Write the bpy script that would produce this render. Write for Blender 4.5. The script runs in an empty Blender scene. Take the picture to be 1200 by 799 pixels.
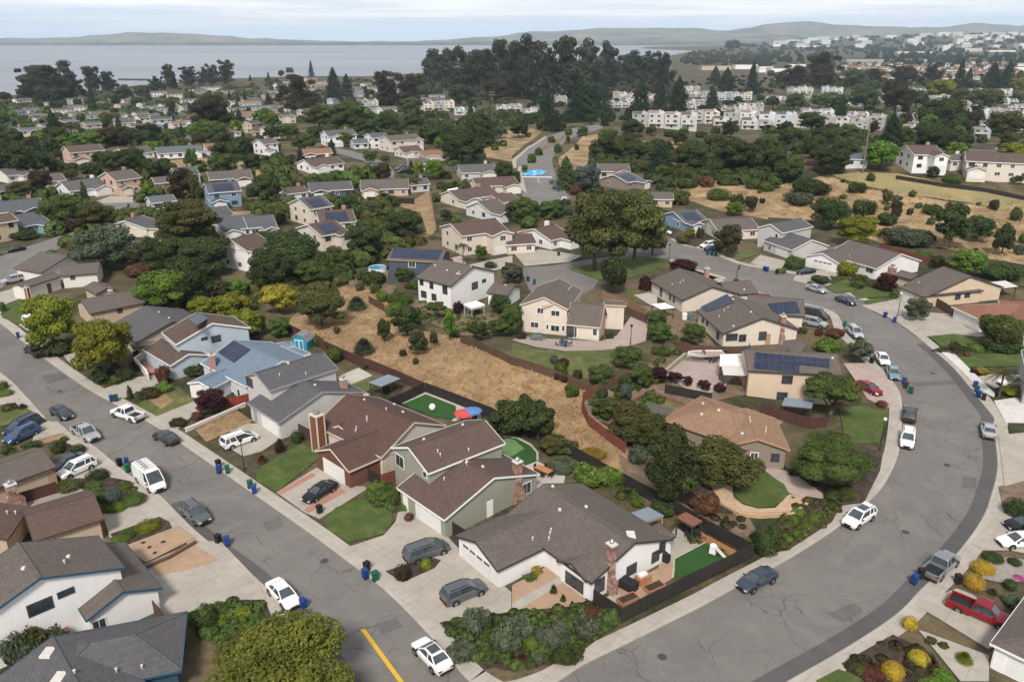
# Aerial view over a hillside suburb by a bay, overcast noon.
HAZE = .000062
CLOUD_A = (7.1, 7.5, 8.3); CLOUD_B = (10.2, 10.1, 10.3); HORIZON = (7.0, 8.3, 9.9); ZENITH = .5
SUN = 3.1
EXPO = .44
import bpy, bmesh, math, random
from math import radians, sin, cos, atan, atan2, hypot, pi, sqrt, exp
from mathutils import Vector as V, Matrix
from mathutils.geometry import intersect_ray_tri
from mathutils.noise import noise as pnoise, fractal
rnd = random.Random(11)
S = bpy.context.scene
COL = S.collection
# ---------------------------------------------------------------- camera
CZ = 52.0
PITCH = atan((399.5 - 44) / 933.0)
FPX = 933.0
cam = bpy.data.cameras.new('camera'); cam.lens = 28; cam.sensor_width = 36; cam.clip_end = 60000; cam.clip_start = .5
camo = bpy.data.objects.new('camera', cam); COL.objects.link(camo)
camo.location = (0, 0, CZ); camo.rotation_euler = (pi/2 - PITCH, 0, 0)
S.camera = camo
EYE = V((0, 0, CZ))
# ---------------------------------------------------------------- photo coordinates -> place
TILES = dict(a=(0,500,2.673), b=(300,500,2.673), c=(600,500,2.673), d=(900,500,2.673),
 e=(0,300,3.633), f=(300,300,3.633), g=(600,300,3.633), h=(900,300,3.633),
 i=(0,140,3.993), j=(300,140,3.993), k=(600,140,3.993), l=(900,140,3.993),
 m=(0,0,4.), n=(300,0,4.), o=(600,0,4.), p=(900,0,4.), z=(0,0,1.))
TILES.update({'1':(520,550,6.656),'2':(640,600,6.656),'3':(450,480,6.656),'4':(340,450,6.656),'5':(270,400,6.656),
 '6':(220,370,6.656),'7':(140,350,6.656),'8':(60,300,6.656),'A':(0,640,5.),'B':(0,500,6.656),'C':(470,290,6.656),
 'D':(590,310,6.656),'E':(750,290,6.656),'F':(770,440,4.992),'G':(930,260,4.437),'H':(1020,560,3.344),
 'J':(870,400,8.875),'K':(760,590,8.877),'L':(580,500,8.875),'M':(400,420,6.667),'N':(780,380,7.993),'O':(1100,560,6.66),
 'P':(0,440,7.992),'Q':(640,440,6.656),'R':(560,150,7.5)})
def PX(s):
    """'e 0,285 180,430 b 1,2' -> photo pixels"""
    t, out = 'z', []
    for w in s.split():
        if w in TILES: t = w; continue
        x, y = w.split(','); x0, y0, k = TILES[t]
        out.append((x0 + float(x)/k, y0 + float(y)/k))
    return out
def ray(px, py):
    u = (px-600)/FPX; v = -(py-399.5)/FPX
    return V((u, cos(PITCH)+v*sin(PITCH), -sin(PITCH)+v*cos(PITCH)))
def U(px, py, z):
    d = ray(px, py); dz = min(d.z, -.0035)
    return EYE + d*((z-CZ)/dz)
WATER = -24.
SHORE = [(p[0], U(p[0], p[1], WATER)) for p in PX('z -400,117 -150,117 0,115 60,113 120,108 160,103 200,100 290,94 360,92 430,92 500,88 560,80 650,74 730,74 760,71 790,66 815,62 840,60 900,57.5 960,56 1000,55 1100,54.5 1600,54.5')]
SHORE = [(atan2(p.x, p.y), hypot(p.x, p.y)) for _, p in SHORE]
def shore_r(az):
    if az <= SHORE[0][0]: return SHORE[0][1]
    for (a0, r0), (a1, r1) in zip(SHORE, SHORE[1:]):
        if az <= a1: return r0 + (r1-r0)*(az-a0)/(a1-a0+1e-9)
    return SHORE[-1][1]
def sm(a, b, x):
    t = min(1., max(0., (x-a)/(b-a))); return t*t*(3-2*t)
BUMPS = [(8., 118., 26., 12., 3.8, -.35), (3300., 6000., 1500., 1700., 82., 0.), (150., 300., 85., 42., 11., -.2), (60., 480., 60., 40., 6., 0.), (-130., 330., 80., 25., 3., 0.)]
def H(x, y):
    r = hypot(x, y)
    z = -17*sm(430, 950, r)
    for cx, cy, rx, ry, h, a in BUMPS:
        dx, dy = x-cx, y-cy
        e = ((dx*cos(a)+dy*sin(a))/rx)**2 + ((-dx*sin(a)+dy*cos(a))/ry)**2
        if e < 9: z += h*exp(-e)
    if r > 500: z -= 14*sm(-70, 30, r - shore_r(atan2(x, y)))
    return z
def G(px, py, dz=0.):
    """point dz above the ground seen at a photo pixel"""
    z = 0.
    for _ in range(14):
        p = U(px, py, z+dz); z = .4*z + .6*H(p.x, p.y)
    p = U(px, py, z+dz)
    return p
def g0(s): return [G(*p) for p in PX(s)]
def scale_at(p):     # photo pixels per metre at a point
    d = (p-EYE); return FPX/max(1., d.y*cos(PITCH) - d.z*sin(PITCH))
def to_px(p):
    d = p-EYE
    w = d.y*cos(PITCH)-d.z*sin(PITCH); v = d.y*sin(PITCH)+d.z*cos(PITCH)
    return 600+FPX*d.x/w, 399.5-FPX*v/w
# ---------------------------------------------------------------- materials
def srgb(h):
    c = [int(h[i:i+2], 16)/255 for i in (0, 2, 4)]
    return tuple(x/12.92 if x <= .04045 else ((x+.055)/1.055)**2.4 for x in c)
MATS = {}
class NT:
    def __init__(s, name):
        s.m = bpy.data.materials.new(name); s.m.use_nodes = True; s.t = s.m.node_tree
        s.b = s.t.nodes['Principled BSDF']; s.b.inputs['Specular IOR Level'].default_value = .25
        s._c = None
    def n(s, ty, **kw):
        x = s.t.nodes.new(ty)
        for k, v in kw.items():
            if k in x.inputs.keys(): x.inputs[k].default_value = v
            else: setattr(x, k, v)
        return x
    def l(s, a, b): s.t.links.new(a, b)
    def co(s, kind='Object'):
        if s._c is None: s._c = s.n('ShaderNodeTexCoord')
        return s._c.outputs[kind]
    def noise(s, scale, detail=4, rough=.6, co=None, dist=0):
        x = s.n('ShaderNodeTexNoise', Scale=scale, Detail=detail, Roughness=rough, Distortion=dist); s.l(co or s.co(), x.inputs['Vector']); return x.outputs['Fac']
    def ramp(s, fac, a, b):
        x = s.n('ShaderNodeMapRange'); x.inputs[1].default_value = a; x.inputs[2].default_value = b; s.l(fac, x.inputs[0]); return x.outputs[0]
    def mix(s, fac, a, b, mode='MIX'):
        x = s.n('ShaderNodeMix', data_type='RGBA', blend_type=mode)
        for v, i in ((fac, 0), (a, 6), (b, 7)):
            if isinstance(v, (int, float)): x.inputs[i].default_value = v
            elif isinstance(v, tuple): x.inputs[i].default_value = (*v[:3], 1)
            else: s.l(v, x.inputs[i])
        return x.outputs[2]
    def math(s, op, a, b=0.):
        x = s.n('ShaderNodeMath', operation=op)
        for v, i in ((a, 0), (b, 1)):
            if isinstance(v, (int, float)): x.inputs[i].default_value = v
            else: s.l(v, x.inputs[i])
        return x.outputs[0]
    def bump(s, fac, strength=.3, dist=.05):
        x = s.n('ShaderNodeBump', Strength=strength, Distance=dist); s.l(fac, x.inputs['Height']); s.l(x.outputs[0], s.b.inputs['Normal'])
    def done(s, colour, rough=.85):
        if isinstance(colour, tuple): s.b.inputs['Base Color'].default_value = (*colour[:3], 1)
        else: s.l(colour, s.b.inputs['Base Color'])
        s.b.inputs['Roughness'].default_value = rough
        MATS[s.m.name] = s.m; return s.m
def mul(c, k): return tuple(min(1, x*k) for x in c[:3])
def mat_plain(name, c, rough=.6, var=.12, scale=1.5, metal=0., spec=None):
    if name in MATS: return MATS[name]
    t = NT(name); f = t.ramp(t.noise(scale, 5), .3, .7)
    t.b.inputs['Metallic'].default_value = metal
    if spec is not None: t.b.inputs['Specular IOR Level'].default_value = spec
    return t.done(t.mix(f, mul(c, 1-var), mul(c, 1+var)), rough)
def mat_wall(c, name):
    if name in MATS: return MATS[name]
    t = NT(name)
    f = t.ramp(t.noise(.35, 5), .3, .75); st = t.n('ShaderNodeMapping'); st.inputs['Scale'].default_value = (2.2, 2.2, .25); t.l(t.co(), st.inputs[0])
    f2 = t.ramp(t.noise(1., 4, co=st.outputs[0]), .35, .8)
    c1 = t.mix(f, mul(c, .9), mul(c, 1.04)); c2 = t.mix(t.math('MULTIPLY', f2, .2), c1, mul(c, .62))
    br = t.n('ShaderNodeTexBrick', Scale=1., offset=0.); br.inputs['Brick Width'].default_value = .4; br.inputs['Row Height'].default_value = 20.; br.inputs['Mortar Size'].default_value = .03
    mp = t.n('ShaderNodeMapping'); mp.inputs['Location'].default_value = (0, 5., 0); t.l(t.co('UV'), mp.inputs[0]); t.l(mp.outputs[0], br.inputs['Vector'])
    c2 = t.mix(t.math('MULTIPLY', br.outputs['Fac'], .1), c2, mul(c, .5))
    return t.done(c2, .8)
def mat_roof(c, name):
    if name in MATS: return MATS[name]
    t = NT(name)
    br = t.n('ShaderNodeTexBrick', Scale=1., offset=.5); br.inputs['Color1'].default_value = (*mul(c, 1.26), 1); br.inputs['Color2'].default_value = (*mul(c, .74), 1); br.inputs['Mortar'].default_value = (*mul(c, .55), 1)
    br.inputs['Mortar Size'].default_value = .03; br.inputs['Brick Width'].default_value = .62; br.inputs['Row Height'].default_value = .3; br.inputs['Bias'].default_value = 0
    t.l(t.co('UV'), br.inputs['Vector'])
    big = t.ramp(t.noise(.25, 4), .25, .75); fine = t.ramp(t.noise(2.6, 4, .75), .25, .75)
    st = t.n('ShaderNodeMapping'); st.inputs['Scale'].default_value = (1.6, .12, 1); t.l(t.co('UV'), st.inputs[0])
    streak = t.ramp(t.noise(1., 3, co=st.outputs[0]), .45, .8)
    a = t.mix(.8, br.outputs[0], t.mix(big, mul(c, .74), mul(c, 1.24)), 'MIX'); a = t.mix(.35, br.outputs[0], a)
    a = t.mix(.5, a, t.mix(fine, mul(c, .62), mul(c, 1.38))); a = t.mix(t.math('MULTIPLY', streak, .4), a, mul(c, .6))
    t.bump(t.math('ADD', br.outputs['Fac'], fine), .5, .03)
    return t.done(a, .92)
def mat_ground(name, stops, scale=.2, rough=.95, fine=6., bump=.4, fvar=.3):
    """patches of several colours"""
    if name in MATS: return MATS[name]
    t = NT(name); c = stops[0]
    for k, s2 in enumerate(stops[1:]):
        mp = t.n('ShaderNodeMapping'); mp.inputs['Location'].default_value = (13.7*k, 5.1*k, 3.3*k); t.l(t.co(), mp.inputs[0])
        c = t.mix(t.ramp(t.noise(scale*(1+.6*k), 7, .62, mp.outputs[0], .6), .44, .6), c, s2)
    f = t.ramp(t.noise(fine, 5, .7), .25, .75); f2 = t.ramp(t.noise(fine*.22, 4, .6), .3, .7)
    c = t.mix(t.math('MULTIPLY', f, fvar*1.5), c, (.0, .0, .0), 'MIX'); c = t.mix(t.math('MULTIPLY', f2, fvar*.5), c, t.mix(1., c, (1.5, 1.45, 1.4), 'MULTIPLY'))
    if bump: t.bump(f, bump, .1)
    return t.done(c, rough)
def mat_asphalt(name, c, cracks=True):
    t = NT(name); big = t.ramp(t.noise(.09, 5, .6, dist=.5), .3, .7); fine = t.ramp(t.noise(5., 5, .8), .25, .75); mid = t.ramp(t.noise(.7, 5, .65), .3, .7)
    a = t.mix(big, mul(c, .84), mul(c, 1.16)); a = t.mix(t.math('MULTIPLY', mid, .34), a, mul(c, .66)); a = t.mix(t.math('MULTIPLY', fine, .4), a, mul(c, .5))
    sp = t.ramp(t.noise(.22, 6, .7, dist=1.), .52, .66); a = t.mix(t.math('MULTIPLY', sp, .3), a, mul(c, .62)); lt = t.ramp(t.noise(.16, 5, .6, dist=1.5), .5, .62); a = t.mix(t.math('MULTIPLY', lt, .22), a, mul(c, 1.35))
    if cracks:
        nz = t.n('ShaderNodeTexNoise', Scale=.35, Detail=5); t.l(t.co(), nz.inputs['Vector'])
        sh = t.n('ShaderNodeVectorMath', operation='MULTIPLY_ADD'); t.l(nz.outputs['Color'], sh.inputs[0]); sh.inputs[1].default_value = (3.2, 3.2, 0); t.l(t.co(), sh.inputs[2])
        for sc, w, th, k in ((.13, .0075, .45, .5), (.3, .014, .52, .45)):
            vo = t.n('ShaderNodeTexVoronoi', Scale=sc, feature='DISTANCE_TO_EDGE'); t.l(sh.outputs[0], vo.inputs['Vector'])
            line = t.ramp(vo.outputs['Distance'], w, w*.45); msk = t.ramp(t.noise(.11/sc*.13+.05, 3), th, th+.07)
            a = t.mix(t.math('MULTIPLY', t.math('MULTIPLY', line, msk), k), a, mul(c, .22))
    t.bump(fine, .25, .02)
    return t.done(a, .93)
def mat_concrete(name, c, joint=1.6):
    t = NT(name); big = t.ramp(t.noise(.3, 5), .3, .7); fine = t.ramp(t.noise(7., 4, .7), .3, .7); sp = t.ramp(t.noise(.9, 6, .7), .5, .72)
    a = t.mix(big, mul(c, .86), mul(c, 1.1)); a = t.mix(t.math('MULTIPLY', sp, .45), a, mul(c, .55)); a = t.mix(t.math('MULTIPLY', fine, .25), a, mul(c, .72))
    if joint:
        mp = t.n('ShaderNodeMapping'); mp.inputs['Rotation'].default_value = (0, 0, .73); t.l(t.co(), mp.inputs[0])
        br = t.n('ShaderNodeTexBrick', Scale=1., offset=0.); br.inputs['Brick Width'].default_value = joint; br.inputs['Row Height'].default_value = joint; br.inputs['Mortar Size'].default_value = .035
        t.l(mp.outputs[0], br.inputs['Vector'])
        a = t.mix(t.math('MULTIPLY', br.outputs['Fac'], .45), a, mul(c, .5))
    return t.done(a, .92)
def mat_boards(name, c, w=.16):
    """vertical boards along UV x (metres)"""
    if name in MATS: return MATS[name]
    t = NT(name); br = t.n('ShaderNodeTexBrick', Scale=1., offset=0.); br.inputs['Brick Width'].default_value = w; br.inputs['Row Height'].default_value = 9.; br.inputs['Mortar Size'].default_value = .012
    br.inputs['Color1'].default_value = (*mul(c, 1.35), 1); br.inputs['Color2'].default_value = (*mul(c, .7), 1); br.inputs['Mortar'].default_value = (*mul(c, .3), 1)
    mp = t.n('ShaderNodeMapping'); mp.inputs['Location'].default_value = (0, 3., 0); t.l(t.co('UV'), mp.inputs[0]); t.l(mp.outputs[0], br.inputs['Vector'])
    f = t.ramp(t.noise(.5, 5), .3, .7)
    return t.done(t.mix(.6, br.outputs[0], t.mix(f, mul(c, .7), mul(c, 1.3))), .9)
def mat_brick(name, c, c2, w=.45, h=.16, mortar=(.45, .4, .36), co='UV'):
    if name in MATS: return MATS[name]
    t = NT(name); br = t.n('ShaderNodeTexBrick', Scale=1.); br.inputs['Brick Width'].default_value = w; br.inputs['Row Height'].default_value = h; br.inputs['Mortar Size'].default_value = .02
    br.inputs['Color1'].default_value = (*c, 1); br.inputs['Color2'].default_value = (*c2, 1); br.inputs['Mortar'].default_value = (*mortar, 1)
    t.l(t.co(co), br.inputs['Vector']); f = t.ramp(t.noise(1.5, 4), .3, .7)
    t.bump(br.outputs['Fac'], -.4, .03)
    return t.done(t.mix(t.math('MULTIPLY', f, .4), br.outputs[0], mul(c2, .6)), .9)
def mat_leaf(name, a, b, obj_var=.2, trans=True):
    if name in MATS: return MATS[name]
    t = NT(name); ge = t.n('ShaderNodeNewGeometry'); oi = t.n('ShaderNodeObjectInfo')
    clump = t.ramp(t.noise(2.6, 2, .5), .38, .62)
    f = t.math('ADD', t.math('MULTIPLY', ge.outputs['Random Per Island'], .6), t.math('MULTIPLY', clump, .55))
    c = t.mix(t.ramp(f, .1, 1.), a, b)
    hs = t.n('ShaderNodeHueSaturation'); t.l(c, hs.inputs['Color'])
    t.l(t.math('ADD', t.math('MULTIPLY', oi.outputs['Random'], obj_var*2), 1-obj_var), hs.inputs['Value'])
    t.l(t.math('ADD', t.math('MULTIPLY', oi.outputs['Random'], .04), .48), hs.inputs['Hue'])
    t.b.inputs['Specular IOR Level'].default_value = .12
    tr = t.n('ShaderNodeBsdfTranslucent'); t.l(t.mix(1., hs.outputs[0], (1.5, 1.6, .9), 'MULTIPLY'), tr.inputs['Color']); ms = t.n('ShaderNodeMixShader'); ms.inputs[0].default_value = .3
    t.l(t.b.outputs[0], ms.inputs[1]); t.l(tr.outputs[0], ms.inputs[2]); t.l(ms.outputs[0], t.t.nodes['Material Output'].inputs['Surface'])
    return t.done(hs.outputs[0], .75)
def mat_car(name, c, rough=.25, metal=.3):
    if name in MATS: return MATS[name]
    t = NT(name); f = t.ramp(t.noise(1.2, 4), .35, .7)
    t.b.inputs['Metallic'].default_value = metal; t.b.inputs['Specular IOR Level'].default_value = .4; t.b.inputs['Coat Weight'].default_value = .4; t.b.inputs['Coat Roughness'].default_value = .15
    return t.done(t.mix(f, mul(c, .92), mul(c, 1.04)), rough)
def mat_solar():
    if 'solar' in MATS: return MATS['solar']
    t = NT('solar'); br = t.n('ShaderNodeTexBrick', Scale=1., offset=0.); br.inputs['Brick Width'].default_value = 1.; br.inputs['Row Height'].default_value = 1.66; br.inputs['Mortar Size'].default_value = .05
    br.inputs['Color1'].default_value = (.012, .018, .045, 1); br.inputs['Color2'].default_value = (.02, .028, .06, 1); br.inputs['Mortar'].default_value = (.05, .056, .075, 1)
    t.l(t.co('UV'), br.inputs['Vector']); t.b.inputs['Specular IOR Level'].default_value = .5
    return t.done(br.outputs[0], .3)
# ---------------------------------------------------------------- mesh builder
class MB:
    def __init__(s): s.v = []; s.f = []; s.uv = []
    def face(s, pts, uv=None):
        i = len(s.v); s.v += [tuple(p) for p in pts]; s.f.append(tuple(range(i, i+len(pts))))
        if uv is None:
            a = V(pts[0]); b = V(pts[1]); u = (b-a); L = u.length or 1; u = u/L
            nrm = u.cross(V(pts[-1])-a); w = nrm.cross(u); w = w.normalized() if w.length > 1e-9 else V((0, 0, 1))
            uv = [((V(p)-a).dot(u), (V(p)-a).dot(w)) for p in pts]
        s.uv += uv
    def prism(s, top, dz):
        """slab: polygon top (ccw from above) with depth dz below"""
        bot = [V(p)-V((0, 0, dz)) for p in top]; n = len(top)
        s.face(top); s.face(bot[::-1])
        for i in range(n): j = (i+1) % n; s.face([bot[i], bot[j], top[j], top[i]])
    def hexa(s, p):
        """8 corners: 4 bottom ccw, 4 top ccw"""
        s.face([p[3], p[2], p[1], p[0]]); s.face(p[4:8])
        for i in range(4): j = (i+1) % 4; s.face([p[i], p[j], p[4+j], p[4+i]])
    def box(s, c, size, u=None, taper=1.):
        """centre, (lx,ly,lz), u = unit x axis (horizontal)"""
        u = u or V((1, 0, 0)); n = V((-u.y, u.x, 0)); c = V(c); x, y, z = size[0]/2, size[1]/2, size[2]/2
        q = []
        for dz, k in ((-z, 1.), (z, taper)):
            for a, b in ((-1, -1), (1, -1), (1, 1), (-1, 1)): q.append(c+u*(a*x*k)+n*(b*y*k)+V((0, 0, dz)))
        s.hexa(q)
    def bar(s, p, q, w, h):
        p, q = V(p), V(q); d = q-p; side = V((-d.y, d.x, 0)); side = side.normalized() if side.length > 1e-6 else V((1, 0, 0))
        up = d.cross(side).normalized()*-1
        if up.z < 0: up = -up
        a, b = side*(w/2), up*(h/2)
        s.hexa([p-a-b, q-a-b, q+a-b, p+a-b, p-a+b, q-a+b, q+a+b, p+a+b])
    def tube(s, pts, rads, n=8, caps=True):
        rings = []
        for k, p in enumerate(pts):
            p = V(p); d = (V(pts[min(k+1, len(pts)-1)])-V(pts[max(k-1, 0)])).normalized()
            a = d.cross(V((0, 0, 1))); a = a.normalized() if a.length > 1e-4 else V((1, 0, 0)); b = d.cross(a)
            rings.append([p + (a*cos(2*pi*i/n)+b*sin(2*pi*i/n))*rads[k] for i in range(n)])
        for r0, r1 in zip(rings, rings[1:]):
            for i in range(n): j = (i+1) % n; s.face([r0[i], r1[i], r1[j], r0[j]])
        if caps: s.face(rings[0]); s.face(rings[-1][::-1])
    def dome(s, c, rx, ry, rz, nu=10, nv=5, z0=0., jit=0.):
        rings = []
        for k in range(nv+1):
            t = z0+(pi/2-z0)*k/nv; rings.append([V(c)+V((rx*cos(t)*cos(2*pi*i/nu), ry*cos(t)*sin(2*pi*i/nu), rz*sin(t)))*(1+jit*(rnd.random()-.5)) for i in range(nu)])
        for r0, r1 in zip(rings, rings[1:]):
            for i in range(nu): j = (i+1) % nu; s.face([r0[i], r0[j], r1[j], r1[i]])
    def mesh(s, name, mat=None, smooth=False, off=None):
        me = bpy.data.meshes.new(name)
        vs = s.v if off is None else [(x-off[0], y-off[1], z-off[2]) for x, y, z in s.v]
        me.from_pydata(vs, [], s.f); uvl = me.uv_layers.new(name='UVMap')
        flat = [c for p in s.uv for c in p]; uvl.data.foreach_set('uv', flat)
        if mat: me.materials.append(mat)
        if smooth:
            bm = bmesh.new(); bm.from_mesh(me); bmesh.ops.remove_doubles(bm, verts=bm.verts, dist=1e-4); bm.to_mesh(me); bm.free()
            me.polygons.foreach_set('use_smooth', [True]*len(me.polygons))
        return me
    def build(s, name, mat=None, parent=None, smooth=False, off=None, loc=None):
        o = bpy.data.objects.new(name, s.mesh(name, mat, smooth, off)); COL.objects.link(o)
        if parent: o.parent = parent
        if loc is not None: o.location = loc
        return o
def obj(name, me, parent=None, loc=None):
    o = bpy.data.objects.new(name, me); COL.objects.link(o)
    if parent: o.parent = parent
    if loc is not None: o.location = loc
    return o
def tag(o, label=None, cat=None, group=None, kind=None):
    if label: o['label'] = label
    if cat: o['category'] = cat
    if group: o['group'] = group
    if kind: o['kind'] = kind
    return o
def empty(name, loc, label=None, cat=None, group=None, rz=0.):
    o = bpy.data.objects.new(name, None); COL.objects.link(o); o.location = loc; o.rotation_euler = (0, 0, rz); o.empty_display_size = .2
    return tag(o, label, cat, group)
def copy_tree(o, parent=None):
    c = o.copy(); COL.objects.link(c); c.parent = parent
    for ch in list(o.children): copy_tree(ch, c)
    return c
LAND = []      # landmarks for describing plants: (phrase, px, py)
def land(phrase, p): LAND.append((phrase, *to_px(p)))
# ---------------------------------------------------------------- terrain, water, sheets
def structure(o): return tag(o, kind='structure')
M_GROUND = mat_ground('ground_mix', [(.055, .06, .027), (.13, .1, .056), (.04, .05, .02), (.17, .13, .075)], .035, fine=1.2, fvar=.4)
M_DRY = mat_ground('dry_grass', [(.42, .275, .145), (.5, .345, .19), (.26, .17, .095), (.35, .235, .13)], .16, fine=2.2, bump=.8, fvar=.36)
M_DRY2 = mat_ground('dry_hill', [(.43, .295, .165), (.33, .23, .13), (.5, .36, .2), (.24, .18, .09)], .07, fine=1.6, bump=.6, fvar=.34)
M_FIELD = mat_ground('field_grass', [(.4, .3, .16), (.27, .235, .11), (.34, .27, .135)], .05, fine=1.5, fvar=.25)
M_LAWN = mat_ground('lawn', [(.085, .125, .03), (.125, .15, .045), (.068, .105, .025)], .3, fine=7., bump=.5, fvar=.25)
M_LAWN2 = mat_ground('worn_lawn', [(.12, .135, .042), (.2, .175, .075), (.09, .12, .034)], .3, fine=6., bump=.5, fvar=.25)
M_TURF = mat_ground('turf', [(.03, .085, .02), (.036, .1, .025)], 1., fine=9., bump=.2, fvar=.15)
M_PUTT = mat_ground('putting_green', [(.13, .22, .09), (.15, .25, .1)], 1., fine=9., bump=.1, fvar=.1)
M_BARK = mat_ground('bark', [(.1, .07, .055), (.14, .1, .075), (.07, .05, .04)], .8, fine=9., bump=.8, fvar=.4)
M_DIRT = mat_ground('dirt', [(.27, .19, .13), (.22, .155, .105), (.16, .12, .08)], .4, fine=5., bump=.5, fvar=.3)
M_GRAVEL = mat_ground('gravel', [(.48, .42, .36), (.38, .33, .28), (.55, .5, .44)], 2., fine=12., bump=.9, fvar=.35)
M_PEACH = mat_ground('peach_gravel', [(.5, .34, .23), (.44, .3, .2)], .8, fine=12., bump=.6, fvar=.22)
M_PEACH2 = mat_ground('peach_path', [(.54, .39, .26), (.48, .34, .22)], .8, fine=8., bump=.2, fvar=.15)
M_ROAD = mat_asphalt('asphalt', (.19, .176, .161))
M_ROADFAR = mat_asphalt('asphalt_plain', (.2, .19, .18), False)
M_PATCH = mat_asphalt('asphalt_new', (.108, .103, .102), False)
M_CONC = mat_concrete('concrete', (.41, .365, .32), 1.7)
M_DRIVE = mat_concrete('driveway_concrete', (.39, .35, .3), 3.4)
M_PATIO = mat_concrete('patio_concrete', (.46, .42, .37), 2.6)
M_NEWC = mat_concrete('new_concrete', (.6, .58, .54), 2.)
M_PINK = mat_concrete('pink_paving', (.42, .33, .29), 1.2)
M_BRICKP = mat_brick('brick_paving', (.44, .2, .15), (.36, .17, .13), .5, .25, (.4, .27, .22), 'Object')
M_KERB = mat_concrete('kerb_concrete', (.42, .38, .33), 0)
def grid_terrain():
    azs = [radians(-62+124*i/300) for i in range(301)]; rs = [0.01, 6.]
    while rs[-1] < 9500: rs.append(rs[-1]*1.0165+.05)
    v = []; f = []; n = len(azs)
    for r in rs:
        for a in azs: x, y = r*sin(a), r*cos(a); v.append((x, y, H(x, y)))
    for k in range(len(rs)-1):
        for i in range(n-1): q = k*n+i; f.append((q, q+1, q+n+1, q+n))
    me = bpy.data.meshes.new('ground'); me.from_pydata(v, [], [t[::-1] for t in f]); me.materials.append(M_GROUND)
    me.polygons.foreach_set('use_smooth', [True]*len(me.polygons))
    structure(obj('ground', me))
grid_terrain()
t = NT('bay_water'); wv = t.noise(.02, 6, .6); 
mp = t.n('ShaderNodeMapping'); mp.inputs['Scale'].default_value = (.0004, .0022, 1); t.l(t.co(), mp.inputs[0]); t.bump(t.noise(.35, 3), .12, .3)
band = t.ramp(t.noise(1., 4, .55, mp.outputs[0]), .35, .65)
t.b.inputs['Specular IOR Level'].default_value = .32
M_WATER = t.done(t.mix(band, (.13, .155, .19), (.24, .24, .26)), .34)
mb = MB(); mb.face([(-16000, -200, WATER), (16000, -200, WATER), (16000, 16000, WATER), (-16000, 16000, WATER)]); structure(mb.build('water', M_WATER))

def drape(name, pts, mat, lift=.03, maxlen=2.5, skirt=0., kind='structure', label=None, parent=None):
    """ground sheet: polygon of place points laid on the terrain"""
    if name.endswith('_sheet'): pass
    bm = bmesh.new()
    vs = [bm.verts.new((p.x, p.y, 0)) for p in pts]
    try: fc = bm.faces.new(vs)
    except ValueError: bm.free(); return None
    if fc.normal.z < 0: fc.normal_flip()
    fc.normal_update()
    if fc.normal.z < 0: fc.normal_flip()
    bmesh.ops.triangulate(bm, faces=bm.faces[:], ngon_method='EAR_CLIP')
    ml = max(maxlen, .02*min(hypot(p.x, p.y) for p in pts))
    for _ in range(7):
        long = [e for e in bm.edges if e.calc_length() > ml]
        if not long or len(bm.faces) > 6000: break
        bmesh.ops.subdivide_edges(bm, edges=long, cuts=1); bmesh.ops.triangulate(bm, faces=[x for x in bm.faces if len(x.verts) > 3])
    if skirt:
        be = [e for e in bm.edges if e.is_boundary]
        r = bmesh.ops.extrude_edge_only(bm, edges=be)
        low = {x for x in r['geom'] if isinstance(x, bmesh.types.BMVert)}
    else: low = set()
    for x in bm.verts: x.co.z = H(x.co.x, x.co.y)+lift-(skirt if x in low else 0)
    me = bpy.data.meshes.new(name); bm.to_mesh(me); bm.free(); me.materials.append(mat)
    o = obj(name, me)
    if kind: o['kind'] = kind
    return o
def sheet(name, s, mat, lift=.03, **k): return drape(name, g0(s), mat, lift, **k)
def offset_line(pts, d):
    out = []
    for i, p in enumerate(pts):
        a = pts[max(i-1, 0)]; b = pts[min(i+1, len(pts)-1)]; t = V((b.x-a.x, b.y-a.y, 0)).normalized(); out.append(V((p.x-t.y*d, p.y+t.x*d, 0)))
    return out
def smooth_line(pts, n=4):
    out = []
    for i in range(len(pts)-1):
        p0, p1, p2, p3 = pts[max(i-1, 0)], pts[i], pts[i+1], pts[min(i+2, len(pts)-1)]
        for k in range(n):
            t = k/n; out.append(p1*(1)+(p2-p0)*(.5*t)+(p0*2-p1*5+p2*4-p3)*(.5*t*t)+(p1*3-p0-p2*3+p3)*(.5*t**3))
    return out+[pts[-1]]
def strip(name, line, d0, d1, mat, lift, skirt=0.):
    a, b = offset_line(line, d0), offset_line(line, d1); pts = a+b[::-1]
    return drape(name, pts, mat, lift, skirt=skirt)
# kerb lines, traced
KW = smooth_line(g0('z -90,372 e 0,495 100,587 195,690 240,722 385,799 B 900,290 1010,380 a 500,215 560,275 640,350 800,472 z 330,710 360,743 400,795 425,830'))
KE = smooth_line(g0('z -90,318 e 0,288 60,335 180,430 370,565 600,690 750,785 b 120,300 250,395 400,510 530,640 600,722 645,775 670,799'))
KC = smooth_line(g0('b 670,799 z 571,812 590,818 620,812 655,798 684,779 c 400,660 600,560 700,505 d 30,435 130,375 220,315 310,240 365,180 400,110 412,60 h 570,690 565,600 540,550 500,500 450,450 400,392 330,330 E 1500,500 1090,400 1000,372 650,265 k 1000,742 870,702 755,655'))
KO = smooth_line(g0('z 800,870 860,835 d 60,799 250,690 400,590 480,510 590,400 670,290 700,210 718,130 712,50 705,-8 h 960,690 905,620 850,550 780,470 700,400 640,350 560,290 450,220 400,190 280,140 160,90 40,65 k 1070,680 1000,655 890,610 800,590 740,560'))
def on_road(a, b): return a + b[::-1]
drape('road', on_road(KW, KE), M_ROAD, .02)
drape('road', on_road(KC[3:], KO), M_ROAD, .022)
drape('junction', [KW[-1], KE[-1]] + KC[4:17] + [G(800, 870), G(700, 940), G(470, 900)], M_ROAD, .018)
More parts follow.
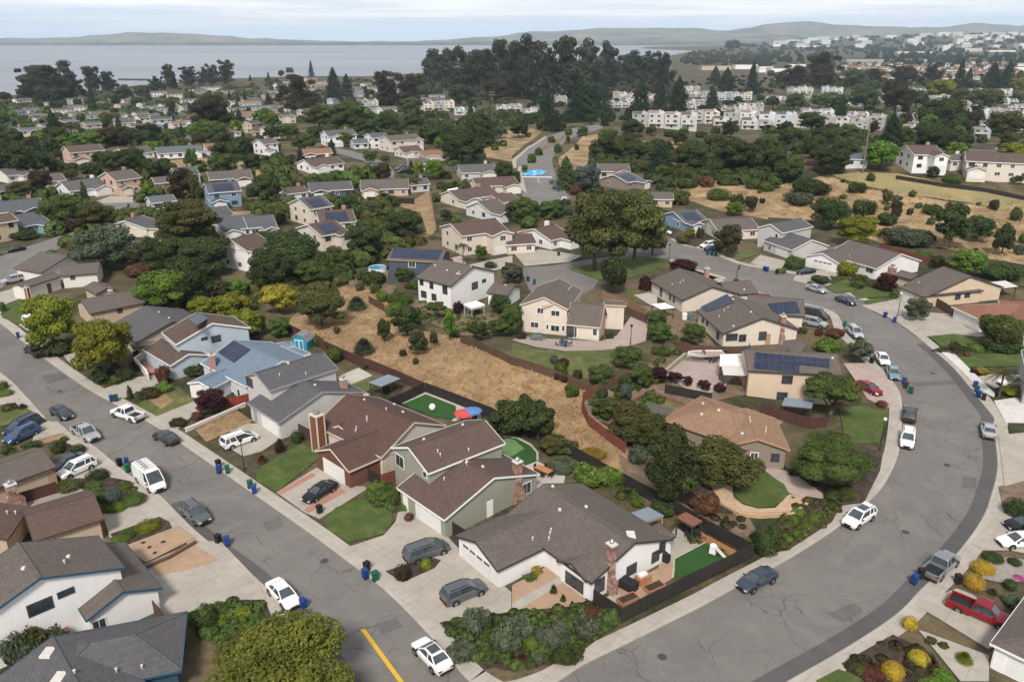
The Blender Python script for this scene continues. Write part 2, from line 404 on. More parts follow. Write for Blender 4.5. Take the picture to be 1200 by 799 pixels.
culs = g0('k 745,655 560,650 z 720,304 686,312.5 666,315 D 600,70 745,122 700,190 600,250 330,260 200,200 150,60 k 60,692 180,685 330,660 480,640 560,600 640,575 740,560 800,600')
drape('cul_de_sac', culs, M_ROAD, .02)
# the newer dark strip along the outer kerb
strip('asphalt_strip', KO[4:-46], .12, 1.65, M_PATCH, .032)
strip('asphalt_strip', KW[34:], .05, 1.25, M_PATCH, .03)
strip('kerb', KW, 0., -.32, M_KERB, .13, .15); strip('kerb', KE, 0., .32, M_KERB, .13, .15)
strip('kerb', KO, 0., -.32, M_KERB, .13, .15); strip('kerb', KC, 0., .32, M_KERB, .13, .15)
def pave(line, d): return strip('pavement', line, d*.32, d*1.75, M_CONC, .12, .1)
pave(KW, -1); pave(KE, 1); pave(KC, 1); pave(KO, -1)
sheet('road_marking', 'b 327,634 342,632 464,799 447,799', mat_plain('yellow_paint', (.6, .36, .03), .8), .034)
# ---------------------------------------------------------------- houses
WALLS = dict(white=(.8,.78,.76), cream=(.66,.58,.49), tan=(.5,.39,.28), sage=(.3,.3,.24), sand=(.62,.57,.49), pblue=(.46,.52,.56), beige=(.62,.48,.35),
 slate=(.07,.09,.12), grey=(.36,.36,.35), peach=(.56,.38,.28), blue=(.2,.29,.4), taupe=(.26,.21,.17), brown=(.2,.12,.08), pale=(.6,.62,.62), teal=(.2,.36,.4), offw=(.68,.65,.6), olive=(.13,.115,.09), pink=(.55,.42,.38), brickw=(.15,.065,.045), deep=(.035,.075,.1), ltgrey=(.52,.5,.48))
ROOFS = dict(warm=(.125,.103,.09), brown=(.1,.058,.048), choc=(.11,.074,.062), dark=(.1,.096,.1), grey=(.11,.106,.106), blue=(.155,.205,.26), tanr=(.27,.165,.105), slate=(.1,.105,.115), terra=(.24,.115,.08), taupe=(.125,.104,.094), maroon=(.112,.08,.067), orange=(.24,.14,.09), ltan=(.26,.21,.175), bluegrey=(.115,.13,.145), cool=(.1,.096,.105))
TRIMS = dict(white=(.78,.76,.73), navy=(.03,.08,.13), brown=(.1,.06,.04), dark=(.05,.045,.045), cream=(.62,.5,.4), grey=(.3,.29,.28), tan=(.4,.25,.16))
def WM(k): return mat_wall(WALLS[k], 'wall_paint_'+k)
def RM(k): return mat_roof(ROOFS[k], 'roof_shingle_'+k)
def TM(k): return mat_plain('trim_'+k, TRIMS[k], .6, .05)
M_GLASS = mat_plain('window_glass', (.045, .052, .06), .06, .6, .55, spec=.7)
M_FRAME = mat_plain('window_frame', (.72, .7, .67), .5, .04)
M_FRAMED = mat_plain('window_frame_dark', (.05, .05, .05), .5, .04)
M_GDOOR = mat_plain('garage_paint', (.68, .66, .63), .6, .06)
M_BRICK = mat_brick('chimney_brick', (.32, .14, .09), (.42, .22, .15))
M_STONE = mat_brick('chimney_stone', (.16, .06, .045), (.5, .34, .27), .8, .33, (.3, .2, .16))
M_CHBR = mat_boards('chimney_boards', (.16, .07, .045), .3)
M_METAL = mat_plain('flue_metal', (.3, .3, .31), .4, .1, metal=.7)
M_VENT = mat_plain('vent_metal', (.6, .56, .52), .5, .1)
def wall_normal(tri): n = (tri[1]-tri[0]).cross(tri[2]-tri[0]); return n.normalized()
class House:
    def __init__(s, wall='white', roof='warm', trim='white', ov=.4):
        s.wall, s.roof, s.trim, s.ov = wall, roof, trim, ov
        s.wtris = []; s.rtris = []; s.W = MB(); s.R = MB(); s.F = MB(); s.extra = []; s.pts = []
    # corner layout: c00,c10 = near eave A,B ; c01,c11 far eave
    def gable(s, c00, c10, n, w, ze, pitch, fr=.5, th=.16, wf=None):
        ov = s.ov; u = (c10-c00); u.z = 0; L = u.length; u = u/L; gz = min(H(c00.x, c00.y), H(c10.x, c10.y))
        Z = V((0, 0, 1)); a = V((c00.x, c00.y, 0)); zr = ze+pitch*w*fr; pf = (zr-ze)/(w*(1-fr))
        def P(x, y, z): return a+u*x+n*y+Z*z
        g = s.base
        A, B, C, D, Ra, Rb = P(0, 0, g+ze), P(L, 0, g+ze), P(L, w, g+ze), P(0, w, g+ze), P(0, w*fr, g+zr), P(L, w*fr, g+zr)
        flip = u.cross(n).z < 0
        def fc(m, p):
            p = p[::-1] if flip else p; m.face(p)
        def tri(lst, p):
            for i in range(1, len(p)-1): lst.append((p[0], p[i], p[i+1]))
        T = V((0, 0, th))
        for q in ([A, B, Rb, Ra], [C, D, Ra, Rb]):
            fc(s.R, q); fc(s.R, [x-T for x in q][::-1]); tri(s.rtris, q)
            for i in (0, 1, 3): j = (i+1) % 4; fc(s.R, [q[i]-T, q[j]-T, q[j], q[i]])
        e = V((0, 0, -th*.5)); nn = n*.012; uu = u*.012
        for p, q, d in ((A, B, -nn), (D, C, nn), (A, Ra, -uu), (D, Ra, -uu), (B, Rb, uu), (C, Rb, uu)): s.F.bar(p+e+d*1.6, q+e+d*1.6, .05, th+.06)
        s.R.bar(Ra+Z*.02, Rb+Z*.02, .28, .06)
        o = ov; z1 = ze+pitch*o-th-.01; z2 = ze+pf*o-th-.01; zt = zr-th-.01; b = -1.2
        w00, w10, w11, w01 = (o, o), (L-o, o), (L-o, w-o), (o, w-o)
        def wp(k, z): return P(k[0], k[1], g+z)
        faces = [[wp(w00, b), wp(w10, b), wp(w10, z1), wp(w00, z1)], [wp(w11, b), wp(w01, b), wp(w01, z2), wp(w11, z2)],
                 [wp(w10, b), wp(w11, b), wp(w11, z2), P(L-o, w*fr, g+zt), wp(w10, z1)], [wp(w01, b), wp(w00, b), wp(w00, z1), P(o, w*fr, g+zt), wp(w01, z2)]]
        for f in faces: fc(s.W, f); tri(s.wtris, f)
        s.pts += [A, B, C, D]
    def hip(s, A, B, n, w, ze, pitch, th=.16):
        u = B-A; u.z = 0; L = u.length; u = u/L; g = s.base; Z = V((0, 0, 1)); a = V((A.x, A.y, 0))
        def P(x, y, z): return a+u*x+n*y+Z*(g+z)
        h = min(L, w)/2; zr = ze+pitch*h
        R0, R1 = (P(h, w/2, zr), P(L-h, w/2, zr)) if L >= w else (P(L/2, h, zr), P(L/2, w-h, zr))
        c = [P(0, 0, ze), P(L, 0, ze), P(L, w, ze), P(0, w, ze)]
        flip = u.cross(n).z < 0
        if L >= w: fs = [[c[0], c[1], R1, R0], [c[1], c[2], R1], [c[2], c[3], R0, R1], [c[3], c[0], R0]]
        else: fs = [[c[0], c[1], R0], [c[1], c[2], R1, R0], [c[2], c[3], R1], [c[3], c[0], R0, R1]]
        T = V((0, 0, th))
        for f in fs:
            s.R.face(f[::-1] if flip else f)
            for i in range(1, len(f)-1): s.rtris.append((f[0], f[i], f[i+1]))
            s.R.face([f[0]-T, f[1]-T, f[1], f[0]] if not flip else [f[1]-T, f[0]-T, f[0], f[1]])
        q = [x-T for x in c]; s.R.face(q if flip else q[::-1])
        for i in range(4): s.F.bar(c[i]-T*.5+(c[i]-c[(i+2) % 4]).normalized()*.02, c[(i+1) % 4]-T*.5+(c[(i+1) % 4]-c[(i+3) % 4]).normalized()*.02, .05, th+.06)
        for p, r in ((0, R0), (1, R1 if L >= w else R0), (2, R1), (3, R0 if L >= w else R1)): s.R.bar(c[p]+(r-c[p])*.02+Z*.02, r+Z*.02, .26, .05)
        o = s.ov; k = [P(o, o, 0), P(L-o, o, 0), P(L-o, w-o, 0), P(o, w-o, 0)]
        for i in range(4):
            j = (i+1) % 4; f = [k[i]-Z*1.2, k[j]-Z*1.2, k[j]+Z*(ze-th), k[i]+Z*(ze-th)]
            s.W.face(f[::-1] if flip else f); s.wtris += [(f[0], f[1], f[2]), (f[0], f[2], f[3])]
        s.pts += c
    def ground(s, pxs, ze):
        p = G(*pxs, ze); return H(p.x, p.y)
    def block(s, spec):
        """('g', A, B, P, ze, pitch): eave A-B, gable peak P at the B end.  ('r', B, P, R, ze, pitch): eave corner, peak, ridge end.
        ('h', A, B, C, ze, pitch): hip over eave corners"""
        kind, q, ze = spec[0], PX(spec[1]), spec[2]; pitch = spec[3] if len(spec) > 3 else .36
        s.W0 = getattr(s, 'W0', s.W)
        if len(spec) > 4: s.alt = spec[4]; s.W2 = MB(); s.W = s.W2
        else: s.W = s.W0
        if not hasattr(s, 'base'): s.base = s.ground(q[0], ze)
        g = s.base
        if kind in 'gs':
            A, B = U(*q[0], g+ze), U(*q[1], g+ze); u = (B-A); u.z = 0; u.normalize(); n = V((-u.y, u.x, 0)); best = None
            for i in range(-140, 141):
                t = i*.1
                if abs(t) < .8: continue
                x, y = to_px(B+n*t+V((0, 0, pitch*abs(t)))); d = hypot(x-q[2][0], y-q[2][1])
                if best is None or d < best[0]: best = (d, t)
            t = best[1]; s.gable(A, B, n*(1 if t > 0 else -1), abs(t)*(2 if kind == 'g' else 1.0001), ze, pitch, .5 if kind == 'g' else .9999)
        elif kind == 'r':
            B = U(*q[0], g+ze); t = 3.
            for _ in range(30):
                P_, R_ = U(*q[1], g+ze+pitch*t), U(*q[2], g+ze+pitch*t); u = P_-R_; u.z = 0; L = u.length; u.normalize(); n = V((-u.y, u.x, 0)); t2 = (P_-B).dot(n); t = .5*t+.5*min(12, max(.8, abs(t2)))
            n = n if t2 > 0 else -n
            c10 = V((P_.x, P_.y, 0))-n*t; c00 = c10-u*L; s.gable(c00, c10, n, 2*t, ze, pitch)
        elif kind == 'h':
            A, B, C = (U(*x, g+ze) for x in q); u = B-A; u.z = 0; u.normalize(); n = V((-u.y, u.x, 0)); w = (C-B).dot(n); s.hip(A, B, n if w > 0 else -n, abs(w), ze, pitch)
    def hit(s, px, py, tris):
        d = ray(px, py).normalized(); best = None
        for t in tris:
            h = intersect_ray_tri(t[0], t[1], t[2], d, EYE, True)
            if h is not None and (h-EYE).dot(d) > 0:
                k = (h-EYE).length
                if best is None or k < best[0]: best = (k, h, t)
        if best is None: return None
        n = wall_normal(best[2])
        if n.dot(d) > 0: n = -n
        return best[1], n
    def finish(s, name, label, cat='house', group=None, ref=None, detail=True):
        s.pts = s.pts or [V((0, 0, 0))]
        c = sum(s.pts, V((0, 0, 0)))/len(s.pts); c.z = s.base; s.c = c
        s.root = empty(name, c, label, cat, group)
        s.W = getattr(s, 'W0', s.W)
        if hasattr(s, 'W2'): s.W2.build('front_wall', WM(s.alt), s.root, off=c)
        s.W.build('wall', WM(s.wall), s.root, off=c); r = s.R.build('roof', RM(s.roof), s.root, off=c)
        s.r = r; s.F.build('fascia', TM(s.trim), r, off=c)
        if ref: land(ref, c+V((0, 0, 2)))
        return s
    def quadface(s, h, n, w, hh, d0, d1, mb):
        """box on a wall: centre h, outward n, width, height, from depth d0 to d1"""
        u = V((-n.y, n.x, 0)).normalized(); n = V((n.x, n.y, 0)).normalized(); c = h+n*((d0+d1)/2); mb.box(c, (w, d1-d0, hh), u)
    def window(s, h, n, w, hh, dark=False, parts=2, name='window'):
        m = MB(); s.quadface(h, n, w+.2, hh+.2, -.05, .05, m); f = m.build(name, M_FRAMED if dark else M_FRAME, s.root, off=s.c)
        m = MB(); u = V((-n.y, n.x, 0)).normalized(); k = w/parts
        for i in range(parts): s.quadface(h+u*((i-(parts-1)/2)*k), n, k-.06, hh-.04, .02, .056, m)
        m.build('pane', M_GLASS, f, off=s.c)
    def garage(s, h, n, w=4.8, hh=2.15, lights=False, mat=None):
        m = MB(); k = hh/4
        for i in range(4): s.quadface(h+V((0, 0, (i-1.5)*k)), n, w, k-.035, -.04, .05, m)
        s.quadface(h, n, w, hh, -.05, .03, m)
        f = m.build('garage_door', mat or M_GDOOR, s.root, off=s.c)
        if lights:
            m = MB(); u = V((-n.y, n.x, 0)).normalized()
            for i in range(4): s.quadface(h+u*((i-1.5)*w/4)+V((0, 0, 1.4*k)), n, w/4-.3, .28, .03, .06, m)
            m.build('pane', M_GLASS, f, off=s.c)
    def feats(s, lst):
        for f in lst:
            k = f[0]; q = PX(f[1])
            if k in 'wWgGd':
                r = s.hit(*q[0], s.wtris)
                if not r: print('MISS', s.root.name, f); continue
                h, n = r
                if k in 'wW': s.window(h, n, f[2], f[3], k == 'W', 1 if f[2] < .9 else 2 if f[2] < 2.2 else 3)
                elif k in 'gG': s.garage(V((h.x, h.y, s.base+1.13)), n, f[2], 2.2, k == 'G')
                else:
                    m = MB(); s.quadface(V((h.x, h.y, s.base+1.05)), n, .95, 2.1, -.04, .05, m); m.build('door', TM(f[2]), s.root, off=s.c)
            elif k in 'vpk':
                r = s.hit(*q[0], s.rtris)
                if not r: print('MISS', s.root.name, f); continue
                h, n = r; m = MB()
                if k == 'v': m.box(h+V((0, 0, .09)), (.36, .36, .2), None, .8); m.build('roof_vent', M_VENT, s.r, off=s.c)
                elif k == 'k': m.box(h+V((0, 0, .08)), (.9, 1.2, .22), None, .95); m.build('skylight', M_VENT, s.r, off=s.c)
                else: m.tube([h, h+V((0, 0, .4))], [.06, .06], 7); m.tube([h+V((0, 0, .34)), h+V((0, 0, .44))], [.12, .09], 7); m.build('vent_pipe', M_VENT, s.r, off=s.c)
            elif k == 's':
                hs = [s.hit(*x, s.rtris) for x in q]; h0 = next((x for x in hs if x and x[1].z < .995), None) or next((x for x in hs if x), None)
                if h0 is None: print('MISS', s.root.name, f); continue
                hs = [(EYE+ray(*x)*((h0[0]-EYE).dot(h0[1])/ray(*x).dot(h0[1])), h0[1]) for x in q]
                n = hs[0][1]; p0, p1, p3 = hs[0][0], hs[1][0], hs[3][0]
                up = V((0, 0, 1)); ax = up.cross(n).normalized(); ay = n.cross(ax)
                e = lambda p: ((p-p0).dot(ax), (p-p0).dot(ay))
                xs = [e(h[0]) for h in hs]; x0, x1 = min(x[0] for x in xs), max(x[0] for x in xs); y0, y1 = min(x[1] for x in xs), max(x[1] for x in xs)
                m = MB(); pl = [p0+ax*x+ay*y+n*.14 for x, y in ((x0, y0), (x1, y0), (x1, y1), (x0, y1))] if len(f) > 2 else [x[0]+n*.14 for x in hs]
                uv = [((p-p0).dot(ax), (p-p0).dot(ay)) for p in pl]
                nn = (pl[1]-pl[0]).cross(pl[2]-pl[0])
                if nn.dot(n) < 0: pl.reverse(); uv.reverse()
                m.face(pl, uv)
                for i in range(4): j = (i+1) % 4; m.face([pl[i]-n*.12, pl[j]-n*.12, pl[j], pl[i]])
                m.build('solar_panel', mat_solar(), s.r, off=s.c)
            elif k == 'c':        # ('c', top px, ztop, width, depth, style)
                zt, w, dp, st = f[2], f[3], f[4], f[5]; p = U(*q[0], s.base+zt); m = MB(); d = s.dirn if hasattr(s, 'dirn') else V((1, 0, 0))
                mt = dict(b=M_BRICK, s=M_STONE, w=M_CHBR)[st]
                if st == 's': m.box((p.x, p.y, s.base+zt/2-.6), (w, dp, zt+1.2), d); m.box((p.x, p.y, s.base+.2), (w*2.1, dp*1.05, 2.8), d); m.box((p.x, p.y, s.base+1.9), (w*2.1, dp*1.04, .7), d, .5)
                else: m.box((p.x, p.y, s.base+zt/2-.6), (w, dp, zt+1.2), d)
                ch = m.build('chimney', mt, s.root, off=s.c)
                m = MB(); m.box((p.x, p.y, s.base+zt+.06), (w+.16, dp+.16, .16), d)
                if st == 'w':
                    for a in (-1, 1):
                        for b in (-1, 1): nn = V((-d.y, d.x, 0)); c = V((p.x, p.y, s.base+zt/2-.6))+d*(a*w/2)+nn*(b*dp/2); m.box(c, (.16, .16, zt+1.2), d)
                m.build('chimney_cap', TM('cream') if st == 'w' else M_VENT, ch, off=s.c)
                m = MB(); m.tube([(p.x, p.y, s.base+zt), (p.x, p.y, s.base+zt+.5)], [w*.24, w*.24], 9); m.tube([(p.x, p.y, s.base+zt+.46), (p.x, p.y, s.base+zt+.62)], [w*.36, w*.2], 9); m.build('flue', M_METAL, ch, off=s.c)
def house(label, ref, wall, roof, trim, blocks, feats=(), ov=.4, name='house', chdir=None, cat='house'):
    h = House(wall, roof, trim, ov)
    for b in blocks: h.block(b)
    p = h.pts; h.dirn = (p[1]-p[0]).normalized(); h.dirn.z = 0
    if chdir: h.dirn = V((cos(radians(chdir)), sin(radians(chdir)), 0))
    h.finish(name, label, cat, None, ref); h.feats(feats); return h
def auto_house(label, ref, tile_xy, wpx, rot, st, wall, roof, kind='g', depth=9.5, trim='white', wing=True, solar=False, garage=True, group=None, chim=None, minw=9.):
    """house placed by the middle of its camera-side wall foot"""
    tl, x, y = tile_xy.split()[0], *map(float, tile_xy.split()[1].split(',')); x0, y0, k = TILES[tl]; px, py = x0+x/k, y0+y/k
    f = G(px, py); sc = scale_at(f); vis = wpx/k/sc; a = radians(rot)
    ca, sa = abs(cos(a)), abs(sin(a)); W = max(minw, (vis-depth*sa)/max(.35, ca)) if vis > depth*sa else minw
    W = min(W, 24.); fw = V((f.x-EYE.x, f.y-EYE.y, 0)).normalized(); rt = V((fw.y, -fw.x, 0))
    u = rt*cos(a)+fw*sin(a); n = V((-u.y, u.x, 0)); 
    if n.dot(fw) < 0: n = -n
    c = V((f.x, f.y, 0))+fw*((W*sa+depth*ca)/2)
    h = House(wall, roof, trim); h.base = H(c.x, c.y); ze = 2.6*st; pitch = .3+.1*rnd.random()
    A = c-u*(W/2)-n*(depth/2); B = c+u*(W/2)-n*(depth/2)
    if kind == 'g': h.gable(A, B, n, depth, ze, pitch)
    else: h.hip(A, B, n, depth, ze, pitch)
    g = None
    if wing:
        sgn = 1 if rnd.random() < .5 else -1; ww = min(6.4, W*.5); off = sgn*(W/2-ww/2-.3); pr = 2.4+rnd.random()*2
        mid = c+u*off; f0 = mid-n*(depth/2+pr); b0 = mid
        zz = 2.7 if st > 1 and rnd.random() < .6 else ze-.02
        h.gable(f0+u*(ww/2)*0-u*(ww/2)+n*(depth/2+pr), f0-u*(ww/2), u, ww, zz, pitch)
        g = f0
    h.finish('house', label, 'house', group, ref); mid = h.base
    u2 = u; cam = -n
    def put(h0, nn, w, hh, z): h.window(V((h0.x, h0.y, mid+z)), nn, w, hh, rnd.random() < .35, 1 if w < 1 else 2)
    face = A+n*h.ov; m = max(2, int(W/3.6))
    for lv in range(st):
        for i in range(m):
            q = face+u*((i+.5)/m*W)
            if g is not None and abs((q-g).dot(u)) < ww/2+.6 and (lv == 0 or zz > 3): continue
            put(q, cam, 1.1+rnd.random()*.7, 1.1, 1.45+2.7*lv)
        for sg, q0 in ((1, B), (-1, A)):
            nn = u*sg
            if nn.dot(f-V((0, 0, 0))) < 0:
                for kx in (.32, .7):
                    if rnd.random() < .8: put(q0-nn*h.ov+n*(depth*kx), nn, 1.2, 1.1, 1.45+2.7*lv)
    if g is not None:
        gf = g+n*h.ov
        if garage: h.garage(V((gf.x, gf.y, mid+1.12)), -n, ww-1.6, 2.15)
        else: put(gf, -n, 1.8, 1.3, 1.4)
        if zz > 3: put(gf, -n, 1.6, 1.2, 4.2)
    if chim:
        p = c+u*(W*.28)+n*(depth*.1); m_ = MB(); zt = ze+pitch*depth/2+.9; m_.box((p.x, p.y, h.base+zt/2), (1.1, .8, zt), u); ch = m_.build('chimney', M_BRICK if chim == 'b' else WM(wall), h.root, off=h.c)
    if solar:
        q = c-n*(depth*.27); zz2 = h.base+ze+pitch*depth*.23+.16; sl = V((0, 0, pitch)); m_ = MB(); L = W*.3; w2 = depth*.17
        pl = [q+u*x+n*y+V((0, 0, zz2+pitch*y)) for x, y in ((-L, -w2), (L, -w2), (L, w2), (-L, w2))]
        if (pl[1]-pl[0]).cross(pl[2]-pl[0]).z < 0: pl.reverse()
        m_.face(pl); [m_.face([pl[i]-V((0, 0, .12)), pl[(i+1) % 4]-V((0, 0, .12)), pl[(i+1) % 4], pl[i]]) for i in range(4)]
        m_.build('solar_panel', mat_solar(), h.r, off=h.c)
    return h
# ---------------------------------------------------------------- near houses, traced
HS = {}
HS['corner'] = house('white single-storey corner house with broad grey-brown roof and rock chimney by the side fence', 'white corner house', 'white', 'warm', 'dark',
 [('r', '2 365,560 695,235 1 780,110', 2.6, .36), ('r', '1 400,799 245,560 800,312', 2.5, .36), ('r', '2 300,540 195,398 330,325', 2.55, .4), ('h', '2 885,232 1012,186 890,80', 2.5, .25)],
 [('G', '1 255,700', 4.9), ('W', '2 220,545', 2.4, 1.3), ('W', '2 415,570', 1.2, 1.5), ('W', '2 665,445', 1.3, 1.1), ('W', '2 852,343', 1., 1.2), ('W', '2 905,270', .8, 1.2),
  ('v', '1 850,135'), ('v', '1 1110,293'), ('k', '2 660,180'), ('p', '1 835,482'), ('p', '1 828,510'), ('p', '1 820,550'), ('p', '1 693,552'), ('v', '1 905,315'), ('c', '2 512,250', 5.7, .8, .65, 's')], ov=.32)
HS['sage'] = house('sage green two-storey house with brown roof, white trim and tall rock chimney', 'sage green house', 'sage', 'choc', 'white',
 [('g', '3 945,262 345,498 175,302', 5.1, .42), ('g', 'b 440,190 590,292 1 405,72', 2.65, .33)],
 [('g', 'b 540,295', 4.8), ('w', '3 125,400', 1.7, 1.5), ('w', '3 320,503', .7, .7), ('d', '1 360,315', 'white'), ('w', '3 1112,610', 1.3, 1.4), ('d', '3 170,715', 'white'), ('v', '3 312,233'), ('v', '3 615,120'), ('p', '3 420,335'), ('p', '3 440,362'), ('p', '3 660,323'),
  ('v', '3 645,410'), ('v', '3 770,447'), ('p', '3 470,550'), ('p', '3 645,430'), ('c', '1 575,-60', 5.4, .85, .8, 's')], ov=.3)
HS['brownroof'] = house('house with wide dark red-brown roof, brown gable over white garage and boxy brown chimney', 'dark brown roofed house', 'sand', 'brown', 'cream',
 [('r', '4 690,560 970,297 440,75', 3.0, .46), ('r', '4 465,680 312,505 690,352', 2.7, .44, 'brickw'), ('r', '4 468,378 378,322 440,285', 3.1, .5)],
 [('g', '4 345,690', 4.7), ('w', '4 420,400', 1.1, 1.), ('d', '4 742,620', 'cream'), ('v', '4 578,125'), ('v', '4 812,160'), ('v', '4 880,220'), ('p', '4 750,206'), ('p', '4 600,270'), ('p', '4 600,292'), ('p', '4 518,350'), ('p', '4 513,375'), ('c', '4 205,240', 5.6, 1.5, 1.2, 'w')], ov=.3)
HS['greige'] = house('pale two-storey house with slate grey roof over a double garage', 'pale house with slate roof', 'ltgrey', 'cool', 'grey',
 [('g', '5 843,213 305,385 192,247', 5.1, .4), ('g', '5 130,480 375,635 720,388', 2.65, .33)],
 [('g', '5 310,650', 4.6), ('W', '5 138,312', .8, 1.3), ('W', '5 163,325', .8, 1.3), ('d', '5 200,585', 'grey'), ('v', '5 452,172'), ('v', '5 660,342'), ('p', '5 590,260'), ('p', '5 385,270'), ('c', '5 880,295', 4.9, .9, .7, 'b')], ov=.3)
HS['bluehouse'] = house('house with faded blue shingle roof, solar square and slim brick chimney', 'blue roofed house', 'pale', 'blue', 'white',
 [('r', '6 480,565 735,352 370,187', 2.8, .34), ('r', '6 135,592 85,512 350,385', 2.5, .3), ('h', '6 960,292 845,330 690,230', 2.5, .1), ('h', '6 830,240 800,196 640,226', 2.6, .3)],
 [('s', '6 360,196 492,266 362,368 238,288'), ('g', '6 75,610', 2.6), ('w', '6 350,615', 1.6, 1.2), ('w', '6 400,600', .7, 1.2), ('c', '6 183,300', 4.8, .85, .8, 'b')], ov=.3)
HS['paleblue'] = house('pale blue two-storey house with brown shingle roof and white rake boards', 'pale blue house', 'pblue', 'choc', 'white',
 [('r', '7 447,362 725,190 605,105', 5.1, .36), ('r', '7 397,522 540,430 320,310', 2.7, .34)],
 [('W', '7 755,312', 1.4, 1.), ('W', '7 662,312', .9, .35), ('w', '7 395,362', .9, 1.2), ('s', '7 620,110 540,165 600,215 690,160'), ('v', '7 470,560'), ('c', '7 715,440', 5., .9, .8, 'b')], ov=.3)
HS['slatetan'] = house('tan house under a plain slate grey roof beside the pale blue house', 'slate grey roof', 'tan', 'dark', 'dark',
 [('r', '8 672,682 945,513 740,387', 2.8, .33), ('h', '8 640,720 840,680 800,600', 2.2, .1)], [('v', '8 840,440'), ('v', '8 920,485'), ('v', '8 835,385')], ov=.35)
HS['tanbrown'] = house('tan house with brown tile roof and small white gable behind the bright green street trees', 'tan house behind the street trees', 'tan', 'taupe', 'brown',
 [('g', '8 300,450 735,362 640,275', 2.9, .33), ('r', '8 575,288 430,252 330,200', 3.2, .34)], [('W', '8 535,420', .8, 1.1), ('c', '8 460,270', 5.1, .7, .7, 'b')], ov=.35)
HS['doubleroof'] = house('long pale house with stepped taupe roofs at the top end of the street', 'stepped taupe roof house', 'offw', 'taupe', 'brown',
 [('g', 'e 105,135 265,85 240,50', 2.9, .3), ('g', 'e 255,85 418,72 385,20', 3., .3), ('r', 'e 190,75 290,0 175,-18', 2.9, .3)], [('W', 'e 310,92', .8, .8), ('d', 'e 205,110', 'brown'), ('c', 'e 113,135', 3.4, .7, .7, 'w')], ov=.4)
HS['navytrim'] = house('white two-storey house with brown roof and navy blue trim', 'white house with navy trim', 'white', 'warm', 'navy',
 [('r', 'A 728,118 235,184 100,-20', 5., .36), ('g', 'A 735,-25 950,242 722,268', 2.6, .4)],
 [('W', 'A 237,352', 1.9, 1.1), ('W', 'A 387,270', 1.25, .5), ('w', 'A 585,468', 1.1, 1.5), ('v', 'A 140,130'), ('v', 'A 402,62'), ('p', 'A 380,100'), ('d', 'A 684,165', 'white')], ov=.35)
HS['maroonroof'] = house('low house with maroon-brown roof and tan side wall behind a plum-brown fence', 'low maroon roofed house', 'tan', 'choc', 'brown',
 [('g', 'a 105,358 326,287 286,213', 2.7, .34), ('r', 'a 80,270 -60,230 -140,330', 2.7, .3)], [('p', 'B 60,680'), ('p', 'B 125,680'), ('w', 'a 150,365', .8, .6)], ov=.4)
HS['browntop'] = house('low tan house with grey-brown roof and white topped rock chimney', 'tan house with rock chimney', 'tan', 'warm', 'brown',
 [('g', 'B -60,490 437,312 350,152', 2.7, .34)], [('c', 'B 80,450', 3.6, 1., .9, 's'), ('d', 'B 400,360', 'tan')], ov=.4)
HS['greyhip'] = house('large charcoal grey hip roofed house with deep blue walls at the lower edge', 'charcoal hip roofed house', 'deep', 'dark', 'navy',
 [('h', 'A 300,530 1098,379 1290,680', 2.7, .4), ('r', 'A -10,795 302,530 560,1000', 2.7, .36)], [('k', 'A 283,625'), ('k', 'A 348,770'), ('p', 'A 685,735'), ('p', 'A 835,715'), ('p', 'A 440,745'), ('p', 'A 860,770')], ov=.45)
HS['tanhip'] = house('wide house with warm tan shingle hip roof above the curved lawn', 'tan hip roofed house', 'taupe', 'tanr', 'tan',
 [('h', 'F 35,258 525,428 790,285', 2.7, .34), ('r', 'F 772,422 590,370 520,190', 2.72, .33)],
 [('v', 'F 268,165'), ('v', 'F 260,228'), ('v', 'F 375,147'), ('v', 'F 360,204'), ('p', 'F 540,258'), ('p', 'F 543,278'), ('p', 'F 637,318'), ('p', 'F 633,338'), ('v', 'F 497,340'), ('w', 'F 568,465', .9, .7), ('W', 'F 690,480', .9, 1.)], ov=.4)
HS['beige'] = house('beige two-storey house with long solar rows on grey roof', 'beige two-storey house', 'beige', 'warm', 'dark',
 [('g', 'J 1045,352 52,302 75,75', 5.1, .36), ('r', 'J 640,75 560,-20 480,90', 5.3, .3)],
 [('s', 'J 130,118 905,190 900,275 125,200'), ('s', 'J 122,212 590,254 588,325 115,285'), ('W', 'J 465,397', 1.4, 1.2), ('W', 'J 410,570', 1.4, 1.2), ('v', 'J 935,175')], ov=.35)
HS['solarwhite'] = house('white house with grey roof, three blue solar blocks and wide brick chimney', 'white solar house', 'cream', 'warm', 'dark',
 [('g', 'E 440,490 645,672 965,553', 2.7, .36)], [('s', 'E 473,468 680,366 735,430 520,508'), ('W', 'E 607,685', 1.1, 1.3), ('W', 'E 715,700', 2., 1.2), ('W', 'E 798,706', 1.2, 1.2), ('W', 'E 955,690', 1.3, 1.5), ('W', 'E 490,560', .9, 1.2), ('W', 'E 525,582', .9, 1.2), ('d', 'E 995,730', 'tan'),
  ('v', 'E 725,405'), ('v', 'E 865,505'), ('v', 'E 728,615'), ('p', 'E 685,475'), ('p', 'E 655,500'), ('p', 'E 615,545'), ('c', 'E 1115,535', 5.2, 1., .8, 's')], ov=.35)
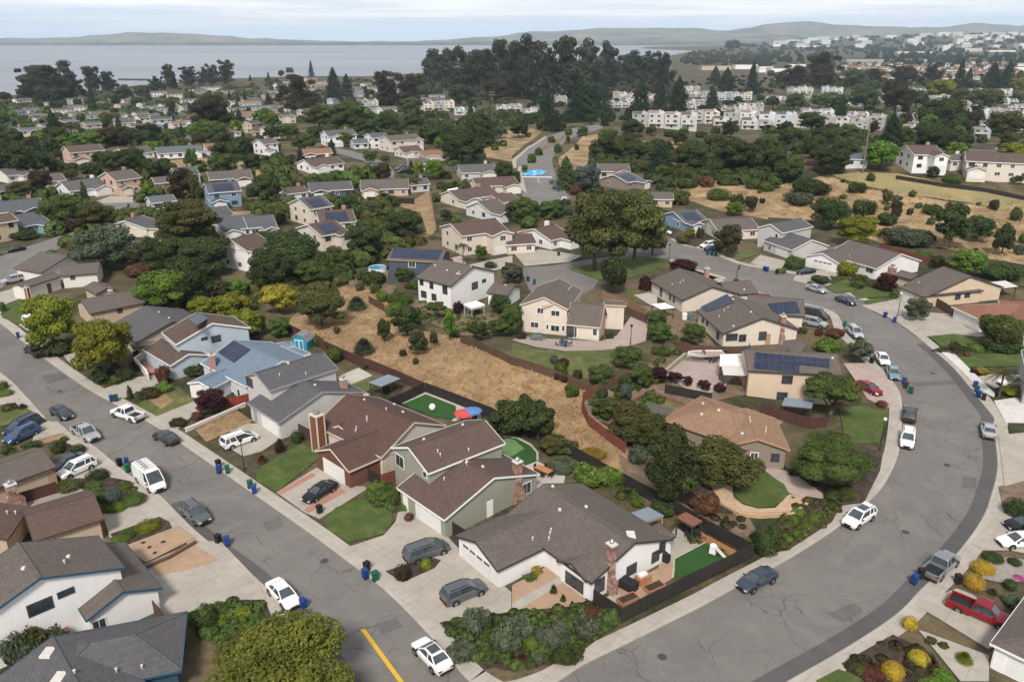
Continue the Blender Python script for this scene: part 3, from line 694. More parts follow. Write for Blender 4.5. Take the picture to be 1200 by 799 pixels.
HS['upperwhite'] = house('cream single-storey house with plain grey roof and brick chimney on the inside of the bend', 'cream house inside the bend', 'cream', 'warm', 'dark',
 [('g', 'E 78,258 327,412 560,294', 2.7, .34), ('g', 'E 690,372 925,357 862,255', 2.5, .34)],
 [('w', 'E 85,315', .7, 1.1), ('w', 'E 165,350', 1.5, 1.9), ('W', 'E 235,385', .8, 1.2), ('W', 'E 265,402', .8, 1.2), ('p', 'E 335,265'), ('p', 'E 250,295'), ('p', 'E 312,280'), ('v', 'E 812,330'), ('c', 'E 522,165', 5., .9, .9, 'b')], ov=.35)
HS['solarright'] = house('small white house with grey roof covered by white-lined solar rows', 'small solar roofed house', 'cream', 'warm', 'dark',
 [('g', 'z 876,366 943.5,371 935.5,351', 2.6, .32)], [('s', 'z 899,356.5 932,353.5 938,367 907,367.5')], ov=.35)
HS['cream'] = house('large cream two-storey house with steep side roof and paved terrace', 'large cream house', 'cream', 'warm', 'cream',
 [('r', 'D 497,360 315,254 440,110', 5.2, .42), ('g', 'D 490,467 757,492 785,312', 2.7, .85), ('h', 'D 785,314 955,322 930,285', 4.6, .12), ('r', 'D 492,362 395,302 400,250', 5.1, .42)],
 [('w', 'D 290,360', 1.3, 1.), ('w', 'D 405,380', 1.6, 1.), ('w', 'D 403,497', 1.6, 1.1), ('w', 'D 243,470', 1.5, 1.), ('W', 'D 517,523', .9, 2.), ('w', 'D 553,527', .9, 2.), ('w', 'D 713,527', .8, 1.2), ('w', 'D 467,497', .5, 1.), ('w', 'D 342,485', .4, .9), ('p', 'D 525,185'), ('p', 'D 510,200'), ('c', 'D 778,330', 5.2, .8, .7, 'b')], ov=.3)
HS['twostorey'] = house('white two-storey house with grey roof and full height brick chimney', 'white two-storey house', 'white', 'warm', 'dark',
 [('g', 'C 115,234 387,302 592,177', 5.2, .36), ('g', 'C 665,352 832,376 905,312', 2.6, .34)],
 [('W', 'C 160,270', .9, 1.2), ('W', 'C 238,298', .9, 1.2), ('W', 'C 343,332', 1.2, 1.6), ('W', 'C 575,298', 1.7, 1.4), ('W', 'C 647,260', 1.1, .6), ('W', 'C 178,365', 1.4, 1.3), ('W', 'C 258,388', 1.2, 1.3), ('w', 'C 935,385', .9, .9), ('v', 'C 360,180'), ('v', 'C 265,142'), ('v', 'C 815,295'), ('p', 'C 545,160'), ('c', 'C 453,205', 6.6, .8, .8, 'b')], ov=.3)
HS['darkblue'] = house('slate blue two-storey house with flat looking dark solar roof edged in tan', 'slate blue house', 'slate', 'dark', 'tan',
 [('g', 'j 612,655 862,668 880,612', 5.2, .3)], [('s', 'j 645,605 870,612 850,655 632,645'), ('w', 'j 730,678', 1.5, 1.3)], ov=.3)
HS['bendwhite'] = house('white garage house with mauve-brown roof and stone front chimney on the outer bend', 'white garage house on the bend', 'white', 'taupe', 'white',
 [('r', 'G 450,250 560,166 290,95', 2.7, .34), ('r', 'G 222,222 150,163 300,120', 2.6, .34), ('r', 'G 440,235 400,205 450,165', 2.6, .34)],
 [('G', 'G 150,220', 4.8), ('w', 'G 395,250', 2., 1.3), ('p', 'G 290,180'), ('c', 'G 515,235', 3.4, 1.6, 1., 's')], ov=.35)
HS['greybend'] = house('grey two-storey house with white trim on the outer bend', 'grey two-storey house on the bend', 'ltgrey', 'cool', 'white',
 [('g', 'l 212,502 68,532 18,480', 5.1, .4), ('g', 'l -25,565 112,612 195,543', 2.6, .36)], [('g', 'l 60,640', 4.6), ('w', 'l 40,545', .8, 1.), ('w', 'l 8,600', .9, 1.2)], ov=.3)
HS['tangable'] = house('tan house with mauve grey roof and big plain end gable on the outer bend', 'tan gable house on the bend', 'beige', 'taupe', 'dark',
 [('r', 'G 742,388 925,282 775,232', 2.8, .34), ('h', 'G 535,335 665,388 800,290', 2.6, .34), ('g', 'G 520,275 610,300 600,195', 2.7, .3)],
 [('W', 'G 853,388', 1.2, 1.2), ('W', 'G 903,378', 1.2, 1.2), ('g', 'G 590,370', 4.), ('p', 'G 650,320')], ov=.35)
HS['terracotta'] = house('low house with red-brown roof and white garage door beside the drooping tree', 'red-brown roofed house', 'offw', 'terra', 'white',
 [('h', 'G 820,440 975,510 1110,395', 2.6, .34), ('h', 'G 1062,405 1150,590 1330,520', 2.7, .34)], [('g', 'G 880,510', 4.6)], ov=.4)
HS['edgewhite'] = house('white garage with grey-brown shingle roof beside the red pickup', 'white garage by the red pickup', 'white', 'warm', 'white',
 [('h', 'd 695,677 920,785 1010,610', 2.6, .34)], [('d', 'd 720,745', 'white')], ov=.35)
HS['edgegrey'] = house('two-storey pale grey house at the edge beyond the small palm', 'pale grey house by the palm', 'grey', 'dark', 'white', [('g', 'h 1078,400 1100,500 1160,450', 5.2, .36)], [], ov=.3)
# ---------------------------------------------------------------- houses further out, placed by the foot of the wall facing the street
AH = [
('peach two-storey house with brown roof standing above the dry bank','peach house above the dry bank','i 400,207',170,15,2,'peach','maroon'),
('white house with grey-brown roof behind a round dark tree','white house behind the round tree','i 630,190',175,30,1,'white','taupe'),
('long white house with grey-blue roof on top of the dry bank','long grey-blue roofed house','i 840,183',190,5,1,'white','bluegrey'),
('small house with orange-tan roof half hidden by a dark oak','orange-tan roofed house','i 1035,165',150,10,1,'offw','orange'),
('white house with two grey gables behind a slim cypress','white house behind the cypress','i 400,368',220,20,1,'white','grey'),
('peach and white two-storey house with double garage facing the short cul-de-sac','peach house on the short cul-de-sac','i 575,358',170,25,2,'peach','warm'),
('brown brick fronted house beside the dark maroon tree','brown brick fronted house','i 775,335',80,10,1,'brown','taupe'),
('small pale house with blue-grey roof beside the pale green tree','small blue-grey roofed house','i 760,428',90,12,1,'pale','bluegrey'),
('brown walled house with long taupe roof above the blue house','brown walled taupe roofed house','i 1080,318',190,5,1,'brown','taupe'),
('bright blue two-storey house with solar roof','bright blue house','i 1050,418',160,8,2,'blue','dark'),
('white house with brown roof at the frame edge above the parked white car','edge house with brown roof','i 15,375',90,30,1,'white','taupe'),
('dark slate roofed house with raised pale blue clerestory','house with blue clerestory','i 100,470',200,8,1,'slate','slate'),
('pale teal house with slate roof behind the white van','pale teal house behind the van','i 125,545',170,30,1,'teal','slate'),
('tan two-storey house with brown roof cut by the frame','tan edge house','i 5,580',90,20,2,'tan','maroon'),
('cream gabled house with plain dark roof behind the olive trees','cream gabled house','i 640,560',190,55,1,'cream','dark'),
('pale blue-grey house with slate roof and white garage gable','pale house with white garage gable','i 1110,560',180,8,1,'pale','slate'),
('white two-storey house with brown roof and a square upper window beside the dark oaks','white house beside the dark oaks','i 1160,718',130,40,2,'white','choc'),
('white two-storey house with grey roof above the pale bank','white house above the pale bank','j 50,170',110,30,2,'white','grey'),
('orange roofed brown house by the curving street','orange roofed house','j 280,190',150,10,1,'brown','orange'),
('white gabled house with wide brown roof below the curving street','brown roofed house below the curve','j 305,258',210,30,1,'white','maroon'),
('white two-storey house with blue-grey roof at the head of the curving street','house at the head of the curve','j 390,128',160,20,2,'white','grey'),
('small grey-blue house beside the curving street','small grey-blue house','j 485,140',80,15,1,'pale','bluegrey'),
('white two-storey house with two grey gables on the curving street','twin gabled white house','j 565,138',110,25,2,'white','slate'),
('cream house with layered taupe roofs on the curving street','layered taupe roof house','j 675,155',190,30,2,'cream','taupe'),
('white house with maroon-brown roof inside the curving street','maroon-brown roofed house','j 715,182',130,25,1,'offw','maroon'),
('cream house with orange-edged roof beside the big dark hedge','orange-edged cream house','j 820,200',150,20,1,'cream','orange'),
('low grey roofed house facing the parked pickups','low grey house facing the pickups','j 755,240',90,5,1,'offw','grey'),
('slate blue house with dark roof behind the rust red fence','house behind the rust red fence','j 350,370',195,5,1,'slate','dark'),
('brown walled house with split taupe roof above the black fence','house above the black fence','j 605,362',205,0,1,'peach','taupe'),
('tiny maroon roofed house behind the black oak','tiny maroon roofed house','j 180,385',60,20,1,'offw','maroon'),
('pale house with slate roof beside the palm trees','pale house beside the palms','j 20,550',120,10,1,'pale','slate'),
('cream two-storey house with dark roof and brick chimney above the solar roofs','cream house above the solar roofs','j 265,505',170,30,2,'cream','dark'),
('pale house with brown roof carrying bright solar rows','bright solar row house','j 375,530',180,8,1,'pale','maroon'),
('white house with brown roof, dark solar field and brick chimney','dark solar field house','j 320,640',220,30,2,'cream','choc'),
('grey roofed house beyond the long brown roofs','house beyond the brown roofs','j 1030,285',180,10,1,'ltgrey','grey'),
('pale house with broad maroon-brown roof beside the bare dirt strip','broad maroon-brown roof house','j 1000,415',270,32,1,'cream','maroon'),
('long brown roofed house squeezed between the layered brown roofs','long brown roofed house','j 1110,352',230,18,1,'cream','choc'),
('low brown roofed house tucked above the pale blue gable','low brown house above the pale gable','j 1150,430',150,35,1,'offw','maroon'),
('small grey house in the trees beside the dirt strip','small grey house by the dirt strip','j 750,345',70,20,1,'ltgrey','grey'),
('white house with dark roof low among the oaks below the blue house','white house low among the oaks','i 1010,500',120,20,1,'offw','dark'),
('brown roofed house half buried in trees behind the grey olive tree','brown roofed house in the trees','i 520,640',130,25,1,'tan','taupe'),
('pale house with slate roof behind the dark maroon tree','pale house behind the maroon tree','i 870,300',120,12,1,'pale','slate'),
('cream house with taupe roof under the shaded bank','cream house under the shaded bank','i 240,330',130,20,1,'cream','taupe'),
('white house with grey roof on the edge of the shaded bank','white house on the shaded bank','i 60,300',120,25,1,'offw','grey'),
('pale blue gabled house with brown roof and white chimney','pale blue gabled house','j 1085,480',200,40,1,'pale','taupe'),
('cream two-storey house with brown roof and garages at the cul-de-sac','cream house at the cul-de-sac','j 1020,640',300,28,2,'cream','choc'),
('taupe roofed house behind the blue-green tree','house behind the blue-green tree','k 470,280',150,8,1,'tan','taupe'),
('taupe gabled house with solar panels along the ridge','gabled house with ridge solar','k 510,335',190,50,1,'taupe','bluegrey'),
('yellow-tan house end behind the great pine','yellow-tan house behind the pine','k 690,415',90,5,1,'tan','warm'),
('white gabled house with brown roof beside the cul-de-sac mouth','white house at the cul-de-sac mouth','k 150,612',200,45,1,'white','choc'),
('white double garage with brown roof near the gate','white double garage','k 25,635',100,15,1,'cream','choc'),
('blue-grey house with dark solar roof and white garage','blue-grey house with white garage','k 800,528',190,35,1,'blue','slate'),
('cream house with long taupe roof and skylights beside the purple-brown tree','long taupe roof house','k 1010,570',260,25,1,'cream','taupe'),
('white two-storey house with maroon roof behind the hill crest','white house behind the hill crest','l 690,262',190,28,2,'white','maroon'),
('small white gabled house tucked beside the hill crest','small white gabled house','l 850,245',90,40,1,'offw','taupe'),
('cream two-storey house with maroon roof and white chimney on the hill crest','cream house on the hill crest','l 1045,300',280,10,2,'cream','maroon'),
('grey roofed house behind the cream hill house','grey house behind the crest','l 1010,195',150,10,1,'offw','grey'),
('tiny blue-grey roofed house among the dark round trees','tiny house among round trees','l 400,235',60,10,1,'pale','bluegrey'),
]
k = 0
for lab, ref, tl, w, rot, st, wl, rf in AH:
    k += 1; sol = 'solar' in lab
    HS[ref] = auto_house(lab, ref, tl, w*1.1, rot, st, wl, rf, 'g', 13. if w > 150 else 11. if w > 100 else 9., 'white', w > 100, sol, True, None, 'b' if k % 3 == 0 else 'w' if k % 5 == 0 else None, minw=max(6., min(9., 8.)))
# far hillside houses toward the bay
FARH = 'm 100,552 190,575 285,570 365,562 470,560 560,552 700,530 790,520 320,665 450,610 590,605 670,590 760,600 740,455 820,465 930,445 990,430 1060,440 1110,540 1155,570 1180,625 880,605 840,575 1180,500 1050,505 900,495 620,560 215,610 n 20,575 60,470 30,530 95,440 165,400 310,405 520,405 600,385 130,580 20,640 70,655 130,640 240,550 540,520 430,520 455,450 210,470 680,390 650,440 z 205,113 260,110 330,104 385,100 440,108'
FARH += ' '+' '.join('z %.1f,%.1f' % q for q in [(x, y) for x, y in ((random.Random(i).uniform(15, 300), random.Random(i+500).uniform(122, 168)) for i in range(64))])
FARH += ' '+' '.join('z %.1f,%.1f' % q for q in [(x, y) for x, y in ((random.Random(i).uniform(290, 520), random.Random(i+700).uniform(95, 140)) for i in range(44))])
fw = ['offw', 'pale', 'cream', 'ltgrey', 'pblue', 'white', 'pink', 'tan']; fr = ['grey', 'bluegrey', 'taupe', 'slate', 'maroon', 'warm', 'orange', 'dark']
WN = dict(offw='off-white', pale='pale grey-blue', cream='cream', ltgrey='light grey', pblue='light blue', white='white', pink='pinkish', tan='tan')
RN = dict(grey='grey', bluegrey='blue-grey', taupe='taupe', slate='slate', maroon='maroon', warm='grey-brown', orange='orange', dark='dark')
FARS = []
rr = random.Random(5)
for q in PX(FARH):
    fp = G(*q)
    if any(hypot(fp.x-o[0].c.x, fp.y-o[0].c.y) < 17 for o in FARS): continue
    wl, rf = rr.choice(fw), rr.choice(fr); st = rr.choice((1, 2, 2))
    hh = auto_house('x', None, 'z %.1f,%.1f' % q, rr.uniform(17, 26), rr.uniform(5, 60), st, wl, rf, 'g' if rr.random() < .8 else 'h', 8.5, 'white', rr.random() < .5, False, False, 'houses on the hillside toward the bay', rr.choice((None, None, 'b')), minw=8.)
    FARS.append((hh, WN[wl], RN[rf], st, q))
# ---------------------------------------------------------------- yards
L1, L2, L3 = .07, .10, .13
for nm, s, m, lf in [
 ('yard_dirt','z 520,735 585,690 700,655 720,730 640,775 560,785',M_BARK,.09),
 ('dry_slope','f 120,290 290,150 380,130 470,110 560,200 640,300 760,330 870,345 1090,440 g 0,450 210,510 345,560 300,590 300,650 420,740 560,900 Q 620,560 760,799 600,799 300,600 80,470 M 1170,390 650,195 200,10 f 420,425',M_DRY,.05),
 ('dry_strip','Q 560,610 700,680 790,799 K 300,-40 620,165 860,120 1040,140 1154,330 1100,420 900,330 600,160 300,-10 Q 600,790',M_DIRT,.06),
 ('yard','g 345,555 480,505 700,420 1000,500 1000,590 640,690 500,740 330,690 310,640 300,600',M_DIRT,.06),
 ('patio','g 655,490 740,420 900,440 985,460 900,565 800,600 660,520',M_PINK,.09),
 ('lawn','g 0,370 90,392 200,405 440,395 430,470 330,530 200,500 0,430',M_LAWN2,.09),
 ('patio','D 65,590 150,560 330,580 480,590 760,600 880,560 1000,400 1130,440 1110,600 980,640 700,675 480,680 260,650',M_PINK,.11),
 ('lawn','k 270,700 420,670 560,640 740,655 735,670 640,720 540,745 400,752',M_LAWN,.1),
 ('patio','D 1015,240 1140,220 1198,250 1198,350 1130,310',M_PATIO,.1),
 ('lawn','D 940,215 1140,195 1015,240 1120,330 1000,270',M_LAWN2,.08),
 ('yard','E 0,450 440,520 480,640 600,780 300,740 0,600',M_DIRT,.06),
 ('lawn','b 0,150 20,125 145,55 205,95 65,207 0,168',M_LAWN,.14),
 ('lawn','b 213,295 250,255 350,220 425,268 430,298 405,335 290,363 225,325',M_LAWN,.14),
 ('driveway','b 65,207 190,130 290,185 355,192 200,290 150,268',M_DRIVE,.13),
 ('brick_band','b 65,207 175,148 188,155 80,215',M_BRICKP,.15),('brick_band','b 150,262 265,195 283,205 165,273',M_BRICKP,.15),
 ('driveway','b 292,378 400,342 437,300 445,270 490,258 600,345 650,400 740,470 800,520 800,580 575,614 400,458',M_DRIVE,.13),
 ('planting_bed','b 350,215 390,175 445,190 470,260 430,270',M_BARK,.14),('planting_bed','b 405,455 540,410 580,420 560,445 460,490',M_BARK,.15),
 ('gravel_yard','c 0,500 110,440 150,470 240,555 70,625 0,595',M_PEACH,.15),('path','c 0,555 100,500 150,470 160,490 0,590',M_CONC,.17),
 ('planting_bed','b 575,616 800,582 c 240,560 345,600 330,620 180,735 0,765 b 690,742',M_BARK,.15),
 ('patio','2 470,670 590,600 690,540 870,450 900,370 940,220 1010,120 1120,200 1190,260 1010,350 980,520 720,690 600,745',M_DRIVE,.12),
 ('mulch_yard','2 560,600 700,530 880,440 920,380 990,400 985,520 730,680 600,735',M_PEACH,.14),
 ('artificial_lawn','K 265,770 275,585 590,420 660,430 830,545 780,580 330,780',M_TURF,.16),
 ('lawn_edging','K 240,780 262,570 590,408 600,425 280,588 262,775',M_PATIO,.15),
 ('planting_bed','K 560,290 900,500 1090,420 620,200',M_BARK,.12),
 ('artificial_lawn','M 480,360 660,285 890,375 900,470 830,480 700,450',M_TURF,.14),('patio','M 470,350 650,262 1090,440 1100,500 860,490 900,460 895,380 660,290 490,362',M_PATIO,.12),
 ('artificial_lawn','3 880,440 900,290 930,215 1030,225 1140,280 1190,340 1192,400 1060,455',M_TURF,.13),('putting_green','3 905,395 905,300 950,225 1020,245 1095,310 1000,370',M_PUTT,.15),
 ('lawn_edging','3 925,208 1040,218 1150,275 1205,340 1205,400 1190,398 1188,340 1140,287 1035,232 930,220',M_PATIO,.16),
 ('patio','L 270,430 440,365 730,520 715,600 640,640 370,680 300,560',M_PATIO,.12),
 ('patio','5 815,290 1000,210 1110,270 930,345 830,330',M_PATIO,.12),('lawn','5 930,345 1110,280 1110,370 1050,400',M_LAWN2,.12),('patio','5 900,360 930,345 1090,420 1000,450',M_PATIO,.13),
 ('driveway','5 0,700 130,650 250,640 400,760 250,860 100,900 0,840',M_DRIVE,.13),('dry_yard','5 -60,570 30,540 150,610 165,640 -30,710 -130,690',M_DRY,.14),
 ('low_wall_bed','e 790,735 880,690 1040,620 1000,690 900,730',M_BARK,.14),
 ('dry_yard','e 825,735 1010,660 1075,705 880,795',M_DRY,.15),
 ('lawn','e 585,640 650,585 760,560 830,620 670,685',M_LAWN2,.14),('dry_yard','e 620,605 700,585 740,620 690,655',M_DRY,.16),
 ('driveway','e 440,570 570,520 660,510 690,570 560,600 510,610',M_DRIVE,.13),('driveway','e 670,685 830,620 870,650 800,700 760,740',M_DRIVE,.13),
 ('driveway','e 260,410 400,390 400,470 340,480 290,450',M_DRIVE,.13),('planting_bed','e 390,500 560,430 620,500 460,560',M_BARK,.13),
 ('brick_patio','7 170,480 250,465 290,580 220,590',M_BRICKP,.14),
 ('lawn','e 20,210 130,180 175,240 80,290 10,265',M_LAWN,.13),('driveway','e 80,295 170,245 230,330 180,360',M_DRIVE,.12),
 ('driveway','e -40,170 90,130 130,170 30,205 0,260',M_DRIVE,.12),
 ('lawn','P 0,350 130,320 270,320 400,400 450,435 390,445 300,400 20,480 0,470',M_LAWN2,.13),('driveway','P -40,210 130,190 170,215 180,250 0,280',M_DRIVE,.13),
 ('driveway','P 340,500 470,440 540,440 640,520 560,560 350,610 300,640',M_DRIVE,.13),('dry_yard','P 370,600 560,550 620,560 640,600 420,640',M_DRY,.13),
 ('driveway','B 430,330 620,225 740,260 850,360 700,400 460,420',M_DRIVE,.12),('gravel_yard','B 165,600 600,475 690,520 660,540 205,670',M_GRAVEL,.13),
 ('planting_bed','B 680,470 850,400 1020,430 1140,590 820,690 750,610',M_BARK,.13),
 ('driveway','B 800,690 1140,590 1260,700 1190,720 900,799',M_DRIVE,.13),('path','a 325,285 480,240 545,295 400,330 345,350',M_DRIVE,.135),
 ('planting_bed','a 345,340 500,285 530,300 540,320 390,375',M_BARK,.15),('gravel_yard','a 392,378 560,315 612,352 458,430',M_PEACH,.2),
 ('driveway','a 440,440 612,365 690,360 810,485 830,540 600,600 500,590',M_DRIVE,.13),('sandy_patch','a 470,430 610,375 690,420 600,450 490,470',M_PEACH,.145),
 ('planting_bed','a 600,590 720,545 830,545 860,620 680,660',M_BARK,.13),
 ('lawn','F 440,685 470,640 590,545 740,640 768,690 735,740 680,770 590,778 490,745',M_LAWN,.14),
 ('curved_path','F 295,625 340,615 440,655 445,720 500,760 590,785 690,780 770,700 890,735 800,799 600,810 480,800 370,740',M_PEACH2,.13),
 ('planting_bed','F 0,590 300,600 370,745 480,810 260,799 0,680',M_BARK,.11),('paver_path','F 580,520 640,510 830,600 960,690 1010,760 960,790 770,690 730,640',M_PINK,.12),
 ('planting_bed','F 640,500 830,570 1000,650 1150,660 1100,740 940,690 830,610',M_BARK,.1),
 ('planting_bed','d -20,400 0,330 120,220 230,240 200,300 60,390',M_BARK,.12),
 ('lawn','h 300,650 400,640 512,668 500,720 470,799 330,799',M_LAWN,.14),('driveway','h 320,460 420,460 500,520 560,640 500,650 420,610 390,560',M_PINK,.125),
 ('dirt_bed','d 270,60 360,80 350,140 300,240 230,250',M_BARK,.11),('pavement','h 735,412 790,418 965,590 960,605 900,575 850,520',M_NEWC,.15),
 ('driveway','h 590,300 740,330 900,350 770,250 640,240 580,280',M_DRIVE,.13),('lawn','h 685,345 790,335 905,350 900,390 740,392',M_LAWN,.14),
 ('lawn','h 805,435 900,420 1080,420 1100,470 840,475',M_LAWN,.14),('driveway','h 880,520 960,505 1100,520 1100,565 960,565',M_DRIVE,.13),('driveway','h 960,620 1100,600 1140,715 1010,712',M_NEWC,.14),
 ('planting_bed','h 690,405 800,370 1000,390 1100,420 900,420 810,432',M_BARK,.13),
 ('lawn','G 165,340 270,300 340,345 300,370 215,372',M_LAWN,.14),('lawn','G 295,370 380,345 500,370 490,390 330,402',M_LAWN,.14),('lawn','G 360,415 440,400 490,405 480,415 390,435',M_LAWN,.14),
 ('driveway','G 0,290 90,250 240,270 180,310 70,325 0,310',M_DRIVE,.12),('driveway','G 350,440 490,415 540,400 690,440 640,500 560,530',M_DRIVE,.12),('driveway','G 560,540 700,480 830,520 1000,600 700,600 640,600',M_DRIVE,.11),
 ('planting_bed','G 60,330 200,290 500,320 520,380 300,300 150,330',M_BARK,.1),
 ('driveway','z 879,309 891,299.5 922,307 913,319',M_DRIVE,.12),('lawn','k 1005,640 1080,610 1160,630 1060,665',M_LAWN2,.13),('planting_bed','k 740,545 850,530 900,575 860,600 780,580',M_BARK,.13),
 ('driveway','k 0,620 130,610 330,640 270,670 60,690',M_DRIVE,.1),('driveway','j 960,690 1200,640 1200,690 1080,720',M_DRIVE,.1),('brick_yard','j 880,660 960,640 990,690 940,720 870,690',M_PINK,.1),
 ('gravel_yard','O 340,690 480,640 560,620 700,660 700,799 520,830 330,790',M_GRAVEL,.14),('driveway','O 250,520 520,240 700,280 700,600 560,570 340,570',M_DRIVE,.12),
 ('driveway','d 460,560 590,510 640,530 780,640 690,700 560,620',M_DRIVE,.13),('driveway','d 500,650 690,720 690,799 600,799 470,640',M_DRIVE,.125),
 ('planting_bed','d 230,745 390,655 520,720 540,799 300,799',M_BARK,.14),('lawn','d 150,799 220,763 310,799 290,830 180,830',M_LAWN,.14),
 ('yard_dirt','d 720,190 810,170 810,260 740,275',M_DIRT,.11),
 ('driveway','d 720,30 810,20 810,170 740,190',M_DRIVE,.11),
 ('yard','f 380,90 600,130 560,200 430,110',M_DIRT,.05),('planting_bed','C 0,430 440,380 700,520 860,600 600,700 470,690 150,560',M_DIRT,.06),
 ('street','i -60,690 0,645 120,600 230,565 345,522 352,575 240,625 160,680 60,760 0,799 -60,850',M_ROADFAR,.05),
 ('street','i 480,395 650,385 660,440 560,450 520,450',M_ROADFAR,.05),('driveway','i 450,385 520,360 650,365 640,390 480,395',M_DRIVE,.06),
 ('driveway','i 640,620 760,560 830,570 800,610',M_DRIVE,.06),
 ('street','j 330,150 350,132 450,150 540,175 612,208 650,250 640,290 570,290 565,235 500,195 420,172',M_ROADFAR,.05),
 ('street','k 60,395 40,330 25,230 20,190 80,135 160,85 250,50 370,30 430,28 415,48 330,72 250,102 205,150 185,195 195,232 235,320 275,372 180,410',M_ROADFAR,.06),
 ('pavement','k 0,190 75,130 155,80 160,85 80,137 20,192 22,230 5,230',M_CONC,.1),('pavement','k 40,330 25,232 40,232 70,350',M_CONC,.09),
 ('median','k 82,200 100,160 170,112 255,72 268,80 190,122 125,160 100,215',M_DIRT,.14),
 ('road_marking','R 520,445 528,445 545,490 537,490',mat_plain('yellow_paint', (.6, .36, .03), .8),.14),('road_marking','R 360,352 395,352 395,357 360,357',mat_plain('white_paint', (.7, .68, .65), .8),.14),('road_marking','R 390,432 650,436 650,441 390,437',mat_plain('white_paint', (.7, .68, .65), .8),.14),
 ('dry_hill','k 215,185 330,80 480,60 560,100 880,110 900,160 780,200 560,190 360,220 230,260',M_DRY2,.04),
 ('dry_hill','k -60,60 60,40 140,60 60,120 -10,180 -80,170',M_DRY2,.04),
 ('dry_hill','j 820,0 960,0 900,60 1000,90 1198,80 1198,200 1080,180 1000,120 880,60',M_DRY2,.04),
 ('dry_hill','k 780,300 1000,260 1200,330 1198,470 1000,440 820,380',M_DRY2,.04),
 ('dry_hill','l -10,320 200,280 280,260 420,330 600,340 900,400 1250,370 1300,700 1000,650 800,600 520,580 250,480 0,460',M_DRY2,.04),
 ('dry_field','l 280,262 420,250 600,255 820,300 1020,330 1260,375 1260,470 1000,400 700,360 480,320',M_FIELD,.06),
 ('dry_hill','i 450,215 560,230 900,180 1198,190 1198,240 960,240 700,230 560,250',M_DRY2,.05),('dry_hill','j 0,180 100,175 140,240 0,270',M_DRY2,.05),
 ('dirt_strip','j 640,400 740,380 810,335 845,510 830,540 700,590 640,580 800,530 770,440',M_DRY,.05),
 ('yard','j 430,740 560,700 620,690 620,770 440,790',M_DIRT,.05),
 ('dry_yard','i 960,440 1198,430 1198,450 970,455',M_DRY,.05),
]:
    lift_k = globals().get('lift_k', 0)+1; sheet(nm, s, m, lf+lift_k*.0009, skirt=.0 if lf < .12 else .1)
# painted crossing on the far road
t = NT('mural'); vo = t.n('ShaderNodeTexVoronoi', Scale=.55); t.l(t.co(), vo.inputs['Vector'])
M_MURAL = t.done(t.mix(t.ramp(vo.outputs['Distance'], .62, .72), (.06, .36, .66), (.55, .68, .76)), .8)
sheet('painted_crossing', 'R 385,405 430,385 520,372 590,380 600,395 560,415 480,425 410,418', M_MURAL, .24)
mw = mat_plain('white_paint', (.7, .68, .65), .8)
# rectangular repairs in the asphalt
M_REP = mat_asphalt('asphalt_repair', (.14, .135, .13), False)
for s in ('e 175,510 260,490 292,520 210,545', 'b 20,300 75,285 90,310 38,328', 'b 370,620 440,595 462,625 395,650', 'h 600,540 790,530 800,545 640,555', 'd 185,585 270,550 300,575 235,615', 'd 610,155 655,160 650,195 605,190','G 700,690 800,690 860,780 790,780'):
    sheet('asphalt_repair', s, M_REP, .031)
# dry grass tufts on the slope: too many to count
def tufts(name, s, n, mat, size, label=None):
    pg = PX(s); xs = [p[0] for p in pg]; ys = [p[1] for p in pg]; m = MB(); k = 0; r = random.Random(3)
    while k < n:
        x, y = r.uniform(min(xs), max(xs)), r.uniform(min(ys), max(ys)); ins = False
        for i in range(len(pg)):
            (x1, y1), (x2, y2) = pg[i], pg[i-1]
            if (y1 > y) != (y2 > y) and x < (x2-x1)*(y-y1)/(y2-y1)+x1: ins = not ins
        k += 1
        if not ins: continue
        p = G(x, y, .04); sz = size*r.uniform(.5, 1.4)
        for _ in range(4):
            a = r.uniform(0, 2*pi); b = p+V((r.uniform(-.4, .4), r.uniform(-.4, .4), 0)); t = V((cos(a), sin(a), 0)); ln = V((r.uniform(-.3, .3), r.uniform(-.3, .3), 1))*sz*r.uniform(.4, .9)
            m.face([b-t*sz*.3, b+t*sz*.3, b+ln+t*sz*.12, b+ln-t*sz*.12])
    return tag(m.build(name, mat), label, 'dry grass' if label else None, None, 'stuff')
M_STRAW = mat_leaf('straw', (.3, .19, .095), (.5, .35, .2), .05)
tufts('dry_grass', 'f 130,290 380,130 470,150 560,215 640,310 870,345 1090,440 g 345,560 300,650 420,740 Q 620,560 500,690 300,600 80,470 M 1170,390 650,195 200,10 f 420,425', 3600, M_STRAW, .42, 'dry straw coloured grass covering the slope between the fences')
tufts('dry_grass', 'l -10,330 280,270 600,345 1250,390 1250,690 800,600 250,480 0,450', 1300, M_STRAW, .8, 'dry pale grass on the far hill above the bend')
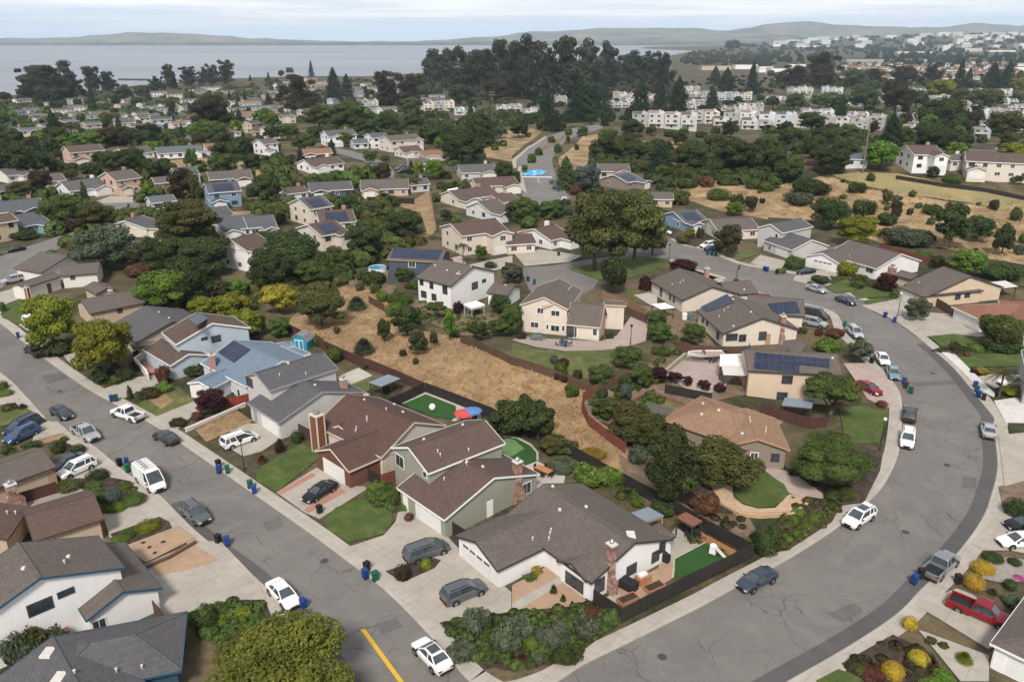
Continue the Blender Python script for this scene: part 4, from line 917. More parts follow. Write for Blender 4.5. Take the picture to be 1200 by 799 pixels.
# ---------------------------------------------------------------- fences and walls
FM = dict(black=mat_boards('fence_black', (.028, .024, .022)), plum=mat_boards('fence_plum', (.075, .036, .03)), rust=mat_boards('fence_rust', (.17, .06, .04)), red=mat_boards('fence_red', (.25, .05, .03)), tan=mat_boards('fence_tan', (.24, .15, .09)), cedar=mat_boards('fence_cedar', (.4, .19, .085)), brown=mat_boards('fence_brown', (.1, .06, .04)), weath=mat_boards('fence_weathered', (.2, .16, .13)))
M_STUCCO = mat_wall((.68, .65, .6), 'wall_paint_stucco')
def fence(label, s, h=1.8, mat='black', th=.06, posts=True, name='fence', cat='fence', top=True, m=None, ref=None):
    pts = [G(x, y, h if top else 0) for x, y in PX(s)]; pts = [V((p.x, p.y, H(p.x, p.y))) for p in pts]
    root = empty(name, pts[0], label, cat); c = pts[0]; mt = m or FM[mat]; P = MB(); pp = []; run = 0
    for a, b in zip(pts, pts[1:]):
        d = (b-a); d.z = 0; L = d.length; d = d/L; n = V((-d.y, d.x, 0))*th/2; k = max(1, int(L/2.5+.5))
        for i in range(k):
            x0, x1 = i*L/k, (i+1)*L/k; p = a+d*x0; q = a+d*x1; zp, zq = H(p.x, p.y), H(q.x, q.y); ds = rnd.uniform(-.04, .04)
            B = [V((p.x, p.y, zp-.1)), V((q.x, q.y, zq-.1))]; T = [V((p.x, p.y, zp+h+ds)), V((q.x, q.y, zq+h+ds))]
            for sg in (-1, 1):
                f = [B[0]+n*sg, B[1]+n*sg, T[1]+n*sg, T[0]+n*sg]; uv = [(run+x0, 0), (run+x1, 0), (run+x1, h), (run+x0, h)]
                if sg > 0: f.reverse(); uv.reverse()
                P.face(f, uv)
            P.face([T[0]-n, T[1]-n, T[1]+n, T[0]+n]); P.face([B[0]-n, T[0]-n, T[0]+n, B[0]+n]); P.face([B[1]+n, T[1]+n, T[1]-n, B[1]-n])
            if i or a is pts[0]: pp.append(V((p.x, p.y, zp)))
        pp.append(b.copy()); run += L
    P.build('panel' if posts else 'wall_face', mt, root, off=c)
    if posts:
        pm = MB(); pm.box((0, 0, h/2-.05), (.13, .13, h+.12)); me = pm.mesh('post', mt)
        for p in pp: obj('post', me, root, p-c)
    else:
        cp = MB()
        for a, b in zip(pts, pts[1:]): cp.bar(V((a.x, a.y, H(a.x, a.y)+h+.05)), V((b.x, b.y, H(b.x, b.y)+h+.05)), th+.1, .09)
        cp.build('coping', mt, root, off=c)
    if ref: land(ref, pts[len(pts)//2]+V((0, 0, 1)))
    return root
for a in [
 ('black board fence along the pavement round the turf yard', '2 375,605 595,742 715,683 K 300,795 1092,414', 1.8, 'black'),
 ('long black fence at the back of the white corner house', 'Q 200,545 620,770 K 310,-15 600,165 1092,408', 1.8, 'black'),
 ('black fence between the turf lawn and the straw slope', 'M 655,185 1170,382 Q 60,480 190,540', 1.8, 'black'),
 ('plum brown fence at the foot of the straw slope', 'f 125,283 420,418 M 200,0 640,182', 1.8, 'plum'),
 ('short black fence dividing the gazebo yard from the turf yard', 'M 645,188 370,312', 1.8, 'black'),
 ('dark fence along the top of the straw slope below the terrace lawn', 'f 870,335 1000,385 g 0,428 210,495 345,548', 1.5, 'brown'),
 ('rust red zigzag fence at the corner of the straw slope', 'Q 395,72 290,128 282,200 335,310 500,435 620,520', 1.7, 'rust'),
 ('dark fence running from the rust corner to the shrubs', 'g 362,546 480,502 590,470', 1.7, 'brown'),
 ('dark fence behind the boat yard', 'g 700,355 770,378 1000,388', 1.9, 'brown'),
 ('weathered tan fence beside the large cream house', 'D 770,205 940,265 1110,345', 1.8, 'tan'),
 ('dark brown fence behind the tan hip roof', 'F 615,165 900,248 1000,238', 1.7, 'plum'),
 ('black fence below the purple shrubs', 'N 0,560 430,645', 1.5, 'black'),
 ('rust brown fence along the foot of the dry hill', 'G 450,112 720,190 850,225', 1.7, 'rust'),
 ('dark side gate fence beside the tan gable house', 'G 730,388 832,445', 1.8, 'brown'),
 ('bright red fence below the blue roof', '6 290,655 480,602', 1.7, 'red'),
 ('plum brown side fence between gravel strip and tan wall', 'B 128,520 432,428', 1.7, 'plum'),
 ('small black gate beside the sage green house', '1 70,408 205,492', 1.8, 'black'),
 ('black gate panel by the brown gable', 'b 350,130 385,150', 1.8, 'black'),
 ('red-brown side fence between the brown and sage houses', 'b 385,150 442,132', 1.7, 'rust'),
 ('dark brown side gate behind the white garage wing', 'A 895,318 982,412', 1.8, 'brown'),
 ('rust red fence behind the low slate blue house', 'j 150,400 300,385 450,372', 2., 'red'),
 ('black fence below the split taupe roof', 'j 520,362 740,370', 2., 'black'),
 ('weathered fence running down beside the dirt strip', 'j 818,338 830,420 845,505', 1.6, 'weath'),
 ('dark fence along the crest of the dry hill', 'l 600,262 820,298 1020,322 1230,365', 1.5, 'black'),
 ('dark fence beside the slate roofed house', '8 640,745 840,660', 1.7, 'black'),
 ('cedar plank screen beside the artificial lawn', 'K 552,300 900,490', 1.0, 'cedar'),
 ('dark fence behind the barn shed', 'f 255,330 300,375', 1.6, 'plum'),
 ('brown fence behind the white two-storey house', 'f 480,170 545,205', 1.6, 'brown'),
 ('weathered timber fence beside the grassy terrace', 'D 965,330 1120,395', 1.8, 'brown'),
 ('black side gate beside the slate roofed two-storey house', '5 530,640 625,690', 1.8, 'plum'),
]: fence(*a)
fence('curved white courtyard wall in front of the pale blue house', '7 240,415 170,430 118,462 160,510 205,555 222,592', 1.2, th=.22, posts=False, name='garden_wall', cat='wall', m=M_STUCCO)
fence('low brown edging wall round the peach gravel bed', 'a 455,436 530,405 614,356', .5, th=.22, posts=False, name='garden_wall', cat='wall', m=mat_plain('brown_stone', (.15, .09, .06), .9))
fence('orange coped garden wall below the white house with navy trim', 'A 45,632 290,540 400,482', 1.2, th=.6, posts=False, name='garden_wall', cat='wall', m=mat_plain('orange_stone', (.36, .17, .1), .9))
fence('white kerb wall round the straw coloured front yard', 'e 790,735 900,688 1045,625', .5, th=.25, posts=False, name='garden_wall', cat='wall', m=M_STUCCO)
fence('curved stone retaining wall beside the boat yard', 'N 0,430 100,340 190,270', .8, th=.35, posts=False, name='garden_wall', cat='wall', m=mat_plain('pale_stone', (.36, .3, .25), .9))
fence('low red-brown wall round the grey sunken court', 'Q 530,290 680,180 810,115 1060,205', .6, th=.35, posts=False, name='garden_wall', cat='wall', m=mat_plain('red_stone', (.2, .1, .075), .9))
sheet('sunken_court', 'Q 770,215 1000,260 920,325 800,260', M_PATCH, .12); sheet('yard', 'Q 540,290 700,190 815,130 1060,215 920,325 700,330', M_LAWN2, .08)
fence('peach retaining wall round the curved path', 'F 370,740 480,803 600,815 800,805 885,740', .4, th=.2, posts=False, name='garden_wall', cat='wall', m=mat_plain('peach_stone', (.5, .33, .2), .9))
# ---------------------------------------------------------------- vehicles
M_TYRE = mat_plain('tyre', (.018, .018, .018), .85); M_RIM = mat_plain('rim', (.35, .35, .36), .35, .1, metal=.8); M_CGLASS = mat_plain('car_glass', (.05, .062, .07), .06, .5, .8, spec=.9)
M_HEAD = mat_plain('headlight', (.7, .7, .68), .15, .05); M_TAIL = mat_plain('tail_light', (.3, .015, .012), .25, .1); M_BLACK = mat_plain('black_plastic', (.02, .02, .021), .6, .1)
TYPES = dict(
 sedan=dict(st=[(-2.36,.8,.72),(-2.28,.98,.82),(-1.7,1.03,.89),(-.9,.98,.91),(.9,.95,.91),(1.6,.88,.88),(2.12,.78,.82),(2.36,.62,.7)], cab=(-1.95,1.25,.95,.83),top=(-1.0,.25,1.42,.6), wx=(-1.4,1.42)),
 suv=dict(st=[(-2.34,.95,.8),(-2.26,1.08,.88),(-1.6,1.12,.92),(.9,1.07,.92),(1.6,1.02,.9),(2.1,.94,.85),(2.34,.75,.74)], cab=(-2.28,1.3,1.06,.86),top=(-1.95,.3,1.68,.68), wx=(-1.4,1.42)),
 minivan=dict(st=[(-2.5,.95,.84),(-2.42,1.1,.92),(-1.6,1.12,.95),(1.2,1.06,.95),(1.9,.98,.9),(2.3,.85,.82),(2.5,.68,.72)], cab=(-2.45,1.9,1.06,.9),top=(-2.15,.55,1.72,.72), wx=(-1.5,1.55)),
 van=dict(st=[(-2.8,1.1,.9),(-2.75,1.25,1.),(-1.6,1.28,1.02),(1.5,1.25,1.02),(2.2,1.15,.98),(2.65,.98,.9),(2.8,.75,.8)], cab=(-2.74,2.15,1.22,.99),top=(-2.7,1.15,2.4,.86), wx=(-1.7,1.75)),
 pickup=dict(st=[(-.75,1.05,.95),(.4,1.06,.97),(1.2,1.08,.97),(2.0,1.05,.95),(2.6,.98,.9),(2.8,.78,.8)], cab=(-.72,1.55,1.06,.9),top=(-.5,.75,1.78,.72), wx=(-1.75,1.85), bed=(-2.85,-.72)),
)
def car_meshes(ty):
    T = TYPES[ty]; b = MB(); zb = .26; secs = []
    for x, zt, hw in T['st']:
        e = .1 if x in (T['st'][0][0], T['st'][-1][0]) else 0
        h = [(hw*.86, zb+e), (hw, zb+.2+e), (hw, zb+.6*(zt-zb)), (hw*.985, zt-.1), (hw*.86, zt), (hw*.4, zt+.025)]
        secs.append([V((x, -y, z)) for y, z in h]+[V((x, y, z)) for y, z in h[::-1]])
    n = len(secs[0])
    for s0, s1 in zip(secs, secs[1:]):
        for i in range(n-1): b.face([s0[i], s1[i], s1[i+1], s0[i+1]][::-1])
        b.face([s0[0], s0[-1], s1[-1], s1[0]])
    b.face(secs[0]); b.face(secs[-1][::-1])
    x0, x1, zc, hc = T['cab']; t0, t1, zr, hr = T['top']
    lo = [V((x0, -hc, zc-.06)), V((x1, -hc*.94, zc-.06)), V((x1, hc*.94, zc-.06)), V((x0, hc, zc-.06))]; hi = [V((t0, -hr, zr)), V((t1, -hr*.97, zr)), V((t1, hr*.97, zr)), V((t0, hr, zr))]
    g = MB(); g.hexa(lo+hi)
    for i in range(4): b.bar(lo[i], hi[i]+V((0, 0, .0)), .1, .1)
    for sg in (-1, 1):
        for f in ((.42, .45) if ty != 'pickup' else (.4, .42)), ((.2, .15) if ty in ('suv', 'minivan') else None):
            if f: p = V((x0+(x1-x0)*f[0], sg*hc*.985, zc)); q = V((t0+(t1-t0)*f[1], sg*hr*1.0, zr)); b.bar(p, q, .07, .09)
    if ty == 'van':
        for sg in (-1, 1):   # closed cargo sides
            q = [V((x0-.01, sg*(hc+.006), zc-.05)), V((.75, sg*(hc*.972+.006), zc-.05)), V((.62, sg*(hr*.985+.01), zr)), V((t0-.01, sg*(hr+.01), zr))]
            b.face(q if sg < 0 else q[::-1])
        b.face([V((x0-.012, hc, zc-.05)), V((x0-.012, -hc, zc-.05)), V((t0-.012, -hr, zr)), V((t0-.012, hr, zr))])
    rt = []; 
    for zz, k in ((0, 1.04), (.05, 1.0), (.085, .8)):
        cx = (t0+t1)/2; lx = (t1-t0)/2+.05; rt.append([V((cx+a*lx*k, c*hr*k, zr+zz)) for a, c in ((-1, -.8), (-.9, -1), (.9, -1), (1, -.8), (1, .8), (.9, 1), (-.9, 1), (-1, .8))])
    for s0, s1 in zip(rt, rt[1:]):
        for i in range(8): b.face([s0[i], s0[(i+1) % 8], s1[(i+1) % 8], s1[i]])
    b.face(rt[-1]); b.face(rt[0][::-1])
    if 'bed' in T:
        u0, u1 = T['bed']; hw = .95
        b.box(((u0+u1)/2, 0, .52), (u1-u0, 1.86, .5))
        for sg in (-1, 1): b.box(((u0+u1)/2, sg*(hw-.05), .8), (u1-u0, .12, .56))
        b.box((u0+.05, 0, .8), (.1, 1.9, .56)); b.box((u1-.03, 0, .85), (.06, 1.8, .6))
    hw = max(s[2] for s in T['st']); ex = []
    def X(nm, f): k = MB(); f(k); ex.append((nm, k.mesh(nm, M_BLACK)))
    for x in T['wx']:
        for sg in (-1, 1): X('wheel_arch', lambda k: k.tube([(x, sg*(hw-.02), .36), (x, sg*(hw+.012), .36)], [.43, .43], 14))
    fx, fz, fw = T['st'][-1]; rx, rz, rw = T['st'][0] if 'bed' not in T else (T['bed'][0], 1.0, .95)
    X('grille', lambda k: k.box((fx+.0, 0, fz-.2), (.06, fw*1.1, .2))); X('bumper', lambda k: k.box((fx+.01, 0, .36), (.08, fw*1.7, .16))); X('bumper', lambda k: k.box((rx-.01, 0, .4), (.08, rw*1.8, .2)))
    if 'bed' in T: X('bed_liner', lambda k: k.box(((T['bed'][0]+T['bed'][1])/2, 0, .785), (T['bed'][1]-T['bed'][0]-.16, 1.64, .03)))
    if ty in ('suv', 'minivan'):
        for sg in (-1, 1): X('roof_rail', lambda k: k.bar((t0+.15, sg*hr*.86, zr+.12), (t1-.25, sg*hr*.86, zr+.12), .05, .05))
    d = dict(body=b.mesh('car_body'), window=g.mesh('car_window', M_CGLASS), ex=ex)
    for nm, mt, pos in (('headlight', M_HEAD, (fx-.1, fw*.78, fz-.1)), ('tail_light', M_TAIL, (rx+.06, rw*.86, rz-.08))):
        m = MB(); m.box((0, 0, 0), (.22, .34, .15)); d[nm] = (m.mesh(nm, mt), pos)
    m = MB(); m.tube([(0, -.11, 0), (0, -.105, 0), (0, .105, 0), (0, .11, 0)], [.27, .34, .34, .27], 16); d['tyre'] = m.mesh('tyre', M_TYRE)
    m = MB(); m.tube([(0, -.115, 0), (0, .115, 0)], [.21, .21], 10); d['rim'] = m.mesh('rim', M_RIM)
    m = MB(); m.box((0, 0, 0), (.12, .2, .13)); d['mirror'] = (m.mesh('mirror', M_BLACK), (x1-.32, hc+.12, zc+.06)); d['wx'] = T['wx']; d['hw'] = hw
    me = d['body']; me.materials.append(None)
    bm = bmesh.new(); bm.from_mesh(me); bmesh.ops.remove_doubles(bm, verts=bm.verts, dist=1e-4); bmesh.ops.recalc_face_normals(bm, faces=bm.faces); bm.to_mesh(me); bm.free()
    return d
CM = {t: car_meshes(t) for t in TYPES}
CC = dict(white=(.78, .78, .77), black=(.012, .012, .014), silver=(.42, .43, .44), grey=(.12, .13, .14), dgrey=(.05, .055, .06), blue=(.04, .09, .22), navy=(.018, .03, .075), red=(.26, .012, .018), teal=(.2, .32, .36), lgrey=(.26, .27, .28), dblue=(.05, .065, .095), pale=(.5, .55, .58))
def car(ty, col, xy, d, label, cat='car', size=1., low=False, name=None, extras=None, ref=None):
    (px, py), = PX(xy); p = G(px, py, .8); q = G(px+d[0]*.3, py+d[1]*.3, .8); a = atan2(q.y-p.y, q.x-p.x); D = CM[ty]
    z = H(p.x, p.y)+.05
    r = empty(name or dict(van='delivery_van', pickup='pickup_truck').get(ty, 'parked_car'), (p.x, p.y, z), label, cat, 'cars and trucks of the neighbourhood', a); r.scale = (size,)*3
    m = mat_car('car_paint_'+col, CC[col], .22, .35 if col not in ('white',) else .0)
    b = obj('body', D['body'], r); b.material_slots[0].link = 'OBJECT'; b.material_slots[0].material = m
    obj('window', D['window'], r)
    for nm, me in D['ex']:
        if not low: obj(nm, me, r)
    for nm in ('headlight', 'tail_light', 'mirror'):
        if low and nm == 'mirror': continue
        me, (x, y, zz) = D[nm]
        for sg in (-1, 1): obj(nm, me, r, (x, sg*y, zz))
    for x in D['wx']:
        for sg in (-1, 1):
            w = obj('wheel', D['tyre'], r, (x, sg*(D['hw']-.09), .34))
            if not low: obj('rim', D['rim'], w)
    if extras: extras(r, b)
    if ref: land(ref, p)
    return r
def rack(r, b):
    m = MB()
    for x in (-2., -1.2, -.4, .4): m.box((x, 0, 2.62), (.06, 1.6, .06))
    for y in (-.75, .75, .3): m.bar((-2.3, y, 2.66), (.8, y, 2.66), .07, .07)
    for x in (-2., .4):
        for y in (-.75, .75): m.box((x, y, 2.52), (.05, .05, .22))
    m.build('roof_rack', M_VENT, r)
    m = MB()
    for y in (-.45, -.1): m.bar((-2.2, y, 2.72), (.5, y, 2.72), .05, .08)
    for i in range(8): m.box((-2.1+i*.36, -.275, 2.72), (.05, .35, .04))
    m.build('ladder', M_METAL, r)
def glassroof(r, b):
    m = MB(); m.box((-.35, 0, 1.52), (1.0, .95, .02)); m.build('sunroof', M_CGLASS, r)
def sunroof(r, b):
    m = MB(); m.box((-.55, 0, 1.775), (1.2, .95, .02)); m.build('sunroof', M_CGLASS, r)
ST = (46, 25); STN = (-46, -25)
for a in [
 ('pickup','black','e 148,400',STN,'black pickup parked beyond the two bright green street trees','pickup'),
 ('sedan','dgrey','P 575,335',(40,24),'dark grey hatchback parked just ahead of the silver pickup','car'),
 ('pickup','silver','P 800,525',(44,28),'silver pickup with black open bed parked by the grassy yard','pickup'),
 ('pickup','white','e 542,668',(-46,-14),'white pickup with dark bed parked beside blue and green bins','pickup'),
 ('sedan','dgrey','e 705,765',(-46,-24),'dark grey sedan parked by the straw coloured front yard','car'),
 ('minivan','white','e 1020,778',(40,-14),'white minivan standing in the driveway of the pale slate roofed house','minivan'),
 ('van','white','a 470,165',(42,36),'white cargo van with ladder rack parked by the clipped shrubs','van',1,False,None,rack,'white cargo van'),
 ('suv','grey','a 612,268',(40,32),'dark grey sport utility parked just ahead of the white cargo van','car'),
 ('suv','white','B 595,318',(-40,18),'white sport utility standing in the driveway beside clipped shrubs','car'),
 ('sedan','dblue','B 525,270',(-40,18),'dark blue sedan half hidden beside the white sport utility','car'),
 ('minivan','navy','P 210,465',(-40,18),'dark navy minivan in the driveway by the worn lawn','minivan'),
 ('suv','blue','P 205,545',(-40,18),'bright blue wagon parked tight beside the navy minivan','car'),
 ('sedan','black','b 200,198',(-44,26),'black sedan on the driveway with brick bands','car'),
 ('minivan','grey','b 535,385',(50,-18),'grey minivan with roof rails in the sage green house driveway','minivan'),
 ('suv','grey','b 652,512',(50,-20),'grey crossover with roof rails before the white garage door','car'),
 ('sedan','white','b 85,518',(34,36),'white sedan parked at the kerb above the big leafy tree','car'),
 ('sedan','white','b 550,708',(-34,-36),'white sedan with dark glass roof driving up beside the yellow line','car',1,False,None,glassroof),
 ('sedan','dblue','c 768,473',(-44,22),'slate blue sedan parked outside the black board fence','car'),
 ('suv','white','d 285,280',(-42,26),'white sport utility with sunroof driving round the bend','car',1,False,None,sunroof),
 ('pickup','lgrey','d 542,430',(40,-36),'weathered grey pickup with black bed parked on the dark asphalt strip','pickup'),
 ('pickup','red','d 668,575',(48,20),'red pickup in the driveway beside the yellow shrubs','pickup',1,False,None,None,'red pickup'),
 ('suv','white','d 437,35',(-4,40),'white sport utility nose to tail with the dark one on the bend','car'),
 ('suv','dgrey','h 603,668',(4,-40),'dark grey sport utility parked nose to tail with the white one','car'),
 ('sedan','silver','h 938,735',(-7,-40),'silver sedan parked on the outer side of the bend','car'),
 ('sedan','teal','h 533,492',(12,28),'teal blue sedan parked on the inner kerb by the pink driveway','car'),
 ('sedan','white','h 488,433',(16,24),'white sedan parked directly behind the teal blue sedan','car'),
 ('suv','pale','h 370,322',(22,20),'pale blue-white wagon half hidden by the grey-green tree','car'),
 ('suv','silver','h 198,282',(40,8),'silver wagon in the driveway beside the white roofed van','car'),
 ('van','dgrey','h 200,248',(40,8),'dark van with white roof in the solar house driveway','van',.85),
 ('sedan','silver','h 205,137',(40,12),'silver sedan parked by the two green front lawns','car'),
 ('sedan','dblue','h 332,186',(40,14),'dark blue-grey sedan parked ahead of the silver sedan','car'),
 ('sedan','black','h 162,64',(-30,4),'black sedan in the driveway of the white bend garage','car'),
 ('suv','white','h 1045,535',(-40,2),'white sport utility standing behind the small palm','car'),
 ('sedan','red','h 428,557',(30,14),'dark red sedan on the pink driveway behind the round tree','car'),
 ('sedan','red','E 950,388',(-40,4),'red sedan parked beside the cream house garage','car'),
 ('sedan','white','d 790,352',(-40,2),'white coupe cut by the frame edge above the gravel garden','car'),
 ('sedan','black','d 810,300',(-40,2),'black car at the frame edge beyond the white coupe','car'),
 ('sedan','white','k 708,524',(40,3),'white car in the driveway of the blue-grey house','car'),
 ('suv','white','k 918,587',(-40,6),'white sport utility beside the purple-brown tree','car'),
 ('sedan','dblue','k 942,602',(40,-3),'dark blue car hidden behind the purple-brown tree','car'),
 ('sedan','black','k 185,290',(3,20),'black car near the painted blue crossing','car',1,True),
 ('sedan','white','k 245,375',(3,20),'white car parked below the black car on the crossing street','car',1,True),
 ('van','white','i 232,515',(40,4),'white passenger van in the driveway of the pale teal house','van',1,True),
 ('sedan','black','i 72,606',(-40,8),'black car parked on the upper street by the frame edge','car',1,True),
 ('suv','silver','i 60,748',(-40,8),'silver wagon in the driveway by stepped taupe roofs','car',1,True),
 ('sedan','red','i 345,482',(40,3),'dark red car in the shade of the olive trees','car',1,True),
 ('sedan','white','i 1060,608',(-40,5),'white car in the driveway of the white garage gable','car',1,True),
 ('sedan','blue','j 15,570',(-40,5),'blue car beside the pale palm house','car',1,True),
 ('sedan','blue','j 545,152',(-40,3),'bright blue car on the curving street','car',1,True),
 ('pickup','grey','j 678,226',(-40,6),'grey pickup in the driveway above the curving street','pickup',.95,True),
 ('pickup','dgrey','j 690,240',(-40,6),'darker pickup below the grey one by the curving street','pickup',.95,True),
 ('suv','white','e 132,278',(20,12),'white sport utility beside the clipped lawn and street tree','car',1,True),
 ('sedan','white','i 38,378',(-30,4),'white car by the edge house with brown roof','car',1,True),
 ('suv','white','i 348,262',(30,4),'white car half hidden on the dry bank','car',1,True) if False else ('sedan','silver','R 310,545',(-40,3),'silver car hidden beside the tan pines near the painted crossing','car',1,True),
 ('sedan','navy','R 705,530',(10,20),'navy car near the blue-green tree on the crossing street','car',1,True),
]: car(*a)
# ---------------------------------------------------------------- bins
def bin_proto():
    b = MB(); b.box((0, 0, .52), (.5, .48, .92), None, 1.16); l = MB(); l.box((.02, 0, 1.03), (.66, .62, .09), None, .9); l.box((-.3, 0, .98), (.08, .5, .06)); w = MB(); w.tube([(-.22, -.27, .1), (-.22, .27, .1)], [.1, .1], 8)
    return b.mesh('bin_body'), l.mesh('bin_lid'), w.mesh('wheel', M_TYRE)
BP = bin_proto()
BC = dict(blue=(.012, .045, .2), green=(.01, .1, .06), black=(.014, .014, .015), brown=(.05, .03, .025), dgreen=(.008, .06, .04))
BM = {k: mat_plain('bin_'+k, v, .5, .15) for k, v in BC.items()}
for me in BP[:2]: me.materials.append(None)
for s, c, lab in [
 ('e 80,350','blue','beside the pavement before the black pickup'),('e 478,622','blue','beside the white pickup'),('e 497,620','dgreen','touching the blue one by the white pickup'),
 ('a 376,124','black','on the pavement before the white cargo van'),('a 399,122','blue','on the pavement before the white cargo van'),('a 401,142','green','right behind the white cargo van'),
 ('a 686,128','black','behind the blue and green pair across from the cargo van'),('a 688,145','blue','across the street from the cargo van'),('a 714,146','green','across the street from the cargo van'),
 ('a 785,193','green','by the lawn of the brown roofed house'),('a 798,210','blue','by the lawn of the brown roofed house'),
 ('a 685,365','black','on the kerb below the dark grey sport utility'),('a 713,372','blue','on the kerb below the dark grey sport utility'),
 ('b 343,475','blue','at the foot of the sage house driveway'),('b 375,482','green','at the foot of the sage house driveway'),('b 348,452','black','behind the pair at the foot of the sage driveway'),
 ('b 200,272','black','on the pavement beside the oval lawn'),('b 150,568','blue','peeping out by the white sedan near the big tree'),
 ('d 456,492','blue','on the dark strip behind the weathered grey pickup'),('d 477,474','black','on the dark strip touching the weathered grey pickup'),('d 592,492','black','standing by the hedge above the red pickup'),
 ('h 578,546','blue','near the teal sedan on the bend'),('h 585,564','brown','between the blue and green ones on the bend'),('h 605,585','green','above the dark grey sport utility on the bend'),
 ('h 880,562','blue','topmost of the row on the outer kerb'),('h 886,582','dgreen','in the middle of the outer kerb row'),('h 893,602','blue','lower in the outer kerb row'),('h 915,615','black','at the low end of the outer kerb row'),('h 975,592','black','under the small palm'),
 ('h 325,302','green','standing alone in the bend street'),('h 497,263','blue','lying nearest the green lawns on the bend'),('h 537,284','blue','by the driveway of the tan gable house'),('h 439,458','black','by the hedge behind the white sedan'),
 ('g 68,108','blue','in the cul-de-sac'),('g 95,120','green','in the cul-de-sac'),
 ('k 915,634','blue','below the purple-brown tree'),('k 934,637','dgreen','between the pair below the purple-brown tree'),('k 953,638','green','at the end below the purple-brown tree'),
 ('E 968,185','blue','before the grey two-storey bend house'),('E 990,190','blue','touching its twin before the grey bend house'),('E 1065,208','black','before the grey two-storey bend house'),
 ('k 215,325','blue','near the blue-green tree on the crossing street'),('i 645,384','blue','on the short cul-de-sac'),('i 603,412','black','on the short cul-de-sac road'),('k 218,640','brown','in the driveway at the cul-de-sac mouth'),('k 40,748','blue','hidden in the cul-de-sac corner'),
]:
    (px, py), = PX(s); p = G(px, py, .0); r = empty('wheelie_bin', (p.x, p.y, H(p.x, p.y)+.1), ('tall ' if c == 'black' else '')+c.replace('dgreen', 'dark green')+' wheelie bin '+lab, 'wheelie bin', 'wheelie bins out on the streets', rnd.uniform(0, 6.28)); r.scale = (1.,)*3
    for nm, me in zip(('bin_body', 'lid'), BP[:2]):
        o = obj(nm, me, r); o.material_slots[0].link = 'OBJECT'; o.material_slots[0].material = BM[c] if not (nm == 'lid' and 'cargo van' in lab and c == 'green' and 0) else BM['blue']
    obj('wheel', BP[2], r)
# ---------------------------------------------------------------- lamps, poles
M_LAMPW = mat_plain('lamp_globe', (.7, .69, .64), .3, .03); M_POLE = mat_plain('lamp_pole', (.03, .03, .03), .5, .1); M_WOODP = mat_plain('pole_wood', (.22, .19, .17), .9, .2)
def lamp(label, s, h, globe=True, arm=0.):
    (px, py), = PX(s); p = G(px, py); r = empty('street_lamp', (p.x, p.y, H(p.x, p.y)), label, 'street lamp'); m = MB()
    m.tube([(0, 0, -.2), (0, 0, .5), (0, 0, .55), (0, 0, h)], [.16, .13, .075, .05], 9); m.build('pole', M_POLE, r)
    m = MB()
    if globe: m.dome((0, 0, h+.12), .24, .24, .26, 12, 6, -1.2)
    else: m.box((0, 0, h+.2), (.36, .36, .42), None, 1.2)
    l = m.build('lamp_head', M_LAMPW if globe else M_POLE, r, smooth=globe); m = MB(); m.tube([(0, 0, h-.1), (0, 0, h+.02)], [.06, .15], 8); m.build('collar', M_POLE, l)
lamp('black street lamp with pale globe beside the lawn on the bend', 'z 1030.5,528', 4.6); lamp('black street lamp with white head before the tan gable house', 'G 538,495', 4.8)
lamp('slim black lamp post beside the driveway of the straw front yard', 'a 766,136', 4.2, False); lamp('dark lamp post at the far corner of the pine lawn', 'k 733,672', 4.4, False); lamp('black lamp post on the cream house terrace', 'D 990,632', 3.6, False)
def pole(label, s, h, arms=True, rad=.16):
    (px, py), = PX(s); p = G(px, py); r = empty('utility_pole', (p.x, p.y, H(p.x, p.y)), label, 'utility pole'); m = MB(); m.tube([(0, 0, -.5), (0, 0, h)], [rad, rad*.7], 9); m.build('pole', M_WOODP, r)
    if arms:
        for z in (h-.6, h-2.2):
            m = MB(); m.box((0, 0, z), (3.6 if z > h-1 else 4.6, .2, .24)); c = m.build('cross_arm', M_WOODP, r); m = MB()
            for x in (-1.6, -.9, .9, 1.6): m.tube([(x, 0, z+.1), (x, 0, z+.45)], [.09, .07], 6)
            m.build('insulator', M_VENT, c)
    else:
        m = MB(); m.box((.5, 0, h-.1), (1.2, .14, .14)); m.build('bracket', M_METAL, r)
pole('tall bare grey pole standing on the crest of the dry hill', 'l 440,256', 17.5, False, .2)
pole('tall wooden power pole with cross arms among the far white terraces', 'n 1108,585', 21.)
pole('thin wooden pole before the big eucalyptus row', 'n 628,500', 15.)
def hoop():
    (px, py), = PX('E 750,262'); p = G(px, py); r = empty('basketball_hoop', (p.x, p.y, H(p.x, p.y)+.1), 'portable basketball hoop with dark backboard standing at the kerb beside the cream house', 'basketball hoop', None, -.5)
    m = MB(); m.box((0, 0, .15), (1.3, .8, .3), None, .8); m.build('base', M_BLACK, r); m = MB(); m.tube([(0, 0, .2), (0, 0, 2.6), (.3, 0, 3.3)], [.07, .06, .05], 8); m.build('pole', M_POLE, r)
    m = MB(); m.box((.35, 0, 3.25), (.06, 1.8, 1.1)); m.build('backboard', mat_plain('backboard', (.02, .03, .06), .3), r); m = MB()
    m.tube([(.6+.23*cos(a*pi/6), .23*sin(a*pi/6), 3.05) for a in range(13)], [.02]*13, 5); m.build('rim', mat_plain('rim_orange', (.4, .08, .02), .5), r)
hoop()

M_IRON = mat_plain('cast_iron', (.06, .055, .05), .7, .2)
for s_ in ('b 215,420', 'a 700,55', 'd 430,330', 'd 560,120', 'c 470,720', 'h 700,500', 'P 560,150'):
    p = at0 = G(*PX(s_)[0]); m = MB(); m.face([(p.x+.42*cos(i*pi/8), p.y+.42*sin(i*pi/8), H(p.x, p.y)+.045) for i in range(16)]); o = m.build('manhole_cover', M_IRON); o['kind'] = 'structure'
